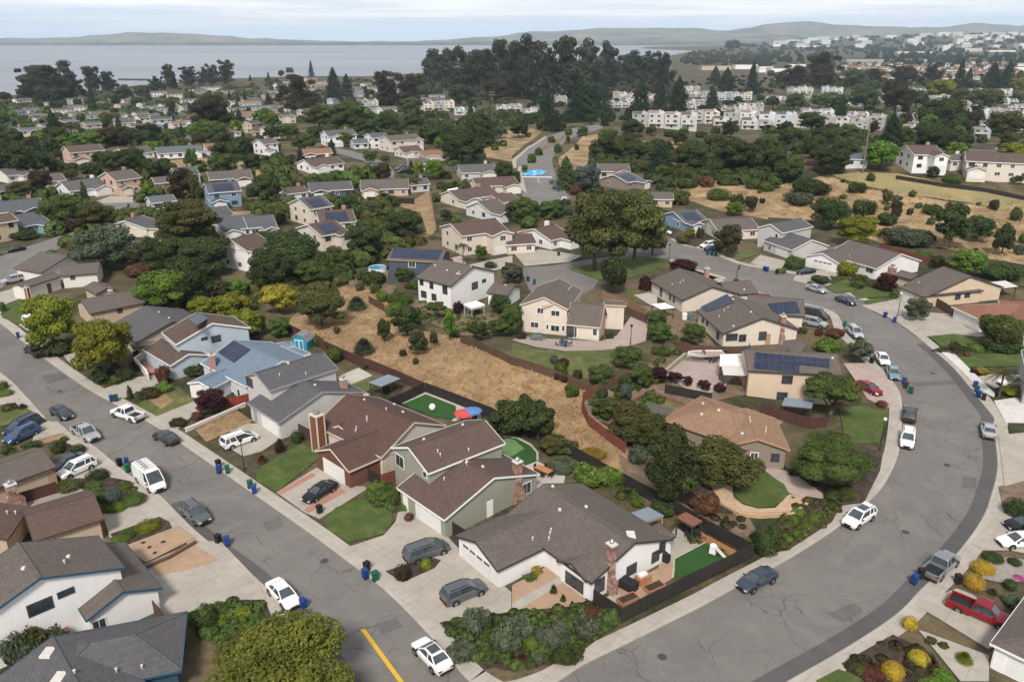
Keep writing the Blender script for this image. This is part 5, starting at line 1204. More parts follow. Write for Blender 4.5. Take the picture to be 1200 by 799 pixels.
# ---------------------------------------------------------------- white terraces beyond the trees
CONDOS, CW = [], []
def condo(label, s, wpx, st=3, rot=0., wl='offw', depth=11., group='white terraced blocks beyond the trees'):
    (px, py), = PX(s); k = TILES[s.split()[0]][2]; f = G(px, py); sc = scale_at(f); W = wpx/k/sc; n = max(1, int(W/8.5+.5)); w = W/n; fw = V((f.x, f.y, 0)).normalized(); rt = V((fw.y, -fw.x, 0)); u = rt*cos(rot)+fw*sin(rot); nn = V((-u.y, u.x, 0))
    c = V((f.x, f.y, H(f.x, f.y))); e = empty('terrace_block', c, label, 'terrace', group); CONDOS.append(c+nn*(depth/2)); r = random.Random(int(px*7+py)); CW.append(W); Z = V((0, 0, 1)); hh = 2.7*st
    P = lambda x, y, z: c+u*x+nn*y+Z*z
    for i in range(n):
        x0 = -W/2+i*w; o = r.choice((0, 0, .8, 1.4)); h = hh-r.choice((0, .6, 1.2)); m = MB()
        m.hexa([P(x0+.1, o, -2), P(x0+w-.1, o, -2), P(x0+w-.1, depth, -2), P(x0+.1, depth, -2), P(x0+.1, o, h), P(x0+w-.1, o, h), P(x0+w-.1, depth, h+.8), P(x0+.1, depth, h+.8)])
        wa = m.build('wall', WM(r.choice(('ltgrey', 'grey', 'sand', 'ltgrey', 'pblue', 'grey', 'grey', 'pale'))), e, off=c); m = MB(); m.hexa([P(x0+.35, o+1.1, h-1.15), P(x0+w*.62, o+1.1, h-1.15), P(x0+w*.62, depth*.55, h+.6), P(x0+.35, depth*.55, h+.6), P(x0+.35, o+1.1, h+.25), P(x0+w*.62, o+1.1, h+.25), P(x0+w*.62, depth*.55, h+1.5), P(x0+.35, depth*.55, h+1.5)]); m.build('roof_slope', RM(r.choice(('ltan', 'taupe', 'ltan'))), e, off=c)
        m = MB(); m.hexa([P(x0+w*.68, depth*.3, h), P(x0+w*.77, depth*.3, h), P(x0+w*.77, depth*.5, h), P(x0+w*.68, depth*.5, h), P(x0+w*.68, depth*.3, h+2), P(x0+w*.77, depth*.3, h+2), P(x0+w*.77, depth*.5, h+2), P(x0+w*.68, depth*.5, h+2)]); m.build('chimney', WM('ltgrey'), e, off=c)
        for lv in range(st):
            for xx in ((.22, .66) if r.random() < .7 else (.45,)):
                m = MB(); q = P(x0+w*xx, o-.02, 1.4+2.7*lv); m.box(q, (w*r.choice((.12, .17, .22)), .12, 1.1 if lv else 1.6), u); m.build('window', M_GLASS, e, off=c)
        m = MB(); m.box(P(x0+w*.45, o-.7, 2.9), (w*.7, 1.2, .8), u); m.build('balcony', WM('ltgrey'), e, off=c)
    return e
for a in [
 ('long white terrace with garages standing on the dry bank above the hedge trees', 'o 712,605', 300, 3, .05),('white terrace block between dark conifers', 'o 575,490', 90, 3, .3),('white upper terrace behind the slim conifers', 'o 880,510', 130, 3, .1),('white block with blue-grey front behind the cars', 'o 1010,535', 95, 2, .2),('tall white block beyond the parking court', 'o 1120,530', 115, 3, .1),
 ('white terrace at the head of the parking court', 'o 1150,610', 150, 2, .1),('small grey-blue block beside the big cedar', 'o 100,545', 75, 2, .2),('low white block below the eucalyptus grove', 'o 20,525', 60, 2, .1),('narrow pale block left of the cedars in the grove gap', 'o 232,490', 55, 3, .2) if False else ('narrow pale block in the gap between the cedars', 'o 232,490', 55, 3, .2),('white slip of terrace hidden among the cedars', 'o 665,480', 60, 3, .2),
 ('pale terrace on the bank beside the bushy tree', 'p 30,600', 150, 3, .05),('white terrace beside the dark bushes on the bank', 'p 130,600', 100, 3, .1),('blue-white terrace behind the bare grey pole', 'p 345,615', 190, 3, .08),('blue-grey terrace end beside the tall dark conifer', 'p 470,610', 130, 3, -.1),('pale pinkish terrace beyond the dark conifer', 'p 680,575', 120, 2, .3),('white terrace behind the wide dark tree', 'p 880,530', 130, 2, .2),
 ('long pale terrace row behind the front terraces', 'p 300,485', 190, 2, .1),('white terrace roofs behind the two tall cypresses', 'p 985,480', 130, 2, .2),('white terrace roofs at the far edge of the trees', 'p 1110,490', 110, 2, .2),('white terrace cut by the frame', 'p 1190,520', 120, 2, .1),('white gabled block in the dark wood', 'p 920,615', 60, 2, .3),('small white flat block in the dark wood', 'p 1030,610', 70, 2, .1),
 ('white flat roofed block beside the brown eucalyptus', 'n 860,520', 145, 3, .1),('small white block below the far hillside houses', 'n 530,510', 95, 3, .2),('white frame-like block below the grove', 'n 980,540', 95, 2, .1),('white block with blue upper windows by the grove edge', 'n 1170,525', 80, 2, .1),('two-tone block behind the olive tree', 'p 780,490', 60, 3, .2)]: condo(*a)

FARS_T = []
more = 'o 480,505 520,470 610,462 830,440 880,455 940,470 830,520 1060,470 1130,560 1060,590 980,590 900,580 p 60,480 150,440 210,470 300,440 370,500 230,575 420,560 540,480 620,500 700,450 760,540 830,560 940,500 1060,560 1150,560 1180,610 1000,650 850,460 960,440 1100,450 660,640 1120,600'
for i, q in enumerate(PX(more)):
    w_ = random.Random(i).choice((18, 24, 30, 36)); FARS_T.append((condo('x', 'z %.1f,%.1f' % q, w_, 2+i % 2, random.Random(i+9).uniform(-.25, .3)), '%s %s-storey terrace block' % ('long' if w_ > 28 else 'short', 'two' if i % 2 == 0 else 'three'), q))
# ---------------------------------------------------------------- plants
LC = dict(dark=((.02,.032,.012),(.084,.108,.036)), mid=((.034,.058,.015),(.12,.16,.042)), yellow=((.085,.11,.013),(.26,.27,.036)), gold=((.16,.12,.018),(.36,.28,.05)), olive=((.042,.05,.017),(.13,.13,.042)),
 grey=((.045,.06,.036),(.14,.16,.1)), blue=((.04,.06,.052),(.12,.15,.13)), maroon=((.022,.009,.011),(.08,.026,.03)), brown=((.03,.026,.014),(.082,.064,.032)), euc=((.022,.028,.016),(.08,.078,.045)), conifer=((.01,.021,.012),(.042,.06,.031)),
 yflower=((.3,.21,.015),(.56,.43,.06)), lime=((.055,.1,.016),(.17,.25,.045)), pink=((.3,.05,.2),(.5,.12,.38)), mauve=((.16,.08,.1),(.3,.18,.21)), rust=((.075,.03,.022),(.18,.085,.05)), moss=((.06,.066,.012),(.2,.2,.036)), egg=((.07,.09,.09),(.12,.14,.14)))
CN = dict(dark='dark green', mid='mid green', yellow='yellow-green', gold='golden yellow', olive='olive green', grey='grey-green', blue='blue-green', maroon='dark maroon', brown='brownish green', euc='dusky green', conifer='blackish green', yflower='bright yellow flowering', lime='light green', pink='pink flowering', mauve='dusky pink', rust='rust coloured', moss='mossy yellow-green', egg='blue-grey')
def LM(k): return mat_leaf('leaf_'+k, LC[k][0], LC[k][1], .18 if k not in ('yflower', 'pink') else .05)
M_BARKT = mat_plain('tree_bark', (.1, .075, .055), .95, .35, 4.); M_EUCB = mat_plain('pale_bark', (.28, .24, .2), .9, .3, 4.)
def blobs_for(ty, r):
    B = []
    if ty in ('round', 'airy', 'spread'):
        k = dict(round=13, airy=15, spread=14)[ty]
        for i in range(k):
            a = i*2.4+r.uniform(-.4, .4); t = (i+.5)/k; z = .3+.55*t; env = .34*sqrt(max(.05, 1-((z-.52)/.46)**2))
            q = env*r.uniform(.7, 1.1); rad = r.uniform(.13, .2) if ty == 'round' else r.uniform(.08, .15)
            B.append((q*cos(a), q*sin(a), z, rad, rad*r.uniform(.6, .9)))
        B.append((0, 0, .55, .3, .28)); B.append((r.uniform(-.1, .1), r.uniform(-.1, .1), .8, .2, .17))
        if ty == 'airy': B[-2] = (0, 0, .55, .2, .25); B += [(r.uniform(-.15, .15), r.uniform(-.15, .15), .9, .08, .09) for _ in range(3)]
        if ty == 'spread': B = [(x*1.1, y*1.1, .45+z*.5, a, b*.7) for x, y, z, a, b in B]
    elif ty == 'pine':
        for i in range(28):
            a = i*2.4; z = r.uniform(.3, .93); q = .4*sqrt(max(.1, 1-((z-.52)/.45)**2))*r.uniform(.6, 1.1); rad = r.uniform(.11, .17); B.append((q*cos(a), q*sin(a), z, rad, rad*.6))
        B += [(0, 0, .7, .28, .2), (0, 0, .45, .3, .16)]
    elif ty == 'euc':
        for i in range(30):
            a = i*2.4+r.random(); z = r.uniform(.14, .96); q = r.uniform(.05, .45)*(1.1-.55*max(0, z-.4)); rad = r.uniform(.07, .14); B.append((q*cos(a), q*sin(a), z, rad, rad*r.uniform(.45, .8)))
        B += [(0, 0, .3, .3, .24), (0, 0, .55, .26, .24), (r.uniform(-.15, .15), 0, .76, .18, .14)]
    elif ty == 'willow':
        for i in range(12):
            a = i*2.4; q = r.uniform(.15, .4); B.append((q*cos(a), q*sin(a), r.uniform(.45, .8)-q*.3, r.uniform(.12, .17), r.uniform(.2, .3)))
        B.append((0, 0, .75, .25, .2))
    elif ty == 'shrub':
        for i in range(10):
            a = i*2.4; q = r.uniform(.12, .36); B.append((q*cos(a), q*sin(a), r.uniform(.25, .62), r.uniform(.14, .22), r.uniform(.2, .36)))
        B.append((0, 0, .42, .38, .48)); 
    elif ty == 'ball': B = [(0, 0, .42, .47, .55), (.1, .05, .4, .36, .5)]
    elif ty == 'column': B = [(r.uniform(-.08, .08), r.uniform(-.08, .08), .12+.8*i/8, .42*(1-.75*(i/8)**2)+.06, .14) for i in range(9)]
    elif ty == 'egg': B = [(0, 0, .45, .45, .53)]
    return B
def leaf_mesh(ty, n, size, seed, wh):
    """crown in a unit box; wh = height/width so that leaves stay roughly square"""
    r = random.Random(seed); v = []; f = []
    def leaf(c, nrm, s, el=1.5):
        nrm = nrm.normalized(); a = nrm.cross(V((r.uniform(-1, 1), r.uniform(-1, 1), r.uniform(-1, 1)))); a = a.normalized() if a.length > 1e-4 else V((1, 0, 0)); b = nrm.cross(a)
        a = a*s*el*.5; b = b*s*.5; i = len(v); k = V((1, 1, 1/wh))
        for q in (-a-b*.6, a*.2-b, a, a*.2+b, -a+b*.6): w = V((q.x, q.y, q.z/wh)); v.append((c.x+w.x, c.y+w.y, c.z+w.z))
        f.append((i, i+1, i+2, i+3, i+4))
    if ty in ('conifer', 'cedar'):
        k = 16
        for i in range(n):
            t = r.random()**1.5; z = .06+.92*t; lay = (t*k) % 1; rad = .5*((1-t)**.9 if ty == 'conifer' else (1-t**2.2)*.92)*(1-.35*lay)+.015; a = r.uniform(0, 2*pi); q = rad*sqrt(r.uniform(.35, 1)); q *= 1+.22*sin(a*5+int(t*k)*1.7)
            leaf(V((q*cos(a), q*sin(a), z-.1*q)), V((cos(a), sin(a), r.uniform(.2, 1.6))), size*r.uniform(.7, 1.3), 1.7)
    elif ty == 'spiky':
        for i in range(n//2):
            a = r.uniform(0, 2*pi); e = r.uniform(.15, 1.5); d = V((cos(a)*cos(e), sin(a)*cos(e), sin(e))); t = V((-sin(a), cos(a), 0))*size*.35; L = r.uniform(.3, .52); mid = V((d.x*L*.6, d.y*L*.6, d.z*L*1.35)); tip = V((d.x*L, d.y*L, d.z*L*1.6-.12*cos(e))); i0 = len(v)
            v.extend([tuple(-t*.6), tuple(t*.6), tuple(mid+t), tuple(mid-t), tuple(tip)]); f.append((i0, i0+1, i0+2, i0+3)); f.append((i0+3, i0+2, i0+4))
    elif ty == 'palm':
        for i in range(30):
            a = i*2.4; e = r.uniform(-.35, 1.2); prev = V((0, 0, .8)); d = V((cos(a)*cos(e), sin(a)*cos(e), sin(e)*.45))
            for s in range(6):
                nx = prev+d*.1; d = V((d.x, d.y, d.z-.13)); t = V((-sin(a), cos(a), 0))
                for sg in (-1, 1):
                    for q in (.2, .55, .9):
                        c = prev.lerp(nx, q); i0 = len(v); tp = c+t*sg*.11*(1-s/8)+d*.05-V((0, 0, .03)); w = (nx-prev)*.16; v.extend([tuple(c-w), tuple(c+w), tuple(tp)]); f.append((i0, i0+1, i0+2))
                prev = nx
    else:
        B = blobs_for(ty, r); wt = [b[3]*b[3]+b[3]*b[4] for b in B]
        for b in r.choices(B, wt, k=n):
            d = V((r.gauss(0, 1), r.gauss(0, 1), r.gauss(0, 1))).normalized(); q = r.uniform(.86, 1.06) if r.random() < .8 else r.uniform(.4, .9)
            c = V((b[0]+d.x*b[3]*q, b[1]+d.y*b[3]*q, b[2]+d.z*b[4]*q))
            if c.z < .01: continue
            j = V((r.uniform(-1, 1), r.uniform(-1, 1), r.uniform(-.5, 1)))*.75
            if ty == 'willow': j = V((r.uniform(-1, 1), r.uniform(-1, 1), -.1))*1.5
            if ty in ('ball', 'egg'): j *= .45
            leaf(c, d+j+V((0, 0, .25)), size*r.uniform(.65, 1.4), 2.6 if ty == 'willow' else 1.5)
        for b in B:      # leafy inner mass: keeps the crown from being see-through
            m = MB(); kk = .45 if ty in ('airy', 'pine') else .56
            if ty in ('ball', 'egg', 'shrub', 'column'): kk = .7
            m.dome((b[0], b[1], b[2]), b[3]*kk, b[3]*kk, b[4]*kk, 8, 5, -1.45, .12); i0 = len(v); v.extend(m.v); f.extend(tuple(i+i0 for i in q) for q in m.f)
    me = bpy.data.meshes.new('crown'); me.from_pydata(v, [], f); me.materials.append(None); me.update(); return me
def trunk_mesh(ty, seed):
    r = random.Random(seed); m = MB()
    if ty in ('shrub', 'ball', 'spiky', 'egg'): m.tube([(0, 0, -.1), (0, 0, .3)], [.05, .03], 6); return m.mesh('trunk')
    if ty in ('conifer', 'cedar', 'column'): m.tube([(0, 0, -.05), (0, 0, .5), (0, 0, .95)], [.035, .022, .006], 7); return m.mesh('trunk')
    if ty == 'palm': m.tube([(0, 0, -.05), (.01, 0, .4), (0, 0, .82)], [.05, .035, .04], 8); return m.mesh('trunk')
    k = .03 if ty != 'euc' else .022; top = {'euc': .8, 'pine': .75}.get(ty, .55); z0 = {'euc': .3, 'pine': .35}.get(ty, .2)
    m.tube([(0, 0, -.06), (.01, .01, .1), (r.uniform(-.02, .02), r.uniform(-.02, .02), z0), (r.uniform(-.06, .06), r.uniform(-.06, .06), top)], [k*1.5, k*1.1, k*.9, k*.3], 8)
    for i in range(5):
        a = i*1.3+r.random(); q = r.uniform(.18, .34); zz = r.uniform(z0, z0+.15); m.tube([(0, 0, zz), (q*.5*cos(a), q*.5*sin(a), zz+.14), (q*cos(a), q*sin(a), zz+.28)], [k*.6, k*.4, k*.15], 6)
    return m.mesh('trunk')
PC = {}
def proto(ty, lod, var):
    k = (ty, lod, var)
    if k not in PC:
        n, s = ((9500, .026), (4200, .038), (1600, .056), (460, .1), (28000, .0145))[lod]
        if ty in ('shrub', 'ball', 'egg'): n = int(n*.55); s *= 1.25
        if ty in ('conifer', 'cedar'): n = int(n*.9)
        if ty in ('ball', 'egg'): n = int(n*1.3); s *= .7
        wh = {'euc': 1.3, 'conifer': 2., 'column': 2.5, 'cedar': 1.5, 'shrub': .7, 'ball': .8, 'spiky': .9, 'egg': 1.2}.get(ty, 1.15)
        PC[k] = (leaf_mesh(ty, n, s, hash(ty) % 97 if False else sum(map(ord, ty))+17*var+lod*5, wh), trunk_mesh(ty, sum(map(ord, ty))+var))
    return PC[k]
TN = dict(round='leafy_tree', airy='young_tree', spread='leafy_tree', pine='pine_tree', euc='eucalyptus_tree', willow='drooping_tree', conifer='conifer_tree', cedar='conifer_tree', column='cypress_tree', palm='palm_tree', shrub='shrub', ball='shrub', spiky='grassy_shrub', egg='shrub')
DESC = dict(round='round crowned tree', airy='open crowned tree', spread='spreading tree', pine='broad pine tree', euc='tall eucalyptus', willow='drooping tree', conifer='pointed conifer', cedar='bushy conifer', column='slim cypress', palm='palm tree', shrub='shrub', ball='clipped round shrub', spiky='grassy clump', egg='egg shaped shrub')
CATS = dict(leafy_tree='tree', young_tree='tree', pine_tree='tree', eucalyptus_tree='eucalyptus', drooping_tree='tree', conifer_tree='conifer', cypress_tree='conifer', palm_tree='palm', shrub='shrub', grassy_shrub='shrub')
PLANTS = []
prnd = random.Random(77)
def plant(px, py, wpx, hpx, ty, col, w_m=None, h_m=None, p=None, label=None, group=None):
    if p is None: p = G(px, py)
    p = V((p.x, p.y, H(p.x, p.y))); s = scale_at(p); dep = (EYE-p).normalized().z; cd = sqrt(max(.2, 1-dep*dep))
    w = w_m or wpx/s; h = h_m or max((hpx/s-.42*w*dep)/cd, w*(.38 if ty in ('shrub', 'ball', 'spiky') else .7))
    wp = w*s; lod = 4 if wp > 95 else 0 if wp > 46 else 1 if wp > 22 else 2 if wp > 9 else 3
    var = prnd.randrange(3 if ty in ('round', 'shrub', 'euc') else 2)
    c, t = proto(ty, lod, var)
    # keep the foot under the visible middle of the plant
    nm = TN[ty]; r = empty(nm, p, label, CATS[nm], group, prnd.uniform(0, 6.28)); r.scale = (w, w*prnd.uniform(.92, 1.08), h)
    o = obj('foliage' if nm in ('shrub', 'grassy_shrub') else 'crown', c, r); o.material_slots[0].link = 'OBJECT'; o.material_slots[0].material = LM(col)
    if lod != 3 or ty in ('euc', 'palm'):
        k = obj('stem' if nm in ('shrub', 'grassy_shrub') else 'trunk', t, r)
        if not t.materials: t.materials.append(M_EUCB if ty == 'euc' else M_BARKT)
    PLANTS.append([r, ty, col, p, w, h, wp, label]); return r
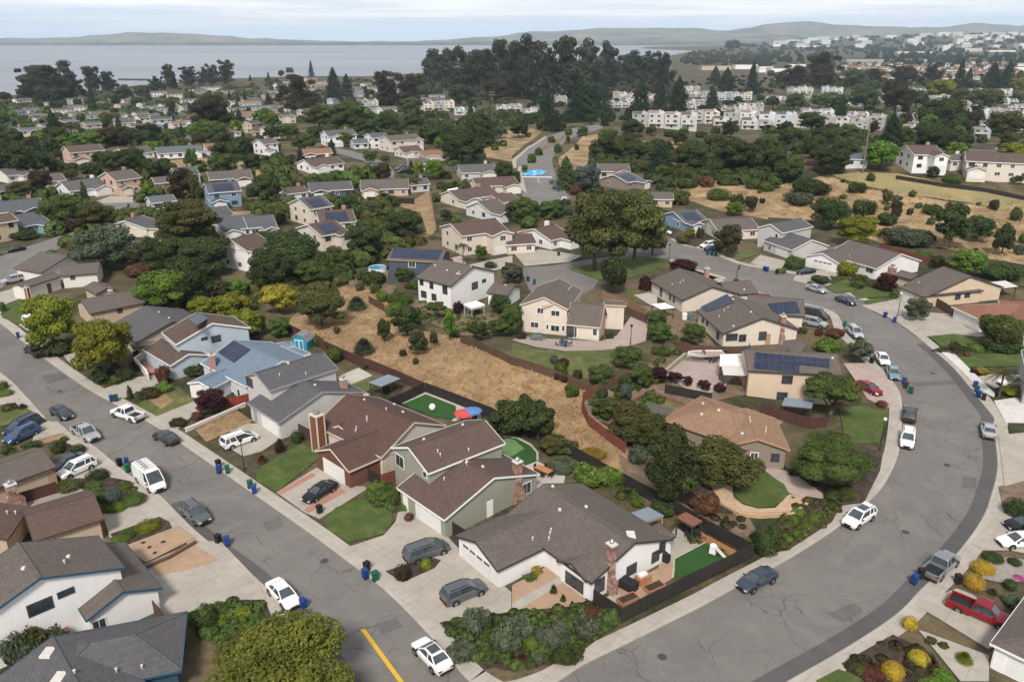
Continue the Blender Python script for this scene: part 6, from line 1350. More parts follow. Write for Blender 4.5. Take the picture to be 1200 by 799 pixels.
TAB = '''
e 240,412 235 285 round yellow|e 255,414 150 80 shrub dark|e 455,518 275 300 round yellow|e 430,540 75 60 shrub dark|e 492,545 60 45 shrub mid|e 540,525 80 70 shrub dark
e 720,228 260 190 round lime|e 830,205 290 190 round dark|e 868,255 125 90 round yellow|e 990,262 155 110 round yellow|e 1010,175 100 85 round lime|e 1058,352 135 145 round yellow|e 700,545 62 95 shrub rust|e 905,668 130 125 round maroon|e 15,238 35 50 shrub mid
e 590,605 40 40 shrub grey|e 557,605 30 60 column dark|e 640,603 95 60 shrub brown|e 690,580 85 55 shrub lime|e 760,720 80 40 shrub brown|e 840,690 60 40 shrub rust|e 960,660 40 30 shrub olive
e 960,390 70 60 shrub maroon|e 835,500 120 60 shrub dark|e 470,10 130 110 round dark|e 600,80 130 60 shrub rust
f 0,335 100 110 round mid|f 105,345 110 100 round mid|f 100,245 160 145 round gold|f 55,150 170 200 round dark|f 190,105 260 180 round dark|f 255,130 170 130 round mid|f 280,300 235 185 round olive|f 430,225 115 85 spiky grey|f 460,415 125 105 spiky grey|f 345,330 32 35 shrub olive
f 548,362 70 105 round dark|f 645,335 145 145 round dark|f 690,422 95 115 round dark|f 590,255 85 70 ball lime|f 540,192 62 55 ball lime|f 615,205 110 70 shrub mid|f 825,362 65 150 airy lime|f 770,275 95 95 spread mid|f 757,390 40 80 round dark|f 500,120 115 70 shrub dark|f 375,60 95 95 round mid|f 640,110 85 75 round mid|f 1040,245 90 95 round dark|f 330,450 90 80 shrub mid|f 260,380 60 50 shrub mid|f 470,480 50 30 spiky olive|f 680,460 30 35 shrub olive|f 625,425 40 35 shrub brown
f 990,760 90 90 round dark|f 1010,720 60 50 shrub lime|f 180,540 50 30 shrub mid|f 380,100 60 40 shrub mid
C 620,720 170 160 round dark|C 780,695 200 175 round mid|C 890,655 130 240 round mid|C 755,505 135 150 round mid|C 560,660 120 110 shrub olive|C 420,700 90 60 shrub mid|C 440,520 90 120 shrub maroon|C 700,160 110 65 ball dark|C 880,280 210 170 airy grey|C 190,560 70 40 shrub olive
D 60,545 180 260 round mid|D 140,580 100 60 shrub brown
g 378,545 120 100 round mid|g 490,475 140 105 round mid|g 545,565 100 125 round mid|g 482,622 62 95 round blue|g 400,692 112 110 round mid|g 520,790 245 165 round olive|g 625,535 85 75 round maroon|g 690,540 70 60 round maroon|g 745,553 48 52 round maroon|g 815,570 58 52 round maroon|g 885,580 58 42 round maroon|g 615,300 95 80 round mid|g 625,362 115 80 round mid|g 640,420 90 50 shrub mid|g 770,375 115 105 round mid|g 430,158 125 165 willow dark|g 730,60 125 55 shrub maroon|g 565,145 62 75 shrub maroon|g 700,420 50 30 shrub mid
k 385,712 310 395 pine olive|k 568,705 285 390 pine olive|k 655,640 150 160 round olive
c 500,245 185 265 round dark|c 655,185 215 175 round olive|c 605,265 100 70 shrub rust|c 130,85 95 75 round olive|c 155,135 100 60 ball grey|c 240,182 110 80 shrub lime|c 310,178 80 70 shrub lime|c 255,95 80 45 shrub gold|c 395,112 72 72 shrub grey|c 395,50 150 90 round mid|c 470,272 95 60 shrub dark|c 395,250 40 35 shrub lime|c 360,215 80 40 spiky olive|c 670,385 50 30 shrub olive|c 735,375 60 35 shrub lime|c 175,80 80 50 shrub olive
z 598,512 46 52 round dark|z 630,518 42 56 round dark|z 616,500 34 44 round dark
d 185,190 255 195 round mid|h 262,690 275 195 spread mid|h 385,455 110 120 round grey|h 250,405 130 72 shrub lime|h 215,338 40 40 shrub rust|h 280,345 80 52 shrub rust|h 145,328 42 32 shrub olive|h 485,640 52 35 ball rust|h 628,275 112 112 round grey|h 980,395 200 175 willow olive|h 1000,405 160 60 shrub dark|h 800,405 62 42 ball brown|h 885,407 70 42 ball lime|h 845,428 36 22 shrub rust|h 980,602 115 150 palm olive|h 905,497 70 32 shrub gold|h 878,500 42 26 shrub maroon|h 1045,592 110 28 shrub yellow
h 330,82 85 70 shrub yellow|h 388,112 62 45 shrub mid|h 500,152 92 90 round maroon|h 220,112 85 25 shrub dark|h 380,135 65 40 shrub mid|h 540,185 32 42 shrub mid|h 100,48 62 62 shrub mid|h 50,72 52 26 shrub lime
d 772,275 85 68 ball dark|d 702,418 65 34 ball dark|d 770,432 46 32 ball dark|d 670,452 74 46 ball yflower|d 642,502 64 54 ball yflower|d 756,506 46 40 ball dark|d 702,522 42 30 spiky olive|d 762,558 62 48 shrub grey|d 782,478 36 20 ball pink|d 440,630 52 50 ball yflower|d 470,738 70 50 ball yflower|d 388,780 80 58 ball yflower|d 320,785 82 50 shrub rust|d 285,775 42 40 shrub mid|d 545,795 80 55 shrub lime|d 512,815 70 40 shrub lime|d 612,738 68 60 spiky yellow|d 508,672 42 22 shrub olive|d 547,692 42 22 shrub olive|d -8,392 92 110 ball dark|d 75,300 50 28 ball lime|d 100,342 48 26 ball lime|d 140,292 52 28 ball lime|d 172,284 42 24 ball lime|d 55,358 46 28 ball lime|d 122,318 46 26 ball lime|d 95,275 46 26 ball lime|d 200,225 60 40 shrub dark|d 250,220 60 40 shrub olive
F 340,662 24 14 ball olive|F 392,686 22 14 ball dark|F 408,724 22 14 ball dark|F 457,760 22 14 ball olive|F 543,788 24 14 ball dark|F 702,792 22 14 ball dark|F 750,770 24 14 ball olive|F 772,746 22 14 ball dark|F 795,720 30 18 ball mid|F 822,762 24 14 ball olive|F 842,735 22 14 ball dark|F 555,512 75 45 shrub maroon|F 650,505 60 70 shrub mid|F 705,525 60 70 shrub dark|F 620,490 40 50 shrub dark|F 450,580 60 40 shrub rust|F 20,290 90 80 round dark|F 1060,380 130 60 shrub olive
z 330,848 175 146 round moss|a 645,625 82 90 shrub mid|a 700,612 62 42 shrub lime|a 762,602 62 52 shrub yellow|a 690,580 70 40 shrub mid
B 605,205 135 90 ball dark|B 460,195 125 120 ball dark|B 505,112 72 50 ball olive|B 240,175 125 85 shrub dark|B 115,222 92 52 ball mid|B 60,205 115 80 shrub dark|B 760,400 185 85 ball dark|B 545,485 205 90 ball olive|B 740,472 135 65 ball mid|B 780,565 190 105 ball mid|B 970,482 105 50 ball mid|B 1050,592 200 105 ball mid|B 895,603 132 158 egg egg|B 920,648 155 50 ball lime|B 775,655 62 60 ball lime
a 465,322 82 42 ball yellow|a 450,368 17 14 ball dark|a 470,383 17 14 ball dark|a 487,400 17 14 ball dark|a 512,366 17 14 ball dark|a 400,345 60 24 ball mid|a 380,362 60 22 ball lime|A 130,700 190 260 shrub grey|A 225,660 180 240 shrub olive|A 335,615 130 190 shrub grey
P 40,125 95 95 ball mid|P 60,185 155 60 ball lime|P 215,312 112 82 spiky olive|P 80,328 165 55 shrub olive
b 20,112 42 40 spiky rust|b 75,78 36 48 column maroon|b 130,46 42 45 ball dark|b 395,232 112 60 shrub mid|b 440,250 42 72 shrub mid|b 380,208 62 52 shrub lime|b 480,292 36 30 ball rust|b 460,475 58 58 ball brown|b 532,443 42 40 ball yellow
b 690,645 95 105 shrub grey|b 640,725 105 80 shrub grey|b 740,685 85 62 shrub mid|b 785,705 85 120 shrub grey|c 30,662 95 92 shrub grey|c 130,685 125 102 shrub grey|c 60,692 62 50 ball lime|c 230,655 95 82 shrub grey|c 300,622 72 70 shrub mid|c 170,725 105 60 shrub dark|c 30,745 52 62 spiky rust|c 85,738 36 36 ball grey|c 130,522 32 45 spiky olive|c 160,548 28 38 spiky olive|c 188,568 26 36 spiky olive|c 75,460 40 34 shrub gold|c 55,478 46 28 shrub mid|c 255,600 70 50 shrub rust
i 100,275 150 175 round dark|i 45,275 110 180 round dark|i 210,255 125 112 round dark|i 590,250 135 115 round dark|i 470,212 72 62 round dark|i 410,275 52 72 round dark|i 465,292 62 95 round dark|i 338,288 65 62 round olive|i 200,355 112 125 round brown|i 110,372 125 95 round olive|i 405,403 48 112 column dark|i 300,495 205 152 round mid|i 455,515 185 105 round olive|i 500,700 300 205 round grey|i 690,592 52 55 ball dark|i 700,405 92 125 airy lime|i 860,372 155 155 round brown|i 905,242 62 112 round mid|i 922,385 62 150 round olive|i 885,590 290 235 pine olive|i 775,715 240 155 round dark|i 965,725 265 205 round dark|i 1012,242 92 82 round grey|i 740,272 112 82 round dark|i 1050,195 132 92 round dark|i 655,442 62 40 ball grey|i 440,135 112 65 round lime|i 520,125 122 92 round brown|i 700,105 122 82 round conifer|i 860,118 52 102 conifer conifer|i 920,112 62 92 airy lime|i 1000,95 122 92 round mid|i 1112,92 82 92 airy lime|i 345,118 85 105 palm brown|i 250,165 82 92 round dark|i 240,642 60 42 shrub lime|i 1170,285 62 62 round grey|i 610,700 120 90 round brown|i 1100,560 60 40 shrub mid|i 120,560 120 30 shrub dark|i 1060,410 50 50 shrub olive|i 690,440 60 40 shrub dark|i 690,255 60 70 round dark
j 60,400 165 155 round dark|j 95,505 135 125 palm olive|j 150,98 105 82 round mid|j 80,152 52 52 ball mid|j 250,312 62 52 shrub olive|j 340,292 85 52 ball mid|j 440,285 115 52 shrub lime|j 530,272 85 62 round mid|j 370,122 42 52 round olive|j 422,128 72 72 round mid|j 440,435 112 85 round dark|j 590,435 82 65 palm olive|j 690,565 205 135 round dark|j 510,655 205 185 round dark|j 590,642 62 42 ball lime|j 640,592 62 62 round olive|j 740,335 85 72 round olive|j 770,295 62 52 round grey|j 835,282 95 105 round lime|j 762,285 72 95 airy yellow|j 965,205 225 75 round dark|j 1010,165 112 155 cedar conifer|j 1160,295 92 105 round dark|j 930,105 62 62 round dark|j 890,102 92 82 round dark|j 820,102 112 92 round dark|j 860,132 62 52 round lime|j 1140,92 72 62 round grey|j 890,475 62 62 round dark|j 942,482 52 42 shrub lime|j 970,675 62 112 palm olive|j 1055,662 62 82 round mid|j 960,602 92 52 shrub olive|j 1180,745 80 85 airy mid|j 545,765 115 72 shrub dark|j 700,755 105 82 round dark|j 40,645 185 125 round mid|j 170,705 265 165 round dark|j 290,755 172 125 round mid|j 20,745 95 82 round mid|j 345,765 105 82 round olive|j 640,700 70 60 shrub mid|j 1180,482 42 92 round dark|j 470,320 70 60 round lime|j 310,360 50 50 palm olive|j 590,380 60 55 palm olive|j 500,340 60 45 shrub lime|j 230,150 120 70 round mid
k 250,325 132 160 cedar dark|k 350,345 135 145 round blue|k 60,485 155 135 round mid|k 180,465 115 95 round mid|k 300,352 72 52 shrub rust|k 90,205 52 52 shrub mid|k 125,170 44 42 shrub mid|k 185,110 44 36 shrub mid|k 215,155 44 46 ball dark|k 265,75 44 36 shrub mid|k 330,80 62 52 round mid|k 262,112 22 36 round dark|k 302,145 24 32 shrub brown|k 452,82 105 46 shrub mid|k 560,85 125 72 round dark|k 650,78 52 52 round olive|k 740,82 62 32 shrub dark|k 450,190 170 105 round dark|k 560,195 130 85 round dark|k 640,195 90 70 round dark|k 690,255 145 165 cedar conifer|k 830,245 185 125 round dark|k 750,300 100 80 round dark|k 1040,255 235 145 round dark|k 1090,245 122 92 round olive|k 760,395 125 92 shrub olive|k 970,375 125 62 ball mid|k 910,315 82 62 shrub rust|k 1050,415 82 72 shrub dark|k 1110,435 62 82 round brown|k 1040,450 92 62 round lime|k 1130,325 85 62 ball mid|k 1190,335 82 52 ball mid|k 830,562 58 62 round yellow|k 878,558 42 62 shrub brown|k 1005,645 135 172 round brown|k 930,115 72 52 shrub olive|k 880,85 62 32 shrub dark|k 30,90 90 90 round dark|k 75,85 30 30 shrub olive|k 130,45 40 35 shrub brown|k 20,290 50 50 round dark|k 60,250 40 40 round mid|k 1020,90 80 90 round dark|k 800,580 80 40 shrub olive
l 90,295 155 115 round dark|l 30,325 72 62 round mid|l 205,185 152 105 round dark|l 300,260 185 105 round dark|l 350,205 145 115 round dark|l 520,235 155 145 round lime|l 565,135 125 165 cedar conifer|l 760,175 205 135 round dark|l 870,195 95 92 round lime|l 750,175 105 36 shrub yellow|l 1130,195 125 72 round yellow|l 765,275 62 62 round dark|l 860,295 95 50 ball mid|l 190,345 195 85 shrub dark|l 150,395 155 65 shrub grey|l 280,515 185 165 round dark|l 440,445 115 85 shrub dark|l 555,402 62 72 round olive|l 410,342 92 62 shrub dark|l 550,495 115 72 shrub dark|l 640,585 225 85 shrub grey|l 770,448 92 62 shrub dark|l 845,605 175 225 pine dark|l 972,572 145 135 round dark|l 1090,642 112 172 round dark|l 930,725 175 135 round lime|l 410,595 215 145 round yellow|l 790,695 85 65 round dark|l 1080,745 205 85 shrub dark|l 1150,295 85 52 shrub mid|l 122,692 95 62 ball mid|l 600,420 60 50 shrub brown|l 660,450 30 40 shrub brown|l 480,290 50 45 shrub olive|l 190,218 36 36 round mauve|l 540,560 70 60 round olive|l 720,650 90 50 shrub mid
m 250,482 255 190 euc euc|m 165,470 130 150 euc euc|m 340,470 130 150 euc euc|m 125,472 72 75 euc euc|m 440,435 115 118 euc euc|m 512,432 105 92 euc euc|m 730,425 85 66 euc euc|m 800,418 85 115 euc euc|m 890,405 95 88 euc euc|m 960,395 85 78 euc euc|m 1062,398 95 110 euc euc|m 1000,400 75 95 euc euc|m 440,525 72 125 conifer conifer|m 260,505 72 62 cedar conifer|m 180,500 60 60 cedar conifer|m 700,475 52 65 conifer conifer|m 905,485 32 65 conifer conifer|m 1080,492 36 65 conifer conifer|m 1120,497 36 62 conifer conifer|m 1152,492 36 62 conifer conifer|m 1000,605 210 165 round brown|m 1175,382 26 30 conifer conifer|m 660,465 60 60 round olive|m 590,470 80 65 round dark|m 560,490 70 50 round dark|m 30,480 70 45 round dark|m 960,550 60 70 conifer conifer
n 210,535 205 182 euc brown|n 370,485 115 165 cedar conifer|n 430,465 85 115 cedar conifer|n 262,372 46 85 conifer conifer|n 620,505 165 165 euc brown|n 720,505 165 150 euc brown|n 830,405 135 170 euc euc|n 900,425 155 185 euc euc|n 990,455 185 225 euc euc|n 1080,445 185 225 euc euc|n 1170,455 185 255 euc euc|o 50,465 200 285 euc euc|o 150,475 180 265 euc euc|o 255,465 180 275 euc euc|o 350,475 180 285 euc euc|o 440,435 150 235 euc euc|o 560,405 170 165 euc euc|o 650,405 115 155 euc euc|o 705,425 95 165 euc conifer|o 325,575 185 195 cedar conifer|o 155,575 105 155 cedar conifer|o 425,535 105 135 cedar conifer|o 600,545 125 175 cedar conifer|o 690,515 92 135 cedar conifer|o 775,535 125 175 cedar conifer|o 930,562 112 155 cedar conifer|o 1000,455 125 135 cedar conifer|o 1120,445 95 155 conifer conifer|o 950,395 82 82 cedar conifer|o 1030,245 80 42 round dark|o 120,455 145 92 round olive|n 960,495 125 105 round dark|n 1130,480 150 115 round brown|n 730,535 115 75 round olive|n 430,605 185 115 round mid|n 520,600 110 100 airy lime|n 60,380 30 40 conifer conifer|n 120,365 30 35 round dark|n 160,355 40 38 round dark|n 60,490 50 60 conifer conifer|n 520,465 40 65 conifer conifer|n 1050,680 230 130 cedar dark|n 840,680 110 95 round dark|n 620,620 120 85 round dark|n 520,640 120 70 round dark|n 300,600 150 90 round olive|n 740,610 100 60 round dark
p 240,415 200 165 euc brown|p 120,420 150 90 euc brown|p 480,400 110 80 round brown|p 630,400 130 80 round brown|p 760,400 120 95 euc brown|p 890,420 72 135 cedar conifer|p 930,430 60 110 cedar conifer|p 1040,425 110 130 cedar conifer|p 1110,430 100 145 cedar conifer|p 590,540 150 165 round brown|p 450,520 160 100 round dark|p 690,510 110 90 round dark|p 800,470 140 80 round yellow|p 900,490 110 75 round olive|p 1010,520 150 95 round olive|p 1100,640 170 110 round olive|p 960,600 90 80 round brown|p 800,620 230 115 round dark|p 760,690 170 90 round dark|p 570,690 110 155 cedar conifer|p 200,620 130 100 round dark|p 345,605 70 70 round brown|p 400,640 30 40 round dark|p 120,515 110 75 round mid|p 240,510 100 60 round mid|p 330,510 90 60 round mid|p 20,510 70 60 round dark|p 60,410 60 80 round dark|p 1170,440 90 75 round yellow|p 300,415 80 30 round mid|p 1180,600 90 70 round olive|p 400,410 120 55 round mid|p 640,600 60 80 round brown|p 490,640 40 80 round brown|p 100,700 150 85 round dark|p 250,700 150 70 round dark|p 330,660 90 60 round mid
'''
BIG = {}
for ln in TAB.strip().split('\n'):
    t = ln.split()[0]
    for it in ln.split('|'):
        w = it.split()
        (px, py), = PX(w[0]+' '+w[1]); k = TILES[w[0]][2]
        plant(px, py, float(w[2])/k, float(w[3])/k, w[4], w[5])
# belts of further trees on the far slopes: each still a tree
def belt(s, n, kinds, wr, sep=.55, seed=1):
    pg = PX(s); xs = [p[0] for p in pg]; ys = [p[1] for p in pg]; r = random.Random(seed); out = []; tries = 0
    while len(out) < n and tries < n*60:
        tries += 1; x, y = r.uniform(min(xs), max(xs)), r.uniform(min(ys), max(ys)); ins = False
        for i in range(len(pg)):
            (x1, y1), (x2, y2) = pg[i], pg[i-1]
            if (y1 > y) != (y2 > y) and x < (x2-x1)*(y-y1)/(y2-y1)+x1: ins = not ins
        if not ins: continue
        p = G(x, y); w = r.uniform(*wr)
        if any(hypot(p.x-q[3].x, p.y-q[3].y) < (w+q[4])*.5*sep for q in PLANTS): continue
        if any(abs(p.x-q.x) < w2*.5+3 and -25 < p.y-q.y < 8 for q, w2 in zip(CONDOS, CW)): continue
        if any(hypot(p.x-h.c.x, p.y-h.c.y) < 8+w*.35 for h in list(HS.values())+[f[0] for f in FARS]): continue
        ty, c = r.choice(kinds); plant(x, y, 0, 0, ty, c, w, w*(r.uniform(.75, 1.05) if ty != 'cedar' else r.uniform(1.2, 1.6)), p); out.append(p)
GR = [('round', 'dark'), ('round', 'dark'), ('round', 'mid'), ('round', 'olive'), ('round', 'brown'), ('cedar', 'conifer'), ('airy', 'lime')]
belt('m 0,500 300,500 600,490 900,520 1200,560 1200,720 600,680 0,740', 44, GR, (6, 13), .5, 3)
belt('n 0,560 400,600 800,560 1198,560 1198,640 800,650 500,680 0,700', 18, GR, (6, 12), .5, 4)
belt('p 0,430 500,430 1200,440 1200,700 700,700 0,640', 30, GR, (7, 14), .5, 5)
belt('o 0,540 560,580 900,570 1200,560 1200,640 900,660 0,620', 12, GR, (5, 9), .5, 6)
belt('i 0,60 500,20 1200,60 1200,300 900,250 400,260 0,330', 22, GR, (6, 11), .5, 7)
belt('j 0,100 400,60 800,60 1198,120 1198,260 900,200 400,380 0,420', 14, GR, (4, 8), .6, 8)
belt('k 380,120 1200,130 1200,260 700,330 560,200', 14, [('round', 'dark'), ('round', 'mid'), ('round', 'olive')], (6, 10), .45, 9)
belt('l 0,160 420,140 420,290 0,320', 8, [('round', 'dark'), ('round', 'mid')], (6, 10), .45, 10)
SH = [('shrub', 'olive'), ('shrub', 'dark'), ('shrub', 'mid'), ('shrub', 'brown'), ('shrub', 'grey')]
belt('k 780,220 1200,240 l 250,260 600,350 1198,420 1198,650 700,600 0,460 k 830,400', 38, SH, (1.6, 4.), .8, 11)
belt('f 0,0 330,0 480,90 560,200 400,130 250,60 0,60', 14, SH, (1.5, 3), .6, 12)
belt('e 380,170 900,200 1090,330 1090,380 880,200 620,230', 14, SH, (1.4, 3), .6, 13)
belt('j 0,420 500,440 600,520 420,680 200,640 0,700', 22, SH+[('round', 'mid'), ('round', 'dark')], (2.5, 6), .55, 14)
belt('i 0,380 420,420 850,480 900,640 500,640 240,520 0,560', 20, SH+[('round', 'mid')], (2., 5), .6, 15)
belt('j 860,640 700,700 430,750 560,799 900,799 980,720', 14, SH, (1.2, 2.6), .7, 16)
belt('D 0,440 150,600 60,600 Q 400,60 700,40 560,220 330,300', 12, SH, (1.3, 2.6), .7, 17)
# ---------------------------------------------------------------- what each plant is beside
def describe_plants():
    lands = []
    taken = set()
    for root, base, q in [(h.root, '%s %s house with %s roof' % (wl, 'two-storey' if st > 1 else 'low', rf), q) for h, wl, rf, st, q in FARS]+FARS_T:
        px, py = q
        c = sorted(LAND, key=lambda l: hypot(l[1]-px, (l[2]-py)*1.7)); pick = None
        for ph, x, y in c[:14]:
            if len(ph.split()) > 6: continue
            o = base+' '+('behind' if py < y-3 else 'in front of' if py > y+3 else 'beside')+' the '+ph
            if o not in taken: pick = o; break
        taken.add(pick); root['label'] = pick
    seen = set()
    for ph, x, y in LAND:
        if ph not in seen: seen.add(ph); lands.append((ph, x, y))
    used = {}
    def near(px, py, k):
        return sorted(lands, key=lambda l: hypot(l[1]-px, (l[2]-py)*1.7))[:k]
    for it in sorted(PLANTS, key=lambda t: -t[6]):
        r, ty, col, p, w, h, wp, lab = it
        if lab: continue
        px, py = to_px(p+V((0, 0, h*.5))); size = 'huge' if w > 13 else 'large' if w > 8.5 else 'small' if w < (3. if TN[ty] not in ('shrub', 'grassy_shrub') else 1.1) else ''
        if TN[ty] in ('shrub', 'grassy_shrub'): size = 'wide' if w > 3.6 else size
        base = (size+' '+CN[col]+' '+DESC[ty]).strip(); c = near(px, py, 9); opts = []
        for ph, x, y in c[:4]:
            dx, dy = px-x, py-y; far = hypot(dx, dy*1.7) > 45
            rel = ('behind' if not far else 'well behind') if dy < -6 and abs(dy)*1.7 > abs(dx) else ('in front of' if not far else 'well in front of') if dy > 6 and abs(dy)*1.7 > abs(dx) else ('beside' if hypot(dx, dy) < 40 else 'some way beside')
            opts.append(base+' '+rel+' the '+ph)
        for a in range(len(c)):
            for b in range(a+1, len(c)):
                (p1, x1, y1), (p2, x2, y2) = c[a], c[b]
                if (px-x1)*(px-x2)+(py-y1)*(py-y2) < 0: opts.append(base+' between the '+p1+' and the '+p2)
                elif a == 0: opts.append(base+' near the '+p1+', away from the '+p2 if (px-x2)*(x1-x2)+(py-y2)*(y1-y2) > (x1-x2)**2+(y1-y2)**2 else base+' near the '+p1+' towards the '+p2)
        opts = [o for o in opts if len(o.replace('-', ' ').split()) <= 16]
        pick = next((o for o in opts if o not in used), None)
        if pick is None:
            o = opts[0] if opts else base+' on the hillside'
            for wd in ('second', 'third', 'fourth', 'fifth', 'sixth', 'seventh'):
                if wd+' '+o not in used and len(o.split()) < 16: pick = wd+' '+o; break
            pick = pick or o
        used[pick] = 1; r['label'] = pick; it[7] = pick
# ---------------------------------------------------------------- garden things
def at(s, dz=0.): (q,) = PX(s); p = G(q[0], q[1], dz); return V((p.x, p.y, H(p.x, p.y)))
def yaw(s): a, b = (G(*q) for q in PX(s)); return atan2(b.y-a.y, b.x-a.x)
UU = yaw('b 300,588 500,740') if False else atan2(-.667, .745)      # direction of the foreground street
def parasol(s, col, label, r=1.5, h=2.4, closed=False):
    e = empty('parasol', at(s, h), label, 'parasol'); e.location.z += .1; mt = mat_plain('canvas_'+col, dict(red=(.55, .07, .075), blue=(.1, .2, .4), navy=(.02, .07, .2), white=(.75, .75, .74))[col], .8, .08)
    m = MB()
    if closed: m.tube([(0, 0, 1.0), (0, 0, 1.3), (0, 0, 2.5)], [.2, .24, .03], 8)
    else:
        for i in range(8):
            a, b = i*pi/4, (i+1)*pi/4; A, B = V((r*cos(a), r*sin(a), h-.45)), V((r*cos(b), r*sin(b), h-.45)); md = (A+B)*.5; md.z = h-.4
            m.face([A, md, V((0, 0, h))]); m.face([md, B, V((0, 0, h))]); m.face([A, V((A.x, A.y, h-.58)), V((B.x, B.y, h-.58)), B])
    m.build('canopy', mt, e); m = MB(); m.tube([(0, 0, 0), (0, 0, h+.1)], [.035, .03], 7); m.build('pole', M_POLE, e); m = MB(); m.tube([(0, 0, 0), (0, 0, .1)], [.3, .26], 10); m.build('base', M_BLACK, e); return e
parasol('M 960,410', 'red', 'red patio parasol at the corner of the turf yard', 1.5); parasol('M 1025,390', 'blue', 'blue patio parasol standing just behind the red one', 1.4, 2.5); parasol('E 855,750', 'navy', 'closed navy blue parasol beside the white solar house', closed=True)
def seat_set(s, mat, label, n=4, name='patio_table', L=1.8, W=1., rz=0., tl='rect'):
    p = at(s); e = empty(name, p+V((0, 0, .13)), label, 'patio table', None, rz); m = MB()
    m.box((0, 0, .73), (L, W, .07)); m.build('table_top', mat, e)
    lg = MB(); lg.box((0, 0, .35), (.07, .07, .7)); me = lg.mesh('leg', mat)
    for a in (-1, 1):
        for b in (-1, 1): obj('leg', me, e, (a*(L/2-.12), b*(W/2-.12), 0))
    return e
def chair_me(mat):
    m = MB(); m.box((0, 0, .44), (.5, .5, .06)); a = m.mesh('seat', mat); m = MB(); m.box((-.24, 0, .72), (.05, .5, .5)); b = m.mesh('backrest', mat); m = MB()
    m.box((0, 0, .21), (.05, .05, .42)); return a, b, m.mesh('leg', mat)
def chairs(s, mat, label, offs, rz0, group, cat='chair'):
    p = at(s); A = chair_me(mat)
    for i, (x, y, r) in enumerate(offs):
        w = V((x*cos(rz0)-y*sin(rz0), x*sin(rz0)+y*cos(rz0), .13)); e = empty('garden_chair', p+w, label, cat, group, rz0+r); obj('seat', A[0], e); obj('backrest', A[1], e)
        for a in (-.21, .21):
            for b in (-.21, .21): obj('leg', A[2], e, (a, b, 0))
M_ORW = mat_plain('orange_wood', (.42, .19, .08), .7, .15); M_NAVYF = mat_plain('navy_frame', (.025, .05, .11), .6, .1); M_DKF = mat_plain('dark_frame', (.025, .025, .027), .6, .1); M_TEALF = mat_plain('teal_frame', (.1, .16, .15), .6, .1); M_WOOD = mat_plain('cedar_wood', (.4, .2, .1), .8, .15); M_DKW = mat_plain('dark_timber', (.055, .03, .022), .8, .2); M_WHITE = mat_plain('white_paint2', (.76, .75, .73), .6, .05); M_RUSTR = mat_plain('rust_roof', (.2, .085, .055), .85, .2); M_GREYR = mat_plain('grey_sheet', (.2, .23, .27), .5, .1)
RT = [(-1.2, 0, 0), (1.2, 0, pi), (-.45, .8, -pi/2), (.45, .8, -pi/2), (-.45, -.8, pi/2), (.45, -.8, pi/2)]
seat_set('L 505,500', M_ORW, 'long orange wooden table on the pale patio behind the sage house', rz=UU, L=2.3, W=1.1); chairs('L 505,500', M_DKF, 'dark chair drawn up to the long orange wooden table', RT, UU, 'chairs round the orange table')
seat_set('D 470,640', M_NAVYF, 'navy blue table on the cream house terrace', rz=.2, L=1.5, W=1.3); chairs('D 470,640', M_NAVYF, 'navy blue chair round the navy terrace table', RT[:2]+[(0, .95, -pi/2), (0, -.95, pi/2)], .2, 'navy chairs on the terrace')
seat_set('D 260,590', M_TEALF, 'grey-green table below the cream house windows', rz=0, L=2., W=1.); chairs('D 265,590', M_TEALF, 'grey-green chair at the table below the cream house windows', RT, 0, 'grey-green chairs on the terrace')
seat_set('M 985,478', M_DKF, 'dark table below the red and blue parasols', rz=UU, L=1.6, W=1.); chairs('M 990,480', M_DKF, 'dark lounge chair below the red and blue parasols', [(-1.1, .3, 0), (1.1, .2, pi), (0, -.9, pi/2)], UU, 'chairs below the parasols')
seat_set('K 480,340', M_DKF, 'dark dining table under the rust roofed pergola', rz=UU, L=2., W=1.); chairs('K 480,345', M_DKF, 'dark chair at the table under the rust roofed pergola', RT, UU, 'chairs under the pergola')
seat_set('C 600,520', M_DKF, 'dark table under the white canopy tent', rz=UU, L=1.6, W=.9)
def shelter(name, label, cat, roof_px, z, mat, post=M_DKW, thick=.12, slope=0., pw=.14, base=None):
    """roof slab over posts: three eave corners A,B,C at height z"""
    q = PX(roof_px); p0 = G(*q[0], z); g = H(p0.x, p0.y); A, B, C = (U(*x, g+z) for x in q); D = A+(C-B); c = (A+B+C+D)/4; c.z = g
    e = empty(name, c, label, cat); m = MB(); T = [A, B, C+V((0, 0, slope)), D+V((0, 0, slope))]
    if (B-A).cross(C-B).z < 0: T.reverse()
    m.prism(T, thick); r = m.build('roof', mat, e, off=c); cc = sum(T, V((0, 0, 0)))/4
    for t in T:
        b = t+(cc-t)*.1; m = MB(); m.box((b.x, b.y, (g+b.z-thick)/2), (pw, pw, b.z-thick-g+.1)); m.build('post', post, e, off=c)
    m = MB()
    for i in range(4): a, b = T[i]+(cc-T[i])*.1, T[(i+1) % 4]+(cc-T[(i+1) % 4])*.1; m.bar(a-V((0, 0, thick+.12)), b-V((0, 0, thick+.12)), .1, .2)
    m.build('beam', post, e, off=c); return e
shelter('gazebo', 'grey roofed gazebo on timber posts beside the plum fence', 'gazebo', 'M 213,185 310,218 462,155', 2.6, M_GREYR, slope=.0)
shelter('pergola', 'small rust roofed pergola over dark seats by the black fence', 'pergola', 'K 288,135 460,232 560,178', 2.5, M_RUSTR)
shelter('patio_cover', 'flat blue-grey patio cover behind the white corner house', 'patio cover', '2 655,5 775,75 920,25', 2.5, M_GREYR, M_WOOD)
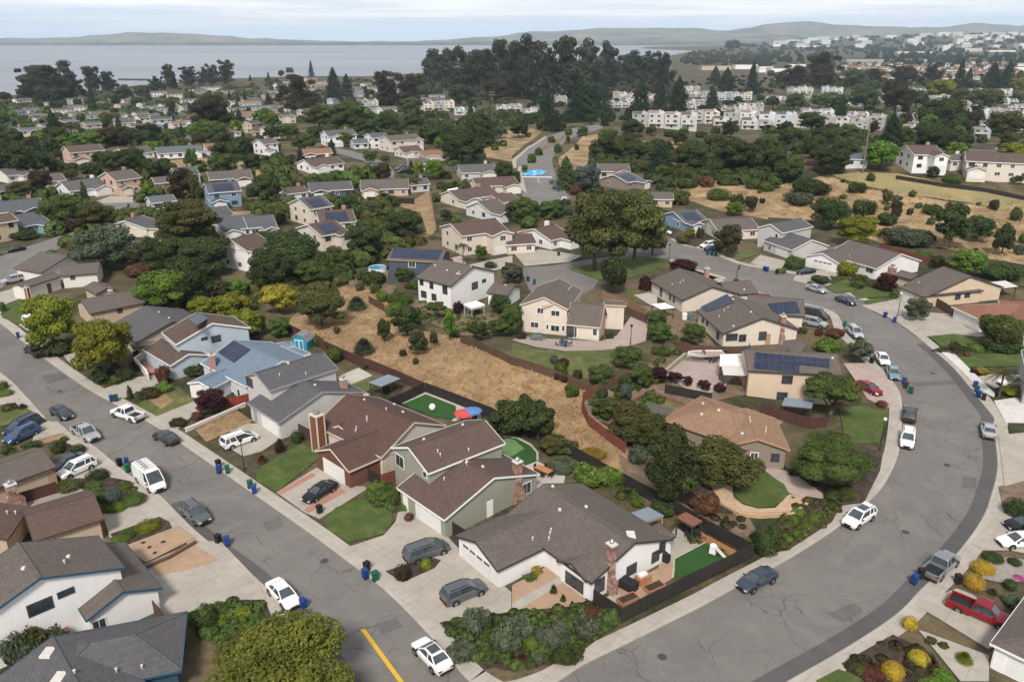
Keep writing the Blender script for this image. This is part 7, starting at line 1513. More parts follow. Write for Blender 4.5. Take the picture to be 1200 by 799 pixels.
shelter('patio_cover', 'white panel patio cover beside the boat', 'patio cover', 'N 505,390 745,385 742,275', 2.5, M_WHITE); shelter('patio_cover', 'grey lower patio cover attached below the white panel cover', 'patio cover', 'N 540,468 768,478 745,392', 2.4, M_VENT)
shelter('patio_cover', 'small grey cover against the beige two-storey house wall', 'patio cover', 'J 410,660 720,690 745,610', 2.3, M_GREYR); shelter('patio_cover', 'white slatted cover on the patio of the cream bend house', 'patio cover', 'E 160,480 270,468 195,430', 2.3, M_WHITE)
shelter('patio_cover', 'pale blue metal cover behind the tan gable house', 'patio cover', 'G 1075,345 1165,335 1100,305', 2.5, M_VENT); shelter('patio_cover', 'white cover beside the rear brown roofs', 'patio cover', 'j 890,350 940,340 945,318', 2.5, M_WHITE)
shelter('canopy_tent', 'white pop-up canopy tent beside the brick chimney', 'canopy tent', 'C 485,440 550,472 655,445', 2.4, M_WHITE, M_WHITE, .3, pw=.06)
def shed():
    p = at('6 900,250'); e = empty('barn_shed', p, 'bright turquoise barn shaped shed with white double door', 'shed', None, -.25); mt = mat_plain('turquoise_paint', (.03, .25, .36), .6, .08); m = MB(); w, L = 1.5, 2.4
    prof = [(-w, 0), (w, 0), (w, 1.7), (w*.62, 2.55), (0, 2.9), (-w*.62, 2.55), (-w, 1.7)]
    for y in (-L/2, L/2): f = [V((x, y, z)) for x, z in prof]; m.face(f if y < 0 else f[::-1])
    for x in (-w, w): f = [V((x, -L/2, 0)), V((x, L/2, 0)), V((x, L/2, 1.7)), V((x, -L/2, 1.7))]; m.face(f)
    m.build('wall', mt, e); m = MB(); pr = [(-w-.12, 1.6), (-w*.64, 2.62), (0, 2.98), (w*.64, 2.62), (w+.12, 1.6)]
    for (x0, z0), (x1, z1) in zip(pr, pr[1:]): m.bar((x0, 0, z0), (x1, 0, z1), L+.3, .07)
    m.build('roof', mat_plain('shed_roof', (.2, .2, .21), .9, .15), e); m = MB()
    for x in (-.42, .42): m.box((x, -L/2-.03, 1.0), (.8, .06, 1.9))
    d = m.build('door', M_WHITE, e); m = MB()
    for x in (-.42, .42): m.box((x, -L/2-.06, 1.0), (.62, .03, 1.6))
    m.build('door_panel', mt, d); return p
p = shed(); land('turquoise shed', p)
def boat():
    p = at('N 370,345'); e = empty('boat', p, 'white motor boat with pinkish bow lying on a trailer in the paved yard', 'boat', None, yaw('N 240,330 500,330')+pi); secs = []
    for x, w, z0, z1 in ((-3.2, 1.05, .75, 1.5), (-1, 1.15, .7, 1.55), (1, 1.05, .7, 1.65), (2.3, .65, .9, 1.8), (3.2, .06, 1.4, 1.95)): secs.append([V((x, -w, z1)), V((x, -w*.8, (z0+z1)/2)), V((x, 0, z0)), V((x, w*.8, (z0+z1)/2)), V((x, w, z1))])
    m = MB()
    for a, b in zip(secs, secs[1:]):
        for i in range(4): m.face([a[i], b[i], b[i+1], a[i+1]])
    m.face(secs[0]); m.build('hull', M_WHITE, e); m = MB()
    for a, b in zip(secs, secs[1:]): m.face([a[0]-V((0, 0, .12)), a[4]-V((0, 0, .12)), b[4]-V((0, 0, .12)), b[0]-V((0, 0, .12))])
    m.build('deck', mat_plain('boat_deck', (.35, .27, .22), .7, .1), e); m = MB(); m.box((.4, 0, 1.85), (.1, 1.5, .55)); m.build('windscreen', M_CGLASS, e); m = MB(); m.box((-3.45, 0, 1.3), (.4, .4, 1.1)); m.build('outboard_motor', M_BLACK, e)
    t = empty('boat_trailer', p, 'twin axle trailer carrying the white boat', 'trailer', None, e.rotation_euler.z); m = MB()
    for y in (-.8, .8): m.bar((-3, y, .5), (2, y*.9, .5), .1, .12)
    for y in (-.72, .72): m.bar((2, y, .5), (3.8, 0, .45), .1, .12)
    for x in (-2.5, -1, .8): m.box((x, 0, .56), (.1, 1.7, .1))
    m.build('frame', M_METAL, t)
    for x in (-1.4, -.6):
        for y in (-1.05, 1.05): w = obj('wheel', CM['sedan']['tyre'], t, (x, y, .32)); obj('rim', CM['sedan']['rim'], w)
    return p
land('boat yard', boat())
def simple(name, label, cat, s, build, rz=0., dz=.14):
    e = empty(name, at(s)+V((0, 0, dz)), label, cat, None, rz); build(e); return e
def _tub(e): m = MB(); m.box((0, 0, .42), (1.7, 1.1, .84)); m.build('cabinet', M_DKF, e); m = MB(); m.box((0, 0, .88), (1.8, 1.2, .1), None, .94); m.build('lid', M_BLACK, e)
simple('deck_box', 'black lidded box against the white wall beside the rock chimney', 'storage box', '2 640,600', _tub, UU)
def _plant(e, mt=M_WOOD, L=2.1, W=1.):
    m = MB()
    for x in (-L/2, L/2): m.box((x, 0, .2), (.08, W, .45))
    for y in (-W/2, W/2): m.box((0, y, .2), (L, .08, .45))
    m.build('planter_frame', mt, e); m = MB(); m.box((0, 0, .2), (L-.1, W-.1, .3)); m.build('soil', mat_plain('soil', (.05, .035, .028), .95, .2), e)
simple('planter_box', 'low timber planter of dark soil nearest the corner of the black fence', 'planter box', '2 635,700', lambda e: _plant(e), -UU*.72); simple('planter_box', 'low timber planter of dark soil beside the orange wooden bench box', 'planter box', '2 840,605', lambda e: _plant(e), -UU*.72)
def _crate(e):
    m = MB(); m.box((0, 0, .45), (1.5, .9, .9)); m.build('crate', M_WOOD, e); m = MB(); m.box((-.1, .05, 1.), (.9, .5, .25)); m.build('cushion', M_WHITE, e)
simple('bench_box', 'tall orange wooden box with white things on top by the white house', 'wooden box', '2 755,555', _crate, -UU*.72)
def _slide(e):
    m = MB(); m.box((-.5, 0, .7), (.7, .6, .9), None, .8); m.dome((-.5, 0, 1.1), .42, .38, .3, 10, 4); m.build('tower', M_WHITE, e); m = MB(); m.bar((-.2, 0, 1.), (1., 0, .12), .45, .08); m.build('chute', M_VENT, e); m = MB(); m.box((1.05, 0, .1), (.4, .55, .16)); m.build('run_out', M_WHITE, e)
simple('toddler_slide', 'small white play slide on the artificial lawn inside the black fence', 'play slide', 'K 710,560', _slide, -.6, .17)
def _grill(e): m = MB(); m.box((0, 0, .45), (1.3, .6, .9)); m.build('cabinet', M_DKF, e); m = MB(); m.dome((0, 0, .9), .6, .3, .3, 10, 4); m.build('hood', M_BLACK, e)
simple('grill', 'black covered grill beside the white house corner window', 'grill', 'K 155,600', _grill, UU); simple('grill', 'dark grill in the clutter below the cream wall with brick chimney', 'grill', 'D 830,580', _grill, .3); simple('grill', 'dark grill beneath the grey gazebo', 'grill', 'M 350,265', _grill, UU)
def _ball(e): m = MB(); m.dome((0, 0, .55), .5, .5, .55, 12, 8, -1.4); m.build('ball', M_WHITE, e, True)
simple('play_ball', 'white round ball on the turf yard behind the brown roof', 'ball', 'M 712,412', _ball)
def _tank(mt):
    def f(e): m = MB(); m.tube([(0, 0, 0), (0, 0, 1.2)], [.5, .5], 12); m.build('drum', mt, e); m = MB(); m.tube([(0, 0, 1.2), (0, 0, 1.3)], [.53, .4], 12); m.build('lid', mt, e)
    return f
simple('rain_barrel', 'white rain barrel behind the solar white house', 'barrel', 'E 345,565', _tank(M_WHITE)); simple('rain_barrel', 'teal rain barrel behind the solar white house', 'barrel', 'E 398,565', _tank(M_TEALF))
def _pool(e): m = MB(); m.tube([(0, 0, 0), (0, 0, .9)], [2.2, 2.2], 20, False); m.build('pool_wall', M_WHITE, e); m = MB(); m.face([(2.15*cos(a*pi/10), 2.15*sin(a*pi/10), .78) for a in range(20)]); m.build('pool_water', mat_plain('pool_water', (.07, .25, .45), .1, .05), e)
simple('garden_pool', 'round above-ground pool of blue water beside the slate blue house', 'pool', 'j 570,710', _pool)
def _dish(e): m = MB(); m.tube([(0, 0, 0), (0, 0, .8)], [.04, .04], 6); m.build('mast', M_METAL, e); m = MB(); m.dome((0, 0, .8), .4, .4, .2, 10, 3); m.build('dish', M_WHITE, e)
simple('satellite_dish', 'white satellite dish by the hedge beside the beige house roof', 'satellite dish', 'h 268,400', _dish)
# ---------------------------------------------------------------- named places
for ph, s in (('long white terrace', 'o 712,570'), ('big eucalyptus grove', 'o 150,330'), ('parking court', 'o 930,590'), ('bare grey pole', 'l 440,200'), ('painted crossing', 'R 500,400'), ('straw slope', 'f 760,460'), ('gazebo', 'M 330,180'), ('curved lawn', 'F 600,660'), ('turf yard', 'M 700,370'), ('putting green', '3 960,300'), ('dry hill', 'l 450,400'), ('crest of the dry hill', 'l 650,280'), ('far bay shore', 'm 600,400'), ('shoreline eucalyptus', 'm 280,380'), ('power pole', 'n 1108,480'), ('great pine', 'K 460,500'), ('pine lawn', 'k 560,690'), ('gravel garden', 'd 720,460'), ('bark bed', 'd 400,720'), ('outer bend pavement', 'h 950,640'), ('yellow road line', 'b 390,710'), ('street corner', 'b 600,780'), ('sage house driveway', 'b 440,400'), ('oval lawn', 'b 320,290'), ('curving street', 'j 600,230'), ('short cul-de-sac', 'i 560,410'), ('white terraces', 'p 200,560'), ('red-roofed far houses', 'm 920,410'), ('blue-white terrace', 'p 345,580'), ('warehouse', 'p 540,280'), ('cul-de-sac', 'D 400,100'), ('white canopy tent', 'C 570,450'), ('pink driveway', 'h 450,540'), ('peach gravel bed', 'a 500,380'), ('stone chimney', '2 510,450'), ('dirt strip', 'j 820,430'), ('upper street', 'i 200,590'), ('median road', 'k 150,150')):
    (x, y), = PX(s); LAND.append((ph, x, y))
# ---------------------------------------------------------------- the far plain
M_FARW = [WM(k) for k in ('offw', 'pink', 'cream', 'pale', 'ltgrey')]; rr2 = random.Random(9)
def small_house(p, w, d, h, a, wl, rf, group, label, flat=False, cat='house', name='house'):
    e = empty(name, p, label, cat, group); m = MB(); u = V((cos(a), sin(a), 0)); m.box((0, 0, h/2-.5), (w, d, h+1), u); m.build('wall', wl, e); m = MB(); n = V((-u.y, u.x, 0)); A, B, C, D = (u*x+n*y+V((0, 0, h)) for x, y in ((-w/2-.3, -d/2-.3), (w/2+.3, -d/2-.3), (w/2+.3, d/2+.3), (-w/2-.3, d/2+.3)))
    if flat: m.prism([A, B, C, D], .3)
    else:
        R0, R1 = (A+D)/2+V((0, 0, d*.2)), (B+C)/2+V((0, 0, d*.2)); m.face([A, B, R1, R0]); m.face([C, D, R0, R1]); m.face([B, C, R1]); m.face([D, A, R0]); m.face([A, D, C, B])
    m.build('roof', rf, e)
    m = MB()
    for i in range(max(1, int(w/4))): q = u*(-w/2+(i+.5)*w/max(1, int(w/4)))-n*(d/2+.03)+V((0, 0, h*.6)); m.box(q, (1.6, .1, 1.4), u)
    if w < 30: m.build('window', M_GLASS, e)
    return e
RF = [RM(k) for k in ('terra', 'taupe', 'maroon', 'warm', 'orange')]
tiny = []
for i in range(250):
    x = rr2.uniform(325, 1190); y = rr2.uniform(300, 385) if x < 1000 else rr2.uniform(300, 350); p = G(900+x/4, y/4); p.z = H(p.x, p.y)
    tiny.append((p.y, p, rr2.uniform(11, 17), rr2.uniform(8, 11), rr2.uniform(5, 7), rr2.uniform(-.5, .5), rr2.choice(M_FARW), rr2.choice(RF)))
tiny.sort(key=lambda t: t[0]); fm = {}; fv = MB()
for i, (_, p, w, d, h, a, wl, rf) in enumerate(tiny):
    if i < 100: small_house(p, w, d, h, a, wl, rf, 'tiny reddish roofed houses on the far plain', 'tiny far house with reddish or brown roof on the plain beyond the trees'); continue
    k0 = len(fv.f); u = V((cos(a), sin(a), 0)); n = V((-u.y, u.x, 0)); fv.box(p+V((0, 0, h/2-.5)), (w, d, h+1), u); k1 = len(fv.f)
    A, B, C, D = (p+u*x+n*y+V((0, 0, h)) for x, y in ((-w/2-.3, -d/2-.3), (w/2+.3, -d/2-.3), (w/2+.3, d/2+.3), (-w/2-.3, d/2+.3))); R0, R1 = (A+D)/2+V((0, 0, d*.2)), (B+C)/2+V((0, 0, d*.2))
    for q in ([A, B, R1, R0], [C, D, R0, R1], [B, C, R1], [D, A, R0]): fv.face(q)
    for j in range(k0, len(fv.f)): fm[j] = wl if j < k1 else rf
o = fv.build('far_houses'); ms = []
for m_ in fm.values():
    if m_ not in ms: ms.append(m_); o.data.materials.append(m_)
for j, m_ in fm.items(): o.data.polygons[j].material_index = ms.index(m_)
tag(o, 'distant mass of tiny reddish roofs at the back of the far plain', 'houses', None, 'stuff')
for lab, s, w, d, h, wl, rf in [
 ('very long grey warehouse roof far beyond the trees', 'p 545,292', 95, 40, 9, 'grey', 'grey'),('white far industrial building beside the tall brown eucalyptus', 'p 50,350', 26, 30, 12, 'white', 'white'),('second white far building at the water edge', 'p 130,320', 18, 24, 9, 'white', 'white'),('long white far shed by the shore', 'p 210,222', 40, 30, 8, 'white', 'white'),('white far block with towers on the shore', 'p 50,210', 14, 20, 14, 'white', 'white'),('pale far shed on the plain below the hills', 'p 680,252', 40, 30, 8, 'offw', 'white'),
 ('white far hall roof right of the plain', 'p 1170,330', 20, 30, 9, 'white', 'white') if False else ('white far hall roof at the edge of the plain', 'p 1170,335', 20, 30, 9, 'white', 'white'),('pale far roof among dark trees on the plain', 'p 1090,245', 30, 30, 8, 'offw', 'white'),('grey far store beyond the tiny houses', 'p 800,312', 30, 30, 8, 'ltgrey', 'grey'),('long tan far store with green roof beyond the grove', 'o 950,330', 34, 30, 10, 'tan', 'teal'),('white far store beside the green roofed one', 'o 1090,325', 26, 30, 10, 'white', 'white'),('white far shed behind the pointed conifers', 'o 1180,340', 16, 30, 12, 'white', 'white')]:
    (x, y), = PX(s); p = G(x, y); sc = scale_at(p); ww = w/sc; p.z = H(p.x, p.y); rm = WM('white') if rf == 'white' else WM('teal') if rf == 'teal' else RM('grey'); small_house(p, ww, d, h, atan2(-p.x, p.y)*.0, WM(wl), rm, None, lab, True, 'warehouse', 'warehouse')
for i in range(130):
    a_ = rr2.uniform(0, 6.28); q_ = sqrt(rr2.random()); p = V((3100+1700*q_*cos(a_), 4900+1500*q_*sin(a_), 0)); p.z = H(p.x, p.y); small_house(p, rr2.uniform(30, 90), rr2.uniform(30, 60), rr2.uniform(12, 28), 0, rr2.choice(M_FARW[:1]+M_FARW[3:]), rr2.choice([WM('white'), RM('grey')]), 'pale town blocks below the far hills', 'pale far town block at the foot of the hills', True, 'building', 'town_block')
p = G(900+765/4, 200/4); p.z = H(p.x, p.y); small_house(p, 45, 40, 85, 0, WM('blue'), RM('slate'), None, 'dark blue-grey far tower standing above the town blocks', True, 'tower', 'tower')
def pier():
    a, b = (U(x, y, WATER) for x, y in PX('m 555,377 705,379')); e = empty('pier', a, 'long low dark pier reaching out over the bay', 'pier'); m = MB(); m.bar(a+V((0, 0, 2.5)), b+V((0, 0, 2.5)), 5, .8); m.build('deck', M_DKW, e, off=a)
    for i in range(22): q = a.lerp(b, (i+.5)/22); m = MB(); m.box((q.x, q.y, WATER+1), (.9, 3, 3)); m.build('pile', M_DKW, e, off=a)
pier()
q = U(*PX('m 97,388')[0], WATER); e = empty('channel_marker', q, 'small dark channel marker standing alone in the bay', 'marker'); m = MB(); m.tube([(0, 0, -1), (0, 0, 5)], [.5, .4], 7); m.build('post', M_DKW, e); m = MB(); m.box((0, 0, 5.5), (2., .4, 2.)); m.build('board', M_DKW, e)
# far woods that read as one mass
KEEP = [PX(q) for q in ('i -60,690 0,645 120,600 230,565 345,522 352,575 240,625 160,680 60,760 0,799 -60,850', 'i 450,370 650,365 670,450 480,450', 'j 330,150 350,132 450,150 540,175 612,208 650,250 640,290 570,290 565,235 500,195 420,172', 'k 40,410 0,210 80,115 250,40 430,20 415,60 250,110 195,190 280,380 180,420', 'e -20,170 130,130 130,180 0,280', 'j 640,400 740,380 810,335 850,510 830,540 700,590 640,580')]
def inside(pg, x, y):
    ins = False
    for i in range(len(pg)):
        (x1, y1), (x2, y2) = pg[i], pg[i-1]
        if (y1 > y) != (y2 > y) and x < (x2-x1)*(y-y1)/(y2-y1)+x1: ins = not ins
    return ins
def wood(name, s, n, col, seed, wr=(9, 18), hr=(6, 13), label=None, cat='wood', keep=True, world=None):
    pg = PX(s); xs = [p[0] for p in pg]; ys = [p[1] for p in pg]; r = random.Random(seed); v = []; f = []; k = 0
    while k < n:
        k += 1; x, y = r.uniform(min(xs), max(xs)), r.uniform(min(ys), max(ys)); ins = False
        for i in range(len(pg)):
            (x1, y1), (x2, y2) = pg[i], pg[i-1]
            if (y1 > y) != (y2 > y) and x < (x2-x1)*(y-y1)/(y2-y1)+x1: ins = not ins
        if not ins and not world: continue
        if world: a = r.uniform(0, 6.28); q = sqrt(r.random()); p = V((world[0]+world[2]*q*cos(a), world[1]+world[3]*q*sin(a), 0)); x = y = -999
        else: p = G(x, y)
        g = H(p.x, p.y)
        if g < WATER+.5 or any(inside(q, x, y) for q in KEEP): continue
        if any(abs(p.x-q.x) < w2*.5+5 and -22 < p.y-q.y < 10 for q, w2 in zip(CONDOS, CW)): continue
        if keep and any(abs(p.x-h.c.x) < 9 and abs(p.y-h.c.y) < 9+p.y*.012 for h in list(HS.values())+[q[0] for q in FARS]): continue
        w, h = r.uniform(*wr)/2, r.uniform(*hr)
        for _ in range(56):
            d = V((r.gauss(0, 1), r.gauss(0, 1), r.gauss(0, 1))).normalized(); c = V((p.x+d.x*w, p.y+d.y*w, g+h*.5+d.z*h*.5)); a = d.cross(V((r.random()-.5, r.random()-.5, r.random()-.5))).normalized(); b = (d+V((0, 0, .6))).cross(a).normalized(); s2 = w*r.uniform(.45, .8); i0 = len(v)
            for qx in (-a-b, a-b*.6, a*.8+b, -a*.7+b): v.append(tuple(c+qx*s2*.55))
            f.append((i0, i0+1, i0+2, i0+3))
    me = bpy.data.meshes.new(name); me.from_pydata(v, [], f); me.materials.append(LM(col)); o = obj(name, me); tag(o, label, cat, None, 'stuff')
wood('far_woods', 'p -40,225 300,215 700,215 1200,205 1260,300 700,330 400,265 100,300 -60,290', 480, 'conifer', 1, (10, 20), (9, 18), 'dark line of far trees across the plain below the hills')
wood('far_woods', 'o 780,300 830,255 1000,235 1210,235 1210,330 900,310', 260, 'euc', 2, (10, 18), (8, 14), 'dark far trees on the point beyond the inlet')
wood('far_woods', 'p 0,0 1,0 1,1', 330, 'conifer', 41, (18, 40), (10, 18), 'dark trees scattered through the pale far town', 'wood', False, (3100, 4900, 1800, 1600))
wood('far_woods', 'p 0,290 1260,290 1260,430 0,430', 190, 'dark', 3, (8, 14), (6, 11), 'far trees scattered between the tiny houses')
wood('undergrowth', 'm -60,425 100,450 250,430 450,420 700,390 1200,385 1200,720 600,690 -60,740', 620, 'dark', 4, (5, 9), (2, 4), 'dark undergrowth between the bayside houses')
wood('undergrowth', 'm -60,440 300,440 1200,400 1200,720 600,690 -60,740', 420, 'olive', 14, (4, 9), (2, 4), 'olive undergrowth between the bayside houses')
wood('undergrowth', 'n 0,375 250,380 480,370 700,440 1200,470 1200,600 400,600 0,560', 420, 'dark', 5, (5, 10), (2, 5), 'dark undergrowth below the grove')
wood('undergrowth', 'n 720,260 1198,230 o 440,260 760,330 760,480 0,480 n 1198,480 720,460', 420, 'euc', 15, (8, 14), (8, 15), 'dusky undergrowth filling the eucalyptus grove')
wood('undergrowth', 'o 0,440 700,400 1200,350 1200,590 900,560 0,590', 420, 'conifer', 6, (5, 9), (2, 5), 'blackish undergrowth around the white terraces')
wood('undergrowth', 'p 0,360 1200,380 1260,720 500,700 0,640', 420, 'dark', 7, (5, 9), (2, 4.5), 'dark undergrowth between the white terraces')
wood('undergrowth', 'i -40,60 600,0 1240,60 j 330,130 300,230 i 900,250 400,340 0,360', 300, 'dark', 8, (3.5, 7), (1.5, 3.5), 'dark undergrowth on the shaded bank')
wood('undergrowth', 'i -40,330 400,300 900,220 j 300,230 850,320 840,560 500,700 i 850,640 500,640 0,570', 520, 'olive', 18, (2.5, 5.5), (1.2, 3.2), 'olive hedge growth between the upper houses')
wood('undergrowth', 'i -40,330 400,300 900,220 j 300,230 850,320 840,560 500,700 i 850,640 500,640 0,570', 420, 'mid', 28, (3, 5.5), (2.2, 4.5), 'mid green small growth between the upper houses')
wood('undergrowth', 'm -60,470 400,470 1200,430 1200,720 600,690 -60,740', 260, 'mid', 24, (5, 9), (3, 6), 'mid green growth between the bayside houses')
wood('undergrowth', 'j 850,60 1198,120 1198,640 k 200,480 j 1198,380 850,300', 120, 'mid', 29, (2.5, 4.5), (1.6, 3.4), 'mid green growth round the brown roofed houses')
wood('undergrowth', 'j -40,360 300,290 500,400 830,330 620,600 400,760 0,760', 170, 'dark', 19, (3, 6), (1.5, 3.5), 'dark hedge growth above the gully')
wood('undergrowth', 'k 400,110 1200,150 1200,250 l 0,300 k 700,330 520,260 360,220', 260, 'dark', 9, (4, 7), (2, 4), 'dark undergrowth below the long white terrace')
wood('undergrowth', 'n 430,560 1198,600 j 900,60 800,130 500,90 300,60', 260, 'dark', 10, (4, 8), (2, 4), 'dark undergrowth behind the curving street')
wood('undergrowth', 'j 0,600 330,640 420,800 f 380,110 250,200 0,200', 150, 'olive', 11, (2.2, 4), (1.2, 2.5), 'olive undergrowth in the gully beside the straw slope')
wood('undergrowth', 'j 850,280 1198,200 k 300,420 250,480 j 1198,420 880,420', 120, 'dark', 20, (2, 4), (1.2, 2.6), 'dark hedge growth round the long brown roofs')
wood('undergrowth', 'k 300,330 700,330 800,430 700,500 340,470', 110, 'dark', 21, (2.5, 4.5), (1.5, 3), 'dark hedge growth behind the great pine')
# hills: real ranges beyond the bay
def hills(y0, prof, depth, col, seed, base=WATER-2):
    pts = PX('z '+prof); r = random.Random(seed); v = []; f = []; n = 0; cols = 140; rows = 9; x0, x1 = pts[0][0], pts[-1][0]
    for i in range(cols+1):
        x = x0+(x1-x0)*i/cols
        for (a, ya), (b, yb) in zip(pts, pts[1:]):
            if a <= x <= b: y = ya+(yb-ya)*(x-a)/(b-a); break
        d = ray(x, y); top = CZ+(y0+depth*.5)*d.z/d.y+ (fractal(V((x*.03, seed, 0)), 1., 2., 4))*y0*.0016
        for j in range(rows+1):
            t = j/rows; k = sin(pi*min(1, t*1.0))**.8; yy = y0+depth*t; xx = d.x/d.y*yy; z = base+(max(top, base+3)-base)*k*(1+.16*fractal(V((x*.02, t*3, seed)), 1., 2., 4)) if t < .5 else base+(max(top, base+3)-base)*k
            v.append((xx, yy, z))
    for i in range(cols):
        for j in range(rows): q = i*(rows+1)+j; f.append((q, q+rows+1, q+rows+2, q+1))
    me = bpy.data.meshes.new('hills'); me.from_pydata(v, [], f); me.materials.append(col); me.polygons.foreach_set('use_smooth', [True]*len(f)); structure(obj('hills', me))
M_HILL = mat_ground('hill_slopes', [(.2, .195, .15), (.1, .12, .09), (.3, .26, .2)], .0016, fine=.012, bump=0, fvar=.35)
M_SHOREL = mat_ground('shore_land', [(.1, .11, .075), (.25, .23, .2), (.07, .08, .06)], .004, fine=.03, bump=0, fvar=.3)
hills(8300, '-300,50.5 0,50.5 160,50.3 300,50 420,50 520,49.5 640,49 760,49 900,48 1050,48 1500,48', 1500, M_SHOREL, 3)
hills(8700, '620,53 660,50 720,45 780,43 830,46 880,42 930,42 980,47 1040,49 1120,47 1200,46 1500,46', 1800, M_HILL, 4)
hills(11000, '-300,48 -80,46 60,45 170,38 230,40 300,46 420,49 470,49 540,46 640,37 720,33 800,33 850,36 900,29 950,26 985,30 1040,31 1100,33 1150,28 1200,31 1350,27 1600,30', 2200, M_HILL, 5)
# low planting that fills the beds: nobody could count it
def cover(s, n, col, seed, label, wr=(.5, 1.3), hr=(.3, .8)):
    global KEEP
    k, KEEP = KEEP, []; wood('ground_cover', s, n, col, seed, wr, hr, label, 'ground cover', False); KEEP = k
cover('b 575,620 800,590 c 240,565 340,605 320,620 180,725 10,755 b 690,735', 420, 'mid', 31, 'mixed green planting filling the street corner bed')
cover('b 575,620 800,590 c 240,565 340,605 320,620 180,725 10,755 b 690,735', 200, 'dark', 32, 'dark low planting among the corner bed shrubs')
cover('B 680,470 850,400 1020,430 1130,585 820,685 750,610', 70, 'olive', 33, 'low planting round the egg shaped shrub', (.4, .9), (.2, .4))
cover('F 640,505 830,575 1000,655 1150,665 1100,735 940,690 830,610', 160, 'dark', 34, 'dark planting below the spreading tree')
cover('d -10,395 0,335 120,225 225,245 195,300 60,385', 160, 'olive', 35, 'low green planting along the pavement below the curved path')
cover('K 350,0 620,165 860,120 1040,140 1140,330 1090,400', 60, 'brown', 36, 'weeds on the bare strip behind the black fence')
cover('c 400,260 520,330 600,380 340,160 200,60 180,100 330,230', 170, 'mid', 37, 'green planting behind the white corner house')
cover('b 355,215 390,178 445,192 468,258 430,268', 60, 'mid', 38, 'low planting by the brown and sage houses')
cover('C 0,430 440,390 700,530 860,610 600,690 470,680 150,560', 160, 'mid', 39, 'garden planting below the white two-storey house')
cover('g 350,560 480,510 700,420 640,300 720,360 760,380 640,480 640,690 500,740 330,690 310,640', 260, 'mid', 40, 'garden planting along the rust fenced terraces', (.7, 1.6), (.4, 1.1))
cover('G 60,325 200,290 500,320 510,375 300,300 150,328', 110, 'mid', 41, 'front planting of the white bend house')
cover('h 690,405 800,375 1000,390 1090,418 900,418 812,430', 80, 'dark', 42, 'front planting below the drooping tree')
cover('e 390,500 560,435 615,500 460,555', 90, 'dark', 43, 'front planting below the street trees')
cover('a 600,592 720,547 825,560 800,640 650,690', 110, 'mid', 46, 'garden planting beside the big tree at the street')
cover('d 235,742 390,660 515,720 530,795 300,795', 70, 'brown', 44, 'sparse planting in the bark bed')
cover('e 560,90 1090,200 1090,420 1000,330 800,230 620,240', 320, 'olive', 45, 'weedy growth behind the house row', (.8, 1.8), (.4, 1.2))
describe_plants()
# ---------------------------------------------------------------- air and light
hz = MB(); hz.hexa([V((-15500, -400, WATER-20)), V((15500, -400, WATER-20)), V((15500, 13600, WATER-20)), V((-15500, 13600, WATER-20)), V((-15500, -400, 330)), V((15500, -400, 330)), V((15500, 13600, 330)), V((-15500, 13600, 330))])
mh = bpy.data.materials.new('haze'); mh.use_nodes = True; nt = mh.node_tree; nt.nodes.remove(nt.nodes['Principled BSDF']); pv = nt.nodes.new('ShaderNodeVolumePrincipled')
pv.inputs['Color'].default_value = (.7, .86, 1., 1); pv.inputs['Density'].default_value = HAZE; pv.inputs['Anisotropy'].default_value = 0.; nt.links.new(pv.outputs[0], nt.nodes['Material Output'].inputs['Volume'])
ho = hz.build('haze', mh); ho['kind'] = 'stuff'; ho['label'] = 'thin pale blue air over the whole neighbourhood and bay'
W = bpy.data.worlds.new('World'); S.world = W; W.use_nodes = True; nt = W.node_tree; bg = nt.nodes['Background']
SUN_EL, SUN_AZ = radians(47), radians(-172)     # azimuth from +Y, positive to +X
sk = nt.nodes.new('ShaderNodeTexSky'); sk.sky_type = 'NISHITA'; sk.sun_disc = False; sk.sun_elevation = SUN_EL; sk.sun_rotation = SUN_AZ; sk.altitude = 50; sk.dust_density = 2.
tc = nt.nodes.new('ShaderNodeTexCoord'); mp = nt.nodes.new('ShaderNodeMapping'); mp.inputs['Scale'].default_value = (1.4, 1.4, 42.); nt.links.new(tc.outputs['Generated'], mp.inputs[0])
def wn(ty, **k):
    x = nt.nodes.new(ty)
    for a, b in k.items():
        if a in x.inputs.keys(): x.inputs[a].default_value = b
        else: setattr(x, a, b)
    return x
n1 = wn('ShaderNodeTexNoise', Scale=1.6, Detail=7, Roughness=.55, Distortion=.4); nt.links.new(mp.outputs[0], n1.inputs['Vector'])
r1 = wn('ShaderNodeMapRange'); r1.inputs[1].default_value = .38; r1.inputs[2].default_value = .62; nt.links.new(n1.outputs['Fac'], r1.inputs[0])
m2 = wn('ShaderNodeMapping'); m2.inputs['Scale'].default_value = (5., 5., 90.); nt.links.new(tc.outputs['Generated'], m2.inputs[0]); n2 = wn('ShaderNodeTexNoise', Scale=1.5, Detail=8, Roughness=.6, Distortion=.6); nt.links.new(m2.outputs[0], n2.inputs['Vector'])
av = wn('ShaderNodeMath', operation='MULTIPLY_ADD'); nt.links.new(n2.outputs['Fac'], av.inputs[0]); av.inputs[1].default_value = 1.3; av.inputs[2].default_value = -.65; a2 = wn('ShaderNodeMath', operation='ADD', use_clamp=True); nt.links.new(av.outputs[0], a2.inputs[0]); nt.links.new(r1.outputs[0], a2.inputs[1]); r1 = a2
cl = wn('ShaderNodeMix', data_type='RGBA'); nt.links.new(r1.outputs[0], cl.inputs[0]); cl.inputs[6].default_value = (*CLOUD_A, 1); cl.inputs[7].default_value = (*CLOUD_B, 1)
sp = wn('ShaderNodeSeparateXYZ'); nt.links.new(tc.outputs['Generated'], sp.inputs[0])
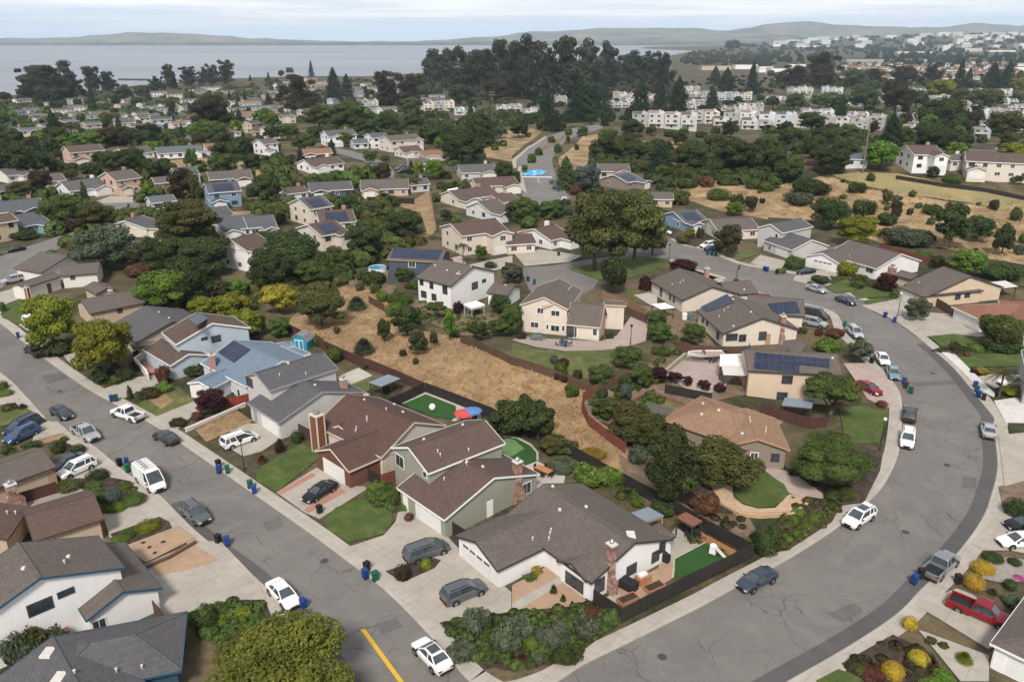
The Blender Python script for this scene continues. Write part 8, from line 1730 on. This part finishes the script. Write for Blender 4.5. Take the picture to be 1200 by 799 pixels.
r2 = wn('ShaderNodeMapRange'); r2.inputs[1].default_value = .0; r2.inputs[2].default_value = .034; nt.links.new(sp.outputs['Z'], r2.inputs[0])
ad = wn('ShaderNodeMath', operation='MULTIPLY_ADD'); nt.links.new(r1.outputs[0], ad.inputs[0]); ad.inputs[1].default_value = .55; nt.links.new(r2.outputs[0], ad.inputs[2])
sb = wn('ShaderNodeMath', operation='SUBTRACT', use_clamp=True); nt.links.new(ad.outputs[0], sb.inputs[0]); sb.inputs[1].default_value = .3
hc = wn('ShaderNodeMix', data_type='RGBA'); nt.links.new(sb.outputs[0], hc.inputs[0]); hc.inputs[6].default_value = (*HORIZON, 1); nt.links.new(cl.outputs[2], hc.inputs[7])
# the overcast deck covers most of the clear sky
# the deck is thinner and brighter low down than overhead
r3 = wn('ShaderNodeMapRange'); r3.inputs[1].default_value = .04; r3.inputs[2].default_value = .5; r3.inputs[3].default_value = 1.; r3.inputs[4].default_value = ZENITH; nt.links.new(sp.outputs['Z'], r3.inputs[0])
hm = wn('ShaderNodeMix', data_type='RGBA', blend_type='MULTIPLY'); hm.inputs[0].default_value = 1.; nt.links.new(hc.outputs[2], hm.inputs[6]); nt.links.new(r3.outputs[0], hm.inputs[7]); hc = hm
mx = wn('ShaderNodeMix', data_type='RGBA'); mx.inputs[0].default_value = .9; nt.links.new(sk.outputs[0], mx.inputs[6]); nt.links.new(hc.outputs[2], mx.inputs[7])
nt.links.new(mx.outputs[2], bg.inputs['Color']); bg.inputs['Strength'].default_value = .1
sl = bpy.data.lights.new('sun', 'SUN'); sl.energy = SUN; sl.angle = radians(12); sl.color = (1., .95, .88); so = bpy.data.objects.new('sun', sl); COL.objects.link(so); so.rotation_euler = (pi/2-SUN_EL, 0, pi-SUN_AZ)
S.view_settings.view_transform = 'Standard'; S.view_settings.look = 'None'; S.view_settings.gamma = 1; S.view_settings.exposure = EXPO; S.view_settings.use_curve_mapping = False
S.render.engine = 'CYCLES'; S.cycles.use_denoising = True; S.cycles.max_bounces = 6; S.cycles.diffuse_bounces = 3; S.cycles.glossy_bounces = 2; S.cycles.volume_bounces = 0; S.cycles.transmission_bounces = 2; S.cycles.use_adaptive_sampling = True; S.cycles.adaptive_threshold = .02
try: S.cycles.denoiser = 'OPENIMAGEDENOISE'
except Exception: pass
print('plants', len(PLANTS), 'objects', len(bpy.data.objects))
